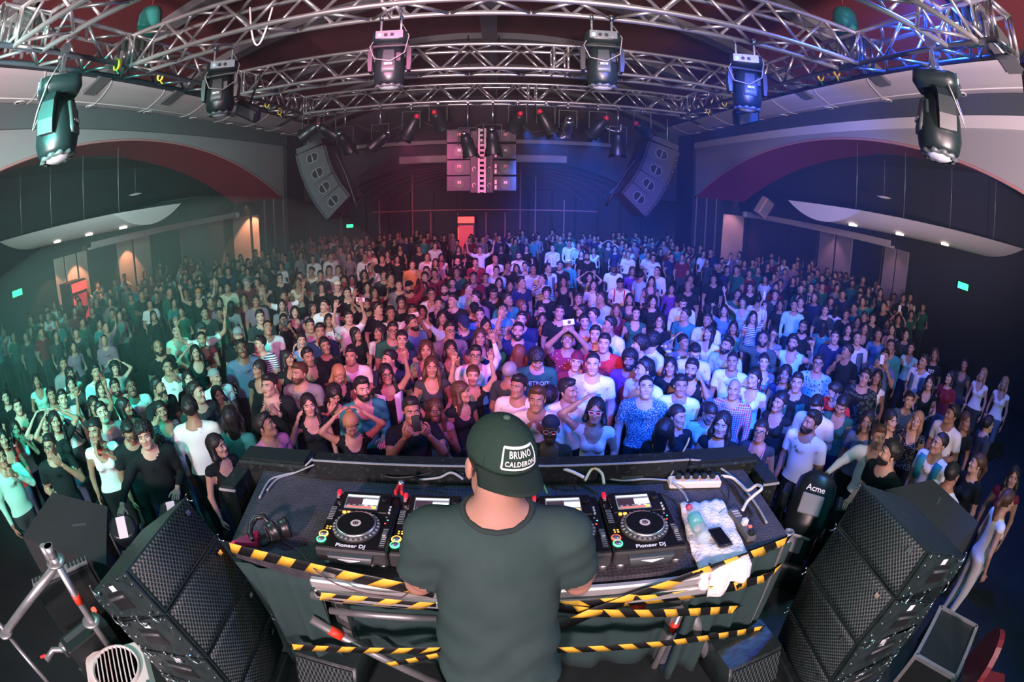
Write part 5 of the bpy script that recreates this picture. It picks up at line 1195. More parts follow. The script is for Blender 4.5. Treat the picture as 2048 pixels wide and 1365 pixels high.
def make_body(fem, pl, pr, h, wide=1.0, sleeve=True):
    """returns V,F,M with hands, standing 1.75 m tall without the head"""
    armL, armR = ARMS[pl], ARMS[pr]; fn = body_sdf_fn(fem, armL, armR, wide, sleeve)
    pts = np.array([(s*a[i][0], a[i][1], a[i][2]) for s, a in ((1, armL), (-1, armR)) for i in (0,1)]+[(.25,.14,0),(-.25,-.2,1.5)])
    lo = pts.min(0)-.09; hi = pts.max(0)+.09; lo[1] = min(lo[1], -.24); hi[1] = max(hi[1], .2); lo[2] = -.01; hi[2] = max(hi[2], 1.575); hi[2] = max(hi[2], 1.575)
    V1, F1 = surface_nets(fn, (lo[0], lo[1], .80), (hi[0], hi[1], hi[2]), h)
    V2, F2 = surface_nets(fn, (-.22,-.22,-.012), (.22,.16,.86), h*1.8)
    V1 = relax(V1, F1, 1, .3)
    def lines(c):
        """signed fields of the scoop neckline and of the round collar (negative = bare when chosen)"""
        x, y, z = c[:,0], c[:,1], c[:,2]; fr = y < .02
        sc = (np.sqrt((x/.098)**2+((z-1.475)/np.where(fr, .165, .075))**2)-1)*.1
        co = (np.sqrt((x/.088)**2+((z-1.475)/np.where(fr, .058, .034))**2)-1)*.06
        far = np.abs(y) > .2; return np.where(far, 1, sc), np.where(far | ((z > 1.475) & (np.abs(x) > .088)), 1, np.where(z > 1.475, -1, co))
    def snap(V):
        for zc, rx, rf, rb in ((1.475,.098,.165,.075), (1.475,.088,.058,.034)):
            x, y, z = V.T; rz = np.where(y < .02, rf, rb); n = np.sqrt((x/rx)**2+((z-zc)/rz)**2); sel = (np.abs(n-1)*np.minimum(rx, rz) < h*.5) & (z < zc) & (np.abs(y) < .2)
            V[sel, 0] /= n[sel]; V[sel, 2] = zc+(z[sel]-zc)/n[sel]
        sel = np.abs(V[:, 2]-.97) < h*.5; V[sel, 2] = .97
        sh = (.165 if fem else .19)*wide
        for s, (el, wr, hk, pd) in ((1, armL), (-1, armR)):
            S = np.array((s*sh, .01, 1.405)); E = np.array((s*el[0]*(.93 if fem else 1), el[1], el[2])); Wp = np.array((s*wr[0], wr[1], wr[2]))
            for a, b, tt in ((S, E, .12), (S, E, .60), (E, Wp, .86)):
                ba = b-a; L = np.linalg.norm(ba); t = ((V-a)@ba)/(ba@ba); dd = vlen(V-(a+t[:, None]*ba)); sel = (np.abs(t-tt)*L < h*.5) & (dd < .095)
                V[sel] += ((tt-t[sel])[:, None]*ba).astype(V.dtype)
        return V
    V1 = snap(V1)
    def slots(V, F):
        c = V[F].mean(1); m = np.full(len(F), TOP); x, y, z = c[:,0], c[:,1], c[:,2]; sh = (.165 if fem else .19)*wide
        m[z < .97] = BOT; m[z < .09] = SHOE
        sc, co = lines(c); m[sc < 0] = SCOOP; m[co < 0] = SKIN
        best = np.full(len(c), 9.0); lab = np.zeros(len(c), int); tt = np.zeros(len(c))
        for s, (el, wr, hk, pd) in ((1, armL), (-1, armR)):
            S = np.array((s*sh, .01, 1.405)); E = np.array((s*el[0]*(.93 if fem else 1), el[1], el[2])); Wp = np.array((s*wr[0], wr[1], wr[2]))
            for a, b, k, rr in ((S, E, 1, .075), (E, Wp, 2, .06)):
                ba = b-a; t = np.clip(((c-a)@ba)/(ba@ba), 0, 1); dd = vlen(c-(a+t[:, None]*ba))
                ok = (dd < rr) & (dd < best) & ((t > .12) | (k == 2)); best[ok] = dd[ok]; lab[ok] = k; tt[ok] = t[ok]
        m[(lab == 1) & (tt < .60)] = SLEEVE; m[(lab == 1) & (tt >= .60)] = FORE; m[lab == 2] = FORE
        m[(lab == 2) & (tt > .86)] = SKIN
        return m
    m1 = slots(V1, F1); m2 = slots(V2, F2)
    Vs, Fs, Ms = [V1, V2], [F1, F2+len(V1)], [m1, m2]; off = len(V1)+len(V2); wr_ = []
    for s, (el, wr, hk, pd) in ((1, armL), (-1, armR)):
        E = np.array((s*el[0]*(.93 if fem else 1), el[1], el[2])); Wp = np.array((s*wr[0], wr[1], wr[2])); v, f = hand(hk)
        z = -unit(Wp-E); pdir = np.array((s*pd[0], pd[1], pd[2]), float)
        if hk in ('relax',) and pl in ('face','ear','head'): z = unit(z*.6+np.array((0,0,0)))
        y = -pdir; y = unit(y-z*(y@z)); x = np.cross(y, z)
        # thumb side: outward-up choice keeps the thumb toward the body's front
        if h > .045: continue
        vv = v.copy()
        if s < 0: vv[:, 0] *= -1
        k = .88 if fem else 1.0
        W_ = (vv*k)@np.stack([x, y, z]); Vs.append((W_+Wp).astype(np.float32)); Fs.append((f if s > 0 else f[:, ::-1])+off); Ms.append(np.full(len(f), SKIN)); off += len(v)
        wr_.append((Wp, z))
    return np.concatenate(Vs), np.concatenate(Fs), np.concatenate(Ms), wr_
_bodies = {}; _heads = {}
def get_body(fem, pl, pr, h, wide=1.0, sleeve=True):
    k = (fem, pl, pr, h, wide, sleeve)
    if k not in _bodies: _bodies[k] = make_body(fem, pl, pr, h, wide, sleeve)
    return _bodies[k]
def get_head(fem, h):
    if (fem, h) not in _heads: _heads[(fem, h)] = head_parts(fem, h)
    return _heads[(fem, h)]
def np_mesh(name, V, F, M, smooth=True):
    me = bpy.data.meshes.new(name); me.vertices.add(len(V)); me.vertices.foreach_set('co', np.ascontiguousarray(V, np.float32).ravel())
    n = len(F); k = F.shape[1]; me.loops.add(n*k); me.polygons.add(n)
    me.loops.foreach_set('vertex_index', np.ascontiguousarray(F, np.int32).ravel()); me.polygons.foreach_set('loop_start', np.arange(0, n*k, k, dtype=np.int32))
    me.polygons.foreach_set('material_index', np.ascontiguousarray(M, np.int32)); me.polygons.foreach_set('use_smooth', np.full(n, smooth))
    me.update(calc_edges=True); me.validate(); return me
# ---- hair pieces, modelled round the head, shared between people
def noise3(p, s, seed=0):
    a = p*s+seed; return (np.sin(a[..., 0]*1.7+1.3*np.sin(a[..., 1]*1.1))+np.sin(a[..., 1]*1.9+1.2*np.sin(a[..., 2]*1.3))+np.sin(a[..., 2]*1.6+1.4*np.sin(a[..., 0])))/3
def hair_fn(kind):
    def cap(p, g, line=.052, back=-.075, part=0.0):
        d = sd_ell(p, (0,.014,.037), (.075,.095,.084))-g
        ax = np.abs(p[..., 0])
        if part: front = (p[..., 2]-line-.026+part*ax)*.7+.0*ax          # hair falling to both sides of a parting
        else: front = (p[..., 2]-line-.006+.10*ax-.55*np.maximum(ax-.040, 0)*np.maximum(.062-ax, 0)*40)*.75+np.maximum(p[..., 1]+.060, 0)*.62
        side = p[..., 1]+.012+p[..., 2]*.25                       # sideburns
        keep = np.maximum(front, np.minimum(side, p[..., 2]-back))
        return smax(d, -keep, .010)
    def f(p):
        if kind == 'short': return smin(cap(p, .011+.005*noise3(p, 75), .066, -.060), sd_ell(p, (0,-.015,.098), (.062,.070,.036))+.005*noise3(p, 95), .02)
        if kind == 'quiff': return smin(cap(p, .013, .064, -.06), sd_ell(p, (.005,-.050,.102), (.055,.045,.030)), .03)+.003*noise3(p, 110)
        if kind == 'crop': return cap(p, .006, .070, -.05)
        if kind == 'curly': return smin(cap(p, .028, .05, -.08), sd_ell(p, (0,.02,.07), (.098,.11,.085)), .03)*1.0 + .010*noise3(p, 120) if False else smax(cap(p, .034, .046, -.09)+.010*noise3(p, 140), -sd_ell(p, (0,-.12,-.03), (.062,.07,.085)), .01)
        if kind == 'beard':
            d = head_sdf(p, False, False)-.007+.002*noise3(p, 150)
            d = smax(d, p[..., 2]+.046+.35*np.maximum(0, -.085-p[..., 1])*0, .008); d = smax(d, -(sd_ell(p, (0,-.105,-.066), (.026,.03,.011))), .004)
            d = smax(d, p[..., 1]-.0, .01); return smax(d, -sd_ell(p, (0,-.11,-.03), (.03,.05,.022)), .006)
        base = cap(p, .014, .058, -.07)
        if kind == 'bun': return smin(base, sd_ell(p, (0,.115,.075), (.040,.036,.036)), .02)+.002*noise3(p, 110)
        if kind == 'pony':
            d = smin(base, sd_cone(p, (0,.105,.05), (0,.145,-.02), .030, .034), .02); return smin(d, sd_cone(p, (0,.145,-.02), (.01,.125,-.22), .034, .012), .02)
        # long styles
        L = {'long': -.26, 'mid': -.14, 'wavy': -.24}[kind]; g = .016 if kind != 'wavy' else .024
        d = cap(p, g, .058, -.07, 1.05)+.003*noise3(p, 90)
        d = smin(d, sd_cone(p, (0,.075,0), (0,.085,L), .070, .060, (1,1.6,1)), .03)
        for s in (-1,1):
            d = smin(d, sd_cone(p, (s*.070,.012,.02), (s*.092,.0 if kind != 'mid' else .02,-.10), .026, .030), .02)
            d = smin(d, sd_cone(p, (s*.092,.0,-.10), (s*.098,-.03 if s > 0 else .03,L+.02), .030, .018), .03)
        if kind == 'wavy': d = d+.009*np.sin(p[..., 2]*70+p[..., 0]*30)*np.clip(-p[..., 2]*9, 0, 1)+.004*noise3(p, 120)
        return d+.0025*np.sin(p[..., 0]*260)*.5
    return f
_hair = {}
def get_hair(kind, h):
    if (kind, h) not in _hair:
        lo = (-.15,-.15,-.32 if kind in ('long','wavy','pony') else -.2); hi = (.15,.2,.19)
        V, F = surface_nets(hair_fn(kind), lo, hi, h); V = relax(V, F, 1, .3)
        me = np_mesh('hair_'+kind, V, F, np.zeros(len(F))); me.materials.append(hair_mat('hair_black', (.008,.007,.007))); _hair[(kind, h)] = me
    return _hair[(kind, h)]
# ------------------------------------------------------------------ clothes and skin
SKINS = [mat('skin_light', (.50,.30,.22), .5, spec=.4), mat('skin_tan', (.40,.22,.15), .5, spec=.4), mat('skin_olive', (.33,.17,.11), .5, spec=.4), mat('skin_dark', (.13,.065,.04), .5, spec=.45)]
LIPS = mat('lips', (.34,.10,.09), .45); EYES = mat('eye_white', (.42,.40,.39), .3); IRISM = mat('iris_dark', (.015,.01,.008), .15)
HAIRS = {k: hair_mat('hair_'+n, c) for k, n, c in (('k','black',(.008,.007,.007)), ('b','brown',(.045,.020,.010)), ('l','blonde',(.24,.13,.055)), ('g','grey',(.16,.15,.14)), ('r','auburn',(.10,.028,.014)))}
CLOTH = {'white': (.72,.72,.72), 'black': (.008,.013,.014), 'grey': (.22,.22,.23), 'cream': (.66,.57,.42), 'navy': (.015,.025,.075), 'blue': (.10,.22,.45), 'sky': (.38,.52,.66), 'teal': (.03,.22,.22), 'mint': (.35,.66,.52),
 'green': (.02,.11,.07), 'olive': (.09,.10,.05), 'red': (.62,.03,.03), 'maroon': (.17,.015,.03), 'pink': (.55,.18,.33), 'purple': (.13,.04,.22), 'mauve': (.25,.15,.20), 'charcoal': (.035,.046,.048), 'denim': (.08,.13,.21), 'lilac': (.42,.36,.46), 'tan': (.45,.38,.30), 'orange': (.6,.22,.08)}
def cloth(c):
    if c in CLOTH: return mat('cloth_'+c, CLOTH[c], .85, spec=.2)
    def stripes(n, l, co, b):
        w = n.new('ShaderNodeTexWave'); w.wave_type = 'BANDS'; w.bands_direction = 'Z'; w.inputs['Scale'].default_value = 9; l.new(co, w.inputs['Vector'])
        return ramp(n, l, w.outputs['Fac'], [(.0,(.03,.05,.10)), (.45,(.72,.72,.72))], True)
    def plaid(c1, c2, c3):
        def f(n, l, co, b):
            o = []
            for ax in ('X','Z'):
                w = n.new('ShaderNodeTexWave'); w.wave_type = 'BANDS'; w.bands_direction = ax; w.inputs['Scale'].default_value = 6; l.new(co, w.inputs['Vector'])
                o.append(ramp(n, l, w.outputs['Fac'], [(.0,c1), (.35,c2), (.8,c3)], True))
            m = n.new('ShaderNodeMix'); m.data_type = 'RGBA'; m.inputs['Factor'].default_value = .5; l.new(o[0], m.inputs['A']); l.new(o[1], m.inputs['B']); return m.outputs['Result']
        return f
    def spots(scale, base, cols, thr=.35):
        def f(n, l, co, b):
            v = n.new('ShaderNodeTexVoronoi'); v.inputs['Scale'].default_value = scale; l.new(co, v.inputs['Vector'])
            r = ramp(n, l, v.outputs['Distance'], [(0,(1,1,1)), (thr,(0,0,0))], True); k = ramp(n, l, v.outputs['Color'], [(i/len(cols), c) for i, c in enumerate(cols)]+[(1.0, cols[-1])] if len(cols) > 1 else [(0,cols[0]),(1,cols[0])], len(cols) > 1)
            m = n.new('ShaderNodeMix'); m.data_type = 'RGBA'; m.inputs['A'].default_value = (*base, 1); l.new(r, m.inputs['Factor']); l.new(k, m.inputs['B']); return m.outputs['Result']
        return f
    B = {'stripe': stripes, 'plaid': plaid((.45,.04,.08),(.60,.62,.62),(.03,.10,.22)), 'darkplaid': plaid((.02,.05,.05),(.10,.16,.14),(.02,.03,.03)), 'redplaid': plaid((.25,.02,.04),(.10,.01,.02),(.33,.04,.07)),
         'floral': spots(16, (.10,.12,.14), [(.55,.12,.10),(.60,.52,.15),(.12,.35,.16),(.55,.52,.5)], .42), 'dotmaroon': spots(30, (.22,.02,.06), [(.7,.5,.5)], .22), 'speckle': spots(70, (.03,.10,.13), [(.38,.50,.52)], .40),
         'bluefloral': spots(22, (.22,.42,.60), [(.02,.06,.14)], .30), 'darkrings': spots(20, (.010,.016,.020), [(.06,.09,.08)], .45), 'sequin': spots(60, (.01,.01,.012), [(.6,.6,.6)], .3), 'lace': spots(60, (.05,.03,.05), [(.28,.2,.24)], .35), 'whitefloral': spots(18, (.6,.6,.6), [(.06,.08,.13)], .28)}
    return tex_mat('cloth_'+c, B[c], .85, .2)
NAMES = {'stripe':'blue and white striped','plaid':'red, white and blue plaid','darkplaid':'dark plaid','redplaid':'dark red plaid','floral':'floral print','dotmaroon':'maroon white-dotted','speckle':'teal speckled','bluefloral':'pale blue leaf-print','darkrings':'black ring-print','sequin':'black sequinned','lace':'dark lace','whitefloral':'white and black print','sky':'pale blue','tan':'sand-coloured','denim':'denim blue','mint':'mint green'}
PNTS = [cloth(c) for c in ('denim','black','charcoal','navy','black','charcoal')]
M_shoe = mat('shoe_dark', (.02,.02,.022), .5)
POSES = {'dn':('down','down'),'bt':('bent','bent'),'ex':('fold','fold'),'ur':('up','down'),'ul':('down','up'),'UU':('up','up'),'uw':('upwide','upwide'),'pr':('point','down'),'pl':('down','point'),'fr':('fist','bent'),'fl':('bent','fist'),'FF':('fist','fist'),
 'hr':('head','down'),'hl':('bent','head'),'HH':('head','head'),'fc':('face','bent'),'fd':('down','face'),'cl':('clap','clap'),'P1':('phone','phone'),'PU':('high','high'),'dr':('drink','down'),'dl':('down','drink'),'el':('down','ear'),'er':('ear','bent'),'rl':('bent','reach'),'rr':('reach','down'),'bd':('bent','down'),'db':('down','bent')}
PTXT = {'dn':'arms down','bt':'hands held in front','ex':'arms folded','ur':'one arm raised','ul':'one arm raised','UU':'both arms raised','uw':'both arms raised wide','pr':'pointing up','pl':'pointing up','fr':'one fist raised','fl':'one fist raised','FF':'both fists raised','hr':'hand on head','hl':'hand on head','HH':'hands on head','fc':'hand at face','fd':'hand at face','cl':'hands apart as if clapping','P1':'holding up a phone','PU':'holding a camera overhead','dr':'drinking from a bottle','dl':'drinking','el':'hand by the ear','er':'hand by the ear','rl':'reaching out','rr':'reaching out','bd':'one arm bent','db':'one arm bent'}
GARM = {'T':'t-shirt','V':'sleeveless top','S':'shirt'}
TXTM = {}
def shirt_text(s, size, col):
    k = (s, size, col)
    if k not in TXTM:
        me = text_mesh(s, size, .001, bold=.0015); me.materials.append(mat('print_'+col, {'w':(.75,.75,.75),'g':(.3,.45,.4),'d':(.03,.04,.06)}[col], .7)); TXTM[k] = me
    return TXTM[k]
def glasses_mesh(sun):
    k = 'sun' if sun else 'clear'
    if k not in TXTM:
        mb = MB()
        for s in (-1,1):
            pts = [(s*.034+.024*math.cos(t), -.108+.004*abs(math.cos(t)), .002+.019*math.sin(t)) for t in np.linspace(0, 2*PI, 13)[:-1]]
            mb.path(pts, .0028, n=5, close=True)
            if sun: mb.add([(x, y+.001, z) for x, y, z in pts], [tuple(range(12))], 1)
            mb.tube((s*.058,-.104,.006), (s*.078,.0,.006), .0025, n=5)
        mb.tube((-.011,-.110,.006), (.011,-.110,.006), .0028, n=5)
        me = mb.mesh('glasses'); me.materials.append(mat('white_frame', (.75,.7,.7), .4) if sun else M_blk); me.materials.append(mat('red_mirror_lens', (.75,.06,.10), .15, .6)); TXTM[k] = me
    return TXTM[k]
def cap_mesh(kind):
    k = 'cap_'+kind
    if k not in TXTM:
        mb = MB(); rows = []
        for i in range(8):
            t = PI/2*i/7; rows.append([Vector((.088*math.cos(t)*math.cos(a), .014+.106*math.cos(t)*math.sin(a), .045+.092*math.sin(t))) for a in np.linspace(0, 2*PI, 25)[:-1]])
        mb.sheet(rows, close=True)
        if kind == 'fedora':
            mb.sheet([[Vector((r*math.cos(a), .014+r*1.15*math.sin(a), z)) for a in np.linspace(0, 2*PI, 25)[:-1]] for r, z in ((.086,.05),(.13,.042),(.14,.052))], close=True)
            mb.sheet([[Vector((r*math.cos(a), .014+r*1.2*math.sin(a), z)) for a in np.linspace(0, 2*PI, 25)[:-1]] for r, z in ((.091,.052),(.090,.075))], 1, close=True)
        elif kind in ('front','back'):
            s = -1 if kind == 'front' else 1
            mb.sheet([[Vector((.078*math.sin(a)*(1-.15*u), .014+s*(.100*math.cos(a)*1.0+u*.075), .046-u*u*.02)) for a in np.linspace(-1.1, 1.1, 11)] for u in (0, .35, .7, 1)])
        me = mb.mesh('cap'); TXTM[k] = me
    return TXTM[k]
PEOPLE = []      # (root, eye position, label bits)
def person(px, py, sex, hair, typ, col, pose, turn=0, ex='', s=None, P=None, hi=None):
    fem = sex == 'f'; ex = ex.split()
    s = s or ((.94 if fem else 1.0)*random.uniform(.97, 1.03)); w = ray(px, py)
    P = P or at_z(px, py, FLOOR+1.63*s); dist = (P-Vector((0,0,CAMZ))).length
    hi = dist < 7.4 if hi is None else hi
    pl, pr = POSES[pose]; V, F, M, wr = get_body(fem, pl, pr, .026 if hi else .042, 1.06 if 'big' in ex else 1.0, typ != 'V')
    hV, hF, hM = get_head(fem, .0085 if hi else .015)
    face = math.atan2(-P.x, P.y-1.0)*(.0 if 'abs' in ex else 1); lookup = 8+(12 if 'up' in ex else 0)-(32 if 'dn' in ex else 0)
    tb, th = R(turn*.45), R(turn*.55)
    if abs(turn) > 120: tb, th = R(turn*.92), R(turn*.08)
    Mh = Matrix.Translation((0,-.005,1.535)) @ Euler((R(-lookup), R(random.uniform(-6,6)), th), 'XYZ').to_matrix().to_4x4() @ Matrix.Translation((0,-.015,.095))
    A = np.array(Mh.to_3x3(), np.float32); t = np.array(Mh.translation, np.float32)
    VV = np.concatenate([V, hV@A.T+t]); FF = np.concatenate([F, hF+len(V)]); MM = np.concatenate([M, hM])
    me = np_mesh('person', VV, FF, MM)
    skin = SKINS[3] if 'dk' in ex else random.choice(SKINS[:3]); top = cloth(col); bot = random.choice(PNTS)
    for e in ex:
        if e.startswith('bot:'): bot = cloth(e[4:])
    hc = hair[1] if len(hair) > 1 else 'k'; hk = {'s':'short','q':'quiff','c':'crop','C':'curly','l':'long','m':'mid','w':'wavy','p':'pony','u':'bun','0':None}[hair[0]]
    for m in (skin, top, bot, M_shoe, top if typ != 'V' else skin, top if typ == 'S' else skin, skin if typ == 'V' or 'vn' in ex else top, LIPS, EYES, IRISM, HAIRS[hc]): me.materials.append(m)
    o = link('person', me); o.location = (P.x, P.y, FLOOR); o.rotation_euler = (0, 0, face+tb); o.scale = (s, s, s)
    # stand so that the eyes meet the sight line
    e0 = Matrix.Rotation(face+tb, 4, 'Z') @ (Mh @ Vector((0,-.09,0)))*s
    o.location = (P.x-e0.x*.8, P.y-e0.y*.8, FLOOR)
    hh = .008 if hi else .013
    if hk:
        h = link('hair', get_hair(hk, hh), o, M=Mh); h.material_slots[0].link = 'OBJECT'; h.material_slots[0].material = HAIRS[hc]
    if 'bd' in ex:
        h = link('beard', get_hair('beard', .007 if hi else .011), o, M=Mh); h.material_slots[0].link = 'OBJECT'; h.material_slots[0].material = HAIRS['k' if hc in 'kg' else hc]
    if 'gl' in ex or 'sg' in ex: link('glasses', glasses_mesh('sg' in ex), o, M=Mh)
    for e in ex:
        if e.startswith('cap:') or e.startswith('bcap:') or e.startswith('hat:'):
            kd, c = e.split(':'); cm = cap_mesh({'cap':'front','bcap':'back','hat':'fedora'}[kd]); c_ = link('hat' if kd == 'hat' else 'cap', cm, o, M=Mh)
            if not cm.materials: cm.materials.append(cloth('grey')); cm.materials.append(cloth('black'))
            c_.material_slots[0].link = 'OBJECT'; c_.material_slots[0].material = cloth(c)
        if e.startswith('txt:'):
            q = e[4:].split(':'); tm = link('shirt_print', shirt_text(q[0].replace('_',' '), float(q[1]), q[2]), o)
            tm.matrix_local = Matrix.Translation((0,-.150 if not fem else -.165,1.325)) @ Matrix.Rotation(PI/2, 4, 'X')
        if e == 'pocket': MB().box((.07,-.122,1.27), (.085,.022,.10), bev=.004).build('pocket', cloth('teal'), o)
        if e == 'band': MB().path([Mh@Vector((.084*math.sin(a), .012-.095*math.cos(a)*.4, .06+.055*math.cos(a))) for a in np.linspace(-1.5,1.5,11)], .007, n=6).build('headband', cloth('red' if col == 'black' else 'white'), o)
        if e == 'tie': MB().prism([(-.02,1.40),(.02,1.40),(.028,1.10),(0,1.06),(-.028,1.10)], .135, .15, Matrix.Rotation(PI/2, 4, 'X')).build('tie', cloth('navy' if col == 'white' else 'white'), o)
        if e == 'strap':
            MB().path([(-.10,-.10,1.44),(-.04,-.155,1.32),(.05,-.17,1.2),(.13,-.13,1.05)], .013, n=6).build('bag_strap', cloth('black'), o)
        if e == 'pack':
            for sx in (-1,1): MB().path([(sx*.11,.06,1.46),(sx*.115,-.05,1.46),(sx*.11,-.13,1.36),(sx*.12,-.13,1.2)], .016, n=6).build('backpack_strap', cloth('red'), o)
        if e == 'vestopen' or e == 'jacket' or e == 'cardi':
            c = {'vestopen':'denim','jacket':'green','cardi':'white'}[e]; 
            for sx in (-1,1):
                mb = MB(); mb.sheet([[Vector((sx*(.055+.02*u), -.165+.01*u, 1.40-.4*u)), Vector((sx*(.13+.01*u), -.125, 1.42-.4*u)), Vector((sx*.18, -.03, 1.40-.4*u))] for u in np.linspace(0,1,6)]); solidify(mb.build('open_jacket', cloth(c), o), .008)
        if e == 'choker': MB().path([Mh@Vector((.056*math.cos(a), .018+.056*math.sin(a), -.135)) for a in np.linspace(0, 2*PI, 17)[:-1]], .006, n=5, close=True).build('choker', cloth('black'), o)
        if e == 'straps':
            for sx in (-1,1): MB().path([(sx*.085,.06,1.44),(sx*.09,-.03,1.455),(sx*.085,-.12,1.36),(sx*.075,-.15,1.31)], .008, n=5).build('top_strap', cloth('pink'), o)
        if e == 'shawl':
            mb = MB(); mb.sheet([[Vector((sx_*(.07+.1*v), -.11-.04*v*0+.2*max(0,u-.75), 1.20+.26*u+.0*v)) for u in np.linspace(0,1,6)] for v, sx_ in ((0,-1),(.5,-1),(1,-1))]); solidify(mb.build('draped_jacket', cloth('teal'), o), .02)
            mb = MB(); mb.sheet([[Vector((sx_*(.07+.1*v), -.11+.2*max(0,u-.75), 1.20+.26*u)) for u in np.linspace(0,1,6)] for v, sx_ in ((0,1),(.5,1),(1,1))]); solidify(mb.build('draped_jacket', cloth('teal'), o), .02)
    bits = 'person in %s %s' % (NAMES.get(col, col), GARM[typ])
    acc = []
    for e in ex:
        if e.startswith(('cap:','bcap:')): acc.append('and %s cap' % NAMES.get(e.split(':')[1], e.split(':')[1]))
        if e.startswith('hat:'): acc.append('and pale brimmed hat')
        acc += {'gl':['with glasses'],'sg':['with red mirrored sunglasses'],'band':['with a headband'],'tie':['and tie'],'pack':['with backpack straps'],'jacket':['under open green jacket'],'vestopen':['under denim vest'],'cardi':['under open white cardigan'],'choker':['with choker'],'straps':['with pink straps'],'shawl':['with green jacket round the shoulders'],'pocket':['with teal pocket'],'strap':['with bag strap']}.get(e, [])
        if e.startswith('txt:'): acc.append('reading %s' % e[4:].split(':')[0].replace('_',' ') if e[4:].split(':')[0] not in ('I_WOKE_UP',) else 'with white lettering')
    pt = PTXT[pose]
    if abs(turn) > 120: pt = 'seen from behind'
    if abs(turn) > 120 and pose in ('UU','ur','ul'): pt = 'seen from behind, '+PTXT[pose]
    PEOPLE.append([o, px, py, bits+(' '+acc[0] if acc else ''), pt])
    o['category'] = 'person'; o['group'] = 'people in the crowd'
    bpy_hands = [Vector(wp)+Vector(z)*-.07 for wp, z in wr]
    Mo = Matrix.LocRotScale(o.location, o.rotation_euler, o.scale)
    hands = [Mo@h for h in bpy_hands]
    for e in ex:
        if e.startswith('phone') or e == 'camera':
            i = 1 if e.endswith('-') else 0; hp = hands[i] if pose not in ('PU','P1') else (hands[0]+hands[1])/2+Vector((0,0,.05))
            k = tag(MB().box((0,0,0), (.15,.012,.075) if e.startswith('phonew') or e == 'camera' else (.072,.012,.145), bev=.005).build('phone' if e != 'camera' else 'camera', cloth('white') if e != 'phonek' else M_blk), '%s %s held up by %s at %s' % ('black' if e == 'phonek' else 'white', 'camera' if e == 'camera' else 'phone', bits.replace('person', 'the person'), 'the front' if py > 760 else 'the far left' if px < 600 else 'centre left' if px < 760 else 'the centre' if px < 1300 else 'the right'), 'camera' if e == 'camera' else 'phone', 'phones and cameras held up')
            k.location = hp+Vector((0,.01,.03)); k.rotation_euler = (R(-15), R(random.uniform(-12,12)), face)
            MB().tube((.045,.007,.015) if e != 'camera' else (.01,-.006,0), (.045,.010,.015) if e != 'camera' else (.01,-.02,0), .008 if e != 'camera' else .022, n=10).build('lens', M_blk, k)
        if e.startswith('bottle'):
            i = 1 if e.endswith('-') else 0
            k = MB().lathe([(.0,-.12),(.03,-.118),(.032,-.1),(.032,.03),(.013,.075),(.012,.115),(.0,.116)], 12).build('bottle', mat('brown_glass', (.03,.012,.006), .15, spec=.8) if 'c' not in e else mat('clear_glass', (.5,.55,.6), .1)); k.location = hands[i]+Vector((0,-.01,.03)); k.rotation_euler = (R(35) if 'c' not in e else 0, 0, face)
            MB().lathe([(.0325,-.08),(.0335,-.075),(.0335,.0),(.0325,.005)], 12).build('bottle_label', cloth('red' if 'c' not in e else 'white'), k)
            tag(k, '%s bottle held by %s' % ('brown' if 'c' not in e else 'clear', bits.replace('person', 'the person')), 'bottle', 'bottles in the crowd')
    return o
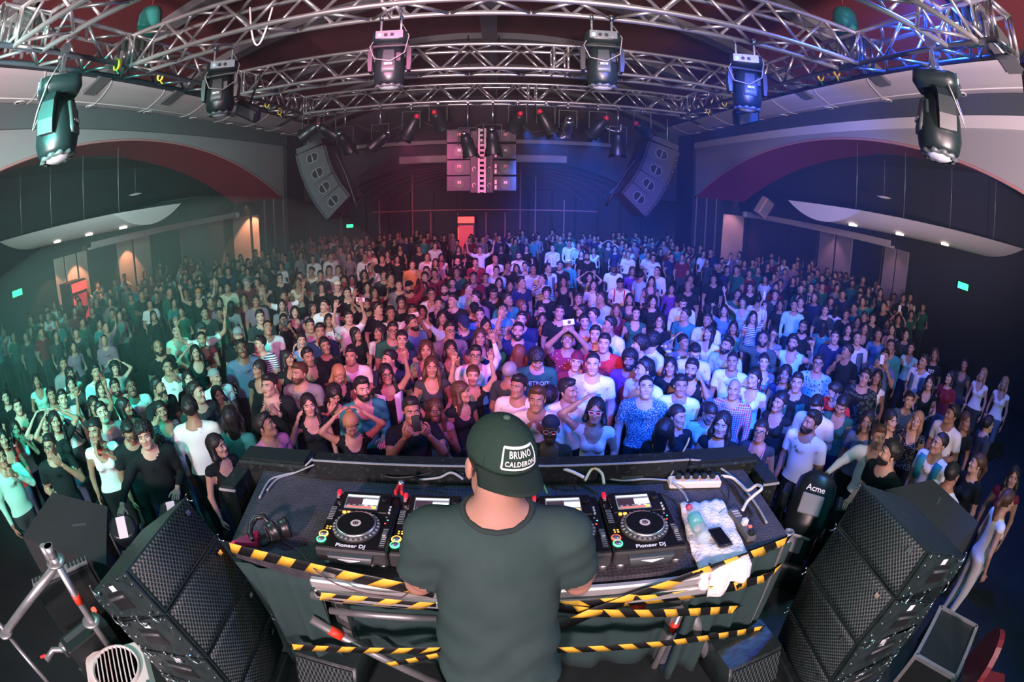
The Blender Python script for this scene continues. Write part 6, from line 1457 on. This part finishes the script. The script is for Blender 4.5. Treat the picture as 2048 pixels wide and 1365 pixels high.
# ------------------------------------------------------------------ the DJ, from behind
def dj():
    arm = ((.255,-.10,1.10), (.21,-.36,1.08), 'relax', (0,0,-1)); base = body_sdf_fn(False, arm, arm, .95)
    def fn(p):
        d = base(p)
        sh = sd_cone(p, (0,.005,1.32), (0,.015,.74), .172, .205, (1,1.32,1))
        sh = smax(sh, -(p[..., 2]-.735), .01)
        fold = .008*np.sin(p[..., 2]*34+8*p[..., 0]+3*np.sin(p[..., 0]*14))*np.clip((1.25-p[..., 2])*3, 0, 1)+.006*np.sin(p[..., 0]*40+p[..., 2]*9)*np.clip((1.1-p[..., 2])*3, 0, 1)
        d = smin(d, sh+fold, .04)
        for s in (-1,1):       # loose sleeves to the elbow
            S = np.array((s*.178,.01,1.405)); E = np.array((s*arm[0][0], arm[0][1], arm[0][2]))
            d = np.minimum(smin(d, sd_cone(p, S, S+(E-S)*.66, .075, .078)+.004*np.sin(p[..., 2]*60+p[..., 0]*25), .02), 9)
        return d
    h = .0105
    V1, F1 = surface_nets(fn, (-.42,-.46,.60), (.42,.24,1.60), h); V2, F2 = surface_nets(fn, (-.24,-.22,-.012), (.24,.24,.70), .025); V1 = relax(V1, F1, 1, .3)
    def slots(V, F):
        c = V[F].mean(1); m = np.full(len(F), TOP); x, y, z = c.T
        m[z < .745] = BOT; m[z < .09] = SHOE
        m[(np.sqrt(x**2+((y-.012)*1.15)**2) < .088) & (z > 1.38)] = SKIN
        for s in (-1,1):
            S = np.array((s*.178,.01,1.405)); E = np.array((s*arm[0][0], arm[0][1], arm[0][2])); W_ = np.array((s*arm[1][0], arm[1][1], arm[1][2]))
            t = np.clip(((c-S)@(E-S))/((E-S)@(E-S)), 0, 1.3); d1 = vlen(c-(S+t[:, None]*(E-S))); t2 = np.clip(((c-E)@(W_-E))/((W_-E)@(W_-E)), 0, 1); d2 = vlen(c-(E+t2[:, None]*(W_-E)))
            m[(d1 < .09) & (t > .665) & (x*s > .22)] = SKIN; m[(d2 < .06) & ((t > .665) | (d2 < d1)) & (y < -.05)] = SKIN
        return m
    # snap the neckline so the collar reads as a clean curve
    def snap(V):
        x, y, z = V.T; n = np.sqrt(x**2+((y-.012)*1.15)**2)/.088; sel = (np.abs(n-1) < .075) & (z > 1.38)
        V[sel, 0] /= n[sel]; V[sel, 1] = .012+(y[sel]-.012)/n[sel]; return V
    V1 = snap(V1); m1, m2 = slots(V1, F1), slots(V2, F2)
    Vs, Fs, Ms = [V1, V2], [F1, F2+len(V1)], [m1, m2]; off = len(V1)+len(V2)
    for s in (-1,1):
        E = np.array((s*arm[0][0], arm[0][1], arm[0][2])); Wp = np.array((s*arm[1][0], arm[1][1], arm[1][2])); v, f = hand('relax'); z = -unit(Wp-E); y = unit(np.array((0,0,1.0))-z*z[2]); x = np.cross(y, z); vv = v.copy()
        if s < 0: vv[:, 0] *= -1
        Vs.append((vv@np.stack([x, y, z])+Wp).astype(np.float32)); Fs.append((f if s > 0 else f[:, ::-1])+off); Ms.append(np.full(len(f), SKIN)); off += len(v)
    hV, hF, hM = head_parts(False, .0065)
    Mh = Matrix.Translation((0,-.030,1.512)) @ Euler((R(8), R(-4), R(14)), 'XYZ').to_matrix().to_4x4() @ Matrix.Translation((0,-.012,.095))
    A = np.array(Mh.to_3x3(), np.float32); t = np.array(Mh.translation, np.float32)
    Vs.append(hV@A.T+t); Fs.append(hF+off); Ms.append(hM)
    me = np_mesh('person', np.concatenate(Vs), np.concatenate(Fs), np.concatenate(Ms))
    tee = mat('dj_tee', (.026,.050,.047), .9, noise=(.036,.064,.060), nscale=9, spec=.2)
    for m in (mat('dj_skin', (.36,.19,.14), .55, spec=.25), tee, cloth('black'), M_shoe, tee, SKINS[1], tee, LIPS, EYES, IRISM, HAIRS['k']): me.materials.append(m)
    o = link('person', me); o.location = (-.005, 1.10, STAGE); o.rotation_euler = (0,0,PI+.0); o.scale = (1.03,)*3
    tag(o, 'person in dark tee and backward cap playing at the decks, seen from behind', 'person')
    n_ = np.sqrt(V1[:,0]**2+((V1[:,1]-.012)*1.15)**2)/.088; ring = V1[(np.abs(n_-1) < .004) & (V1[:,2] > 1.38)]; an = np.arctan2(ring[:,1]-.012, ring[:,0]); zz = []
    for a in np.linspace(-PI, PI, 41)[:-1]:
        d_ = np.abs((an-a+PI) % (2*PI)-PI); k_ = d_ < .3; w_ = np.exp(-(d_[k_]/.12)**2)+1e-6; zz.append(float((ring[k_,2]*w_).sum()/w_.sum()) if k_.any() else 1.45)
    MB().path([(.089*math.cos(a), .012+.0775*math.sin(a), z+.001) for a, z in zip(np.linspace(-PI, PI, 41)[:-1], zz)], .0085, n=7, close=True).build('collar', mat('dj_collar', (.014,.028,.026), .9), o)
    hr = link('hair', get_hair('crop', .007), o, M=Mh); hr.material_slots[0].link = 'OBJECT'; hr.material_slots[0].material = HAIRS['k']
    # cap, worn back to front, brim toward us
    Mc = Mh @ Matrix.Rotation(R(12), 4, 'Z') @ Matrix.Rotation(R(-14), 4, 'X')
    rx, ry, rz, cy, cz = .085, .104, .102, .012, .034
    def dome(a, z, g=1.0):
        rho = math.sqrt(max(0, 1-((z-cz)/rz)**2)); k = 1+.10*max(0, math.cos(a))*max(0, (z-cz)/rz)*rho
        return Vector((rx*rho*g*k*math.sin(a), cy+ry*rho*g*k*math.cos(a), z))
    rows = []
    for i in range(15):
        z = cz+rz*math.sin(PI/2*i/14)*.9999; row = []
        for j in range(48):
            a = 2*PI*j/48; p = dome(a, z); s = abs(math.sin(3*a)); f = 1-.012*math.exp(-(s/.12)**2)*(1-i/14*.3); row.append(Vector((p.x*f, cy+(p.y-cy)*f, p.z)))
        rows.append(row)
    M_cap = mat('cap_green', (.018,.042,.030), .85, spec=.2, bump=.2, nscale=120)
    crown = MB().sheet(rows, close=True).build('cap_crown', M_cap, o, M=Mc); solidify(crown, .003)
    MB().lathe([(.0,.008),(.008,.006),(.010,.0),(.009,-.004)], 12).build('cap_button', mat('cap_button', (.05,.09,.07), .8), crown, loc=(0, cy, cz+rz))
    for k in range(6): MB().path([dome(2*PI*(k+.0)/6, cz+rz*math.sin(t)*.995, 1.004) for t in np.linspace(0, 1.5, 12)], .0013, n=4).build('seam', mat('cap_seam', (.010,.022,.016), .9), crown)
    rows = []
    for u in np.linspace(0, 1, 8):
        rows.append([Vector((rx*math.sin(a)*(1.0+.02*u), cy+ry*math.cos(a)*1.0+u*.060*math.cos(a*.8), cz+.004-.022*u-.020*(a/1.2)**2*(.3+u))) for a in np.linspace(-1.28, 1.28, 25)])
    br = MB().sheet(rows).build('cap_brim', mat('cap_brim', (.010,.022,.017), .8, spec=.25), o, M=Mc); solidify(br, .005)
    # embroidered patch: frame and name
    def wrap(me, z0, a0=0.0, g=1.02):
        for v in me.vertices:
            u, w, d = v.co; q = dome(a0-u/.100, z0+w, g+d*4); v.co = q
        me.update(); return me
    M_wt = mat('patch_white', (.80,.78,.78), .7); a0 = 0.0
    W2, H2 = .056, .024
    for c, d in (((0,H2),(2*W2,.005)), ((0,-H2),(2*W2,.005)), ((-W2,0),(.005,2*H2)), ((W2,0),(.005,2*H2))):
        mb = MB(); n = 16 if d[0] > d[1] else 2; m_ = 2 if d[0] > d[1] else 8; rows = []
        for i in range(n+1):
            rows.append([Vector((c[0]+d[0]*(i/n-.5), c[1]+d[1]*(j/m_-.5), 0)) for j in range(m_+1)])
        me2 = mb.sheet(rows).mesh('patch_frame'); wrap(me2, cz+.044, a0); me2.materials.append(M_wt); solidify(link('patch_frame', me2, crown), .0015)
    for s_, w, sz in (('BRUNO', .0098, .0205), ('CALDERON', -.0110, .0168)):
        me2 = text_mesh(s_, sz, .0004, bold=.00035, spacing=1.12); wrap(me2, cz+.044+w, a0, 1.022); me2.materials.append(M_wt); link('patch_lettering', me2, crown)
    return o
dj()
# ------------------------------------------------------------------ the crowd, read off the photograph: x y sex hair garment colour pose turn extras
CROWD = '''
1185 732 m c T white dn 0 pocket
1207 690 m s T red dn -5
1257 724 m C T purple dn -8 bd
1152 727 m 0 T maroon dn -4 bcap:maroon
1076 719 m C T green dn 10 txt:DETROIT:.075:g dn
1135 683 m s T dotmaroon PU 5 up camera
1190 672 m s T black dn 0
1269 690 m C T black dn -70
1293 780 m c T speckle dn 12 up
1277 741 m s T white bt -65
1030 777 m q T white dn -30
1072 804 m qb S white cl -5
1147 785 m q S white dn 55
1190 828 f mk V white hl 0 sg
1100 866 f 0 V charcoal dn 0 dk sg bcap:navy
1038 704 f lr V black dn 180
1027 740 m cg T charcoal dn 150
1036 665 m c T navy ul 0 bd
1007 657 m 0 T teal dn -30 cap:blue
1100 788 f C T charcoal dn 175
729 782 m q S teal bd 15 bd vn
775 752 f l V black ur 10 gl cardi
864 738 f lb V charcoal bt 0
804 682 f u V navy dn 0
700 716 m s T white bt -20
679 750 f ll V black dn 10 dn
670 790 f w V black fd 10 dn
852 704 f mb V floral dn -5
903 702 f l V charcoal fc 10
961 678 f lb V navy pr 0
951 714 m s S white ur 0 gl
946 755 f ub V black UU 0
934 786 f lb V black dn 70
826 828 m s T black P1 5 phonek
870 826 f lb V mauve cl 0 dk
703 852 f ul V black HH -5 dn
770 722 m s T navy dn -60
718 669 f l T black dn 50
753 666 f l T white dn -60
787 664 m s T green dn 5 gl
831 647 m s T blue dn 50 bd
930 646 m 0 T navy dn 20 cap:navy dn
903 664 m s T grey dn 20 gl
886 638 f l T sky ul 10
877 609 f p V black dn 0
960 632 m s T blue dn 0
975 655 f l T navy dn 20
948 619 m 0 T black dn 0 cap:black dn
803 607 f C T black dn 0 gl
783 628 f p T white dn 10
761 618 m s T black dn 65
734 612 m s T black ul 5 bd
699 638 m s T white UU 5 phonew
658 643 f l T whitefloral dn 0
845 626 f l T navy dn 0
826 626 m s T white P1 0 phonew
901 603 m s T black dn -40
864 590 m s T white dn 5 gl
888 581 m s T charcoal dn -10 bd
905 567 f p T black dn 0
942 578 m s T mint dn 60
946 597 m q T mauve ex -60
816 576 m 0 S redplaid ur -20 bd cap:black
799 572 m s T grey dn 10
848 576 f m T maroon fc 0
850 556 m s S redplaid bt 0
869 549 m s T maroon dn 0
913 546 m s T green dn -10
853 544 m s T black dn 0
971 557 m c T black ul 0
947 557 m s T maroon bt 0
992 543 m s T white dn -5
987 586 m s T black bt 0 dn
998 567 f m T black dn 0
1021 573 f l T black dn 10
1021 600 m q T teal dn 60
1006 624 m s S white dn 0
1042 641 m s T navy dn -5
1050 612 f lr T maroon dn 70
1080 622 m s T black dn -30
1085 641 f l V navy dn 0
1119 627 m s T black dn 0
1157 622 f l T navy dn -60
1180 631 m s T white dn -60
1170 646 f p V black dn 10
1210 651 m s S white dn -60
1233 622 f lb V maroon dn 0
1273 629 f p V green dn 10 choker
1259 600 f l V charcoal dn 0 choker
1302 603 f m S navy dn 0
1240 567 m s T white bt 0 pack dn
1196 596 m s T sky dn -60
1157 600 m s T black dn 0
1093 588 f C T black dn 0
1127 564 f l V black dn 0
1080 559 m s T stripe dl -45
1048 566 m s T navy dn 55
1187 571 f l T cream dn 0
1179 556 f l T floral HH 0
1228 537 m 0 T white dn 0 dk cap:navy
1266 543 f mb S purple dn 20
1285 551 m s T sky dn 150
1303 564 f l V lace dn 0
1100 537 m s T white dn 50 vestopen
1067 540 m c T white dn 10
1050 533 f u V navy er 0
1033 538 f m V sky hl 0
1016 534 m s T black fd 0
1119 532 m s T black dn -20
1140 526 m 0 S teal dn 160 hat:white
1187 501 f l V white dn -10
1174 514 m s T black dn 0 bd
1162 508 f l T black dn -20
1138 487 m s S white dn -10
1105 497 m c S whitefloral dn 0
1157 492 m s S sky dn 0
1217 490 m s T charcoal HH 0
1230 499 f l T navy dn 0
1037 513 m s S white dn -10 bd gl
1053 497 f m T black dn 0
1066 480 m s T teal dn 170
1025 480 f u V white HH 0
1002 497 f l S black dn 0
993 520 m 0 T white dn 30
1083 462 f m T red dn 0
1106 476 f m T black HH 0
960 500 m s T white uw 0
917 499 f l T black dn 0
951 526 m s T redplaid dn 0
915 526 m 0 T black bt 0 bd
883 516 f l V white dn 0
871 526 f l T mauve dn 0
871 492 m s S white dn 10
854 515 m c S white dn -10
838 499 m s T black dn 0
800 496 f l V black dn 0
795 519 f m T black dn 10
775 509 f l V black cl 0
764 519 m s T black dn 0
741 537 m s T white dn 0
730 515 m c S white dn 0 tie
739 508 m s T cream dn 0
696 499 f l T white bt 0 vestopen
664 513 m c S white dn 50
825 531 m s T orange dn 0
768 552 m s T charcoal dn 0
785 557 m q T black dn 50
729 550 f l T black ur 0
735 576 f m T mauve dn 0
751 586 f l T maroon pr 30
695 588 m s T black fc 0
688 564 m s T white dn 0
704 561 f l T black dn 0
675 574 m 0 T black dn 0 cap:cream
676 541 m s T black dn -10
659 542 m s T white dn 0
641 552 m s T charcoal dn 0
620 544 m s T cream dn -40
643 576 f C T black dn 0
600 555 m s T charcoal dn 0
596 566 f lb V cream fc 0
561 558 m s T black rl 10 gl
568 594 m s T white uw 0
564 612 f l T grey dn 0
511 565 f p V cream bt -50
497 566 m 0 T maroon dn 50 cap:grey
453 577 m s T cream dn -30
488 599 f l V maroon dn 0
512 604 m s T mauve dn 0
439 607 f l T mauve dn 0
462 612 f l T grey dn 175
439 628 f p T green dn 0
410 628 m s T charcoal dn 0
397 589 m 0 V black uw 0 cap:orange
373 587 m s S black dn 0
420 590 f m V orange dn 40
405 662 m 0 T white uw 0 cap:charcoal
404 681 m c V maroon ex 0
392 708 f l V black hl 0
353 664 m s V mint dn 0
478 673 m 0 T black dn 0 bd cap:grey
537 658 m c T white bt 5 up
484 700 m c S denim dn 0 dk
513 691 m q T stripe dn -60
521 636 m s T charcoal dn 0
568 642 f p T black P1 0 phonek
590 626 f m V lace dn 0
604 683 f p V blue el 0
582 718 f l V black dn 50
620 717 m s T black dn 15 vn
652 694 f u T black dn 10 band
641 666 m s T navy dn 0
621 654 m s T lilac dn 0
645 613 m s T white dn -40
629 616 f l V mauve dn 40
318 698 m 0 T black dn 0 bd
337 737 m c S white fc 0
231 739 f C V grey HH 0
232 778 m s T tan dn 0 bd strap
325 776 m s T black fd 50 bd
264 777 m c S white dn 0 dk strap
203 781 f m T grey dn 0
258 814 f l V green dn 55
193 747 m s T white dn 0
143 750 f m T mint dn 20
128 730 m s T grey dn 0
143 771 f m T charcoal dn 0
104 793 f p V stripe dn 0
127 801 m s T white dn 0 strap
74 764 f m V mint bt 0
37 816 m q S black dn 0 vn
12 797 f p T black dn 0
33 862 f l V white fc 0
89 846 f m T black HH 0
112 847 f l T black HH 0
190 815 f l T charcoal UU 0
207 830 m s T grey dn 0 up
186 868 f u V white dr -40 bottle bot:black
260 865 m s T black dn 0 gl dn
289 878 m C S black rl -20
325 826 f u V lace dn 0
96 898 m s T black fc -40 gl
4 918 m s S mint dr 0
8 882 f l V red dn 0
380 812 m s S white dn 170
445 894 f l V black dn 40 choker txt:I_WOKE_UP:.045:w
439 793 f l V mauve fc 10
462 830 f l T teal dn 165
378 761 f l T black dn 0
402 786 m s T charcoal dn 50
436 757 m 0 T white dn 30 bcap:grey
511 742 f l V black dn -60
532 775 m q S black cl -45 vn
591 750 m qb T grey dn -55 bd
619 815 f l V black el 0
543 852 m q T pink dn 60 up
1363 776 m s T white dn 15
1381 742 m s V black er -5 bd
1340 737 f l T black er 0
1466 783 m 0 S plaid dn 0
1502 759 f p V white dn -30 choker
1464 726 m c T white dn 0
1528 727 f p V floral dn 10
1569 752 f w V navy dn 0
1593 769 m s T black dn 5 jacket big
1553 807 f u V black dn -30
1519 867 f u V charcoal dn 0 gl straps
1441 855 f l V black bt 0 choker
1364 838 f p T black dn 55
1336 857 f l T black dn 165
1425 828 f p T sky dn 50 dn
1613 846 m q T white dn -35 bd
1630 813 m q T cream bd -10 dn
1682 811 f u V green dn 0 dn
1663 781 m s T red dn -60 dn txt:ACOST:.06:w
1728 758 m s S darkrings dn 0
1753 757 f l V white dn 0 strap
1768 716 m s T denim P1 0 phone
1782 695 m c S teal dn 15
1636 730 m s S bluefloral dn 10 gl
1688 703 m s T black fd -55
1670 677 m s T navy dn 10
1715 679 m c T white dn 10 vestopen
1730 659 f l V black dn 10
1757 671 f p T blue er 10
1774 649 f l T charcoal dn 0
1784 660 f l V mauve dn 0
1797 640 f l T black PU 0 phone
1650 622 m s T charcoal dn 0
1648 652 f l V teal dn 175 bot:sky
1674 618 f l T white dn 170
1692 631 m s T black dn 0
1715 646 f m T black dn 0
1728 636 m s T charcoal dn 0
1745 639 m s T black dn 0
1697 661 f m T black dn 10
1821 698 f p V mint dn -10
1812 671 f m T charcoal dn 0
1869 711 f mb T black dn 0 txt:987:.10:w
1843 724 m s T white bt -30 vestopen
1928 731 f p V charcoal dn 0
1896 755 f m T maroon dn -40
1858 768 f l V black bt 0
1963 750 f ll V white dn -20
2007 768 f ll V white dn -10
1819 804 f u S denim dn 25
1832 845 f ll V sequin dn 0
1896 829 m s T white bt -45
1787 846 f l T black dn 55
1935 847 f lb T black dn 50
1982 850 m s T charcoal dn 140
1732 848 f l T denim dn 0
1760 880 m qb S white rl 30 vn
1767 906 m s T black bt -60 bd
1870 888 m c T white dn -40 shawl
1910 946 m c V white dn 170
1945 926 f pb T black dn -60
2026 960 f l V maroon dn 20
2022 1002 f pb V white dn 150 bot:white
1526 680 m c S darkplaid fl 5 bd
1584 688 m s V mint FF -10 bd
1605 656 m s T black dn 0 bd gl
1547 671 f m T grey dn 20
1449 692 m q S sky dn -30 bd
1391 706 m s T cream dn 15 dn
1372 687 f u S floral hl 45
1312 680 m C T white dn 150
1318 644 f m T black dn -10 gl
1364 630 m s T teal dn -55
1413 642 m s T white dn -10
1413 667 f l V white dn -40
1466 658 f m V teal dn 0
1507 637 f l T stripe ur 15
1485 606 f C V sky uw 0 band bottlec
1448 623 f l T blue pl 0
1519 599 m s T white dn 170
1475 591 m s T green dn 0
1500 577 m s T black dn 0
1550 592 m s T charcoal dn 0
1560 569 m s T black dn 0
1560 611 f l T black dn 0
1588 613 m c S mint dn 0
1601 606 m s S black bt 0
1622 577 m c S black dn 0 tie
1366 605 m s S white dn 0 dn
1306 605 f m S black dn 0
1343 579 f m S purple dn 0
1376 574 m 0 T black dn 0
1381 560 m s T black dn 0
1427 560 m s T black dn 0 big
1312 543 m c S white dn -20
'''
# settle the depth of each: people of nearly the same spot are given slightly different heights along their sight lines
rows = []
for ln in CROWD.strip().splitlines():
    q = ln.split(); rows.append((float(q[0]), float(q[1]), q[2], q[3], q[4], q[5], q[6], int(q[7]), ' '.join(q[8:])))
_s = np.array([(.935 if r[2] == 'f' else 1.0) for r in rows])+RNG.uniform(-.015, .015, len(rows))
def _pos(): return np.array([tuple(at_z(r[0], r[1], FLOOR+1.63*s))[:2] for r, s in zip(rows, _s)])
for it in range(40):
    XY = _pos(); d = np.linalg.norm(XY[:, None]-XY[None], axis=2)+np.eye(len(rows))*9; g = np.zeros(len(rows)); dist = np.linalg.norm(XY, axis=1)
    for i, j in np.argwhere(d < .46):
        g[i] += .006 if dist[i] < dist[j] else -.006
    _s = np.clip(_s+np.clip(g, -.008, .008), .87, 1.09)
for r, s in zip(rows, _s):
    person(*r, s=float(s), P=at_z(r[0], r[1], FLOOR+1.63*float(s)))
# ---- labels that single each out
def zone(px, py):
    if py > 760 and 640 < px < 1480: return 'right behind the booth panel'
    if px < 430: return 'in the hazy left of the crowd' if py < 760 else 'in the left foreground crowd'
    if px > 1620: return 'in the dark right of the crowd' if py < 790 else 'in the right foreground crowd'
    if py < 530: return 'far back in the hall'
    if py < 620: return 'in the middle distance'
    return 'in the mid crowd'
seen = {}
for k, (o, px, py, bits, pt) in enumerate(PEOPLE): seen.setdefault(bits+', '+pt, []).append(k)
for lab, ks in seen.items():
    if len(ks) == 1: PEOPLE[ks[0]][0]['label'] = lab; continue
    sub = {}
    for k in ks: sub.setdefault(zone(*PEOPLE[k][1:3]), []).append(k)
    for zn, kk in sub.items():
        kk.sort(key=lambda k: PEOPLE[k][1])
        for i, k in enumerate(kk):
            PEOPLE[k][0]['label'] = lab+' '+zn if len(kk) == 1 else '%s %s, %s such from left' % (lab, zn, ORD[i])
for o, *_ in PEOPLE:
    w = o['label'].split()
    if len(w) > 16:
        l = o['label'].replace(' such from left', ' from left').replace('in the hazy left of the crowd', 'in hazy left crowd').replace('in the dark right of the crowd', 'in dark right crowd').replace('in the right foreground crowd', 'in right foreground').replace('in the left foreground crowd', 'in left foreground').replace('right behind the booth panel', 'behind the booth').replace('in the middle distance', 'in middle distance')
        o['label'] = l
# ---- the rest of the crowd, too dim or too far to tell apart
Vs, Fs, Ms = [], [], []; off = 0; pal = ['black','charcoal','grey','navy','maroon','teal','white','mauve','green']
taken = [tuple(o.location)[:2] for o, *_ in PEOPLE]; cnt = 0
cand = []
for _ in range(7000):
    y = random.uniform(6.5, 23.2); x = random.uniform(-13.4, 12.2)
    if y < 15 and -6.6 < x < 6.8: continue
    if y < 19.5 and -4.4 < x < 4.2: continue
    if x > 6 and y < 9: continue
    if y < 9 and x > -7.4: continue
    if 17.5 < y and (x < -8.8 or x > 7.9): continue
    cand.append((x, y))
for x, y in cand:
    if cnt >= 330: break
    if any((x-a)**2+(y-b)**2 < .30 for a, b in taken): continue
    taken.append((x, y)); cnt += 1; fem = random.random() < .5
    pl, pr = random.choice([('down','down')]*6+[('bent','bent'),('up','down'),('face','bent')])
    V, F, M, _w = get_body(fem, pl, pr, .06); hV, hF, hM = get_head(fem, .026); hair = get_hair(random.choice(['short','short','crop'] if not fem else ['long','mid','bun']), .03)
    hv = np.zeros(len(hair.vertices)*3, np.float32); hair.vertices.foreach_get('co', hv); hv = hv.reshape(-1, 3); hf = np.array([p.vertices[:] for p in hair.polygons])
    t = np.array((0,-.02,1.63), np.float32); s = random.uniform(.90,1.04); a = math.atan2(-x, y-1)+R(random.uniform(-35,35)); ca, sa = math.cos(a), math.sin(a)
    VV = np.concatenate([V, hV+t, hv+t])*s; VV = np.stack([VV[:,0]*ca-VV[:,1]*sa+x, VV[:,0]*sa+VV[:,1]*ca+y, VV[:,2]+FLOOR], 1)
    FF = np.concatenate([F, hF+len(V), hf+len(V)+len(hV)])+off; c = random.randrange(len(pal))
    mm = np.concatenate([M, hM, np.full(len(hf), 99)]); out = np.full(len(mm), 0)
    out[np.isin(mm, (TOP, SLEEVE, SCOOP))] = 3+c; out[np.isin(mm, (BOT, SHOE))] = 2; out[np.isin(mm, (99, BROW, IRIS))] = 1
    out[(mm == FORE) & (random.random() < .2)] = 3+c
    Vs.append(VV); Fs.append(FF); Ms.append(out); off += len(VV)
me = np_mesh('crowd', np.concatenate(Vs), np.concatenate(Fs), np.concatenate(Ms))
for m in [SKINS[1], HAIRS['k'], cloth('charcoal')]+[cloth(c) for c in pal]: me.materials.append(m)
tag(link('crowd', me), 'dim far crowd filling the back and the aisles of the hall', 'crowd', kind='stuff')
# ------------------------------------------------------------------ stage haze hanging in the hall
m = bpy.data.materials.new('stage_haze'); m.use_nodes = True; nt = m.node_tree
for n in list(nt.nodes): nt.nodes.remove(n)
out = nt.nodes.new('ShaderNodeOutputMaterial'); vs = nt.nodes.new('ShaderNodeVolumeScatter'); vs.inputs['Density'].default_value = .005; vs.inputs['Anisotropy'].default_value = .2; vs.inputs['Color'].default_value = (.8,.95,1,1)
nt.links.new(vs.outputs[0], out.inputs['Volume'])
def haze_mat(name, dens, col):
    q = m.copy(); q.name = name; s = [n for n in q.node_tree.nodes if n.type == 'VOLUME_SCATTER'][0]; s.inputs['Density'].default_value = dens; s.inputs['Color'].default_value = (*col, 1); return q
o = MB().box((-.5, 13.2, 2.75), (26.4, 21.2, 6.3)).build('haze', m); tag(o, 'thin stage haze hanging over the crowd', 'haze', kind='stuff')

rows = [[Vector((x0+r*math.cos(t), y0+1.55*r*math.sin(t), z)) for t in np.linspace(0, 2*PI, 33)[:-1]] for r, z, x0, y0 in ((3.2,-.3,-8,11),(4.6,.6,-8,11),(4.9,1.8,-8,11),(4.0,2.6,-8,11),(2.6,3.2,-8,11),(.6,3.5,-8,11))]
o = MB().sheet(rows, close=True); o.f.append(tuple(reversed(range(32)))); o.mi.append(0); o.sm.append(False); o.f.append(tuple(range(5*32, 6*32))); o.mi.append(0); o.sm.append(False)
tag(o.build('haze', haze_mat('stage_haze_bank', .045, (.75,1,.95))), 'denser bank of teal-lit haze over the left crowd', 'haze', kind='stuff')
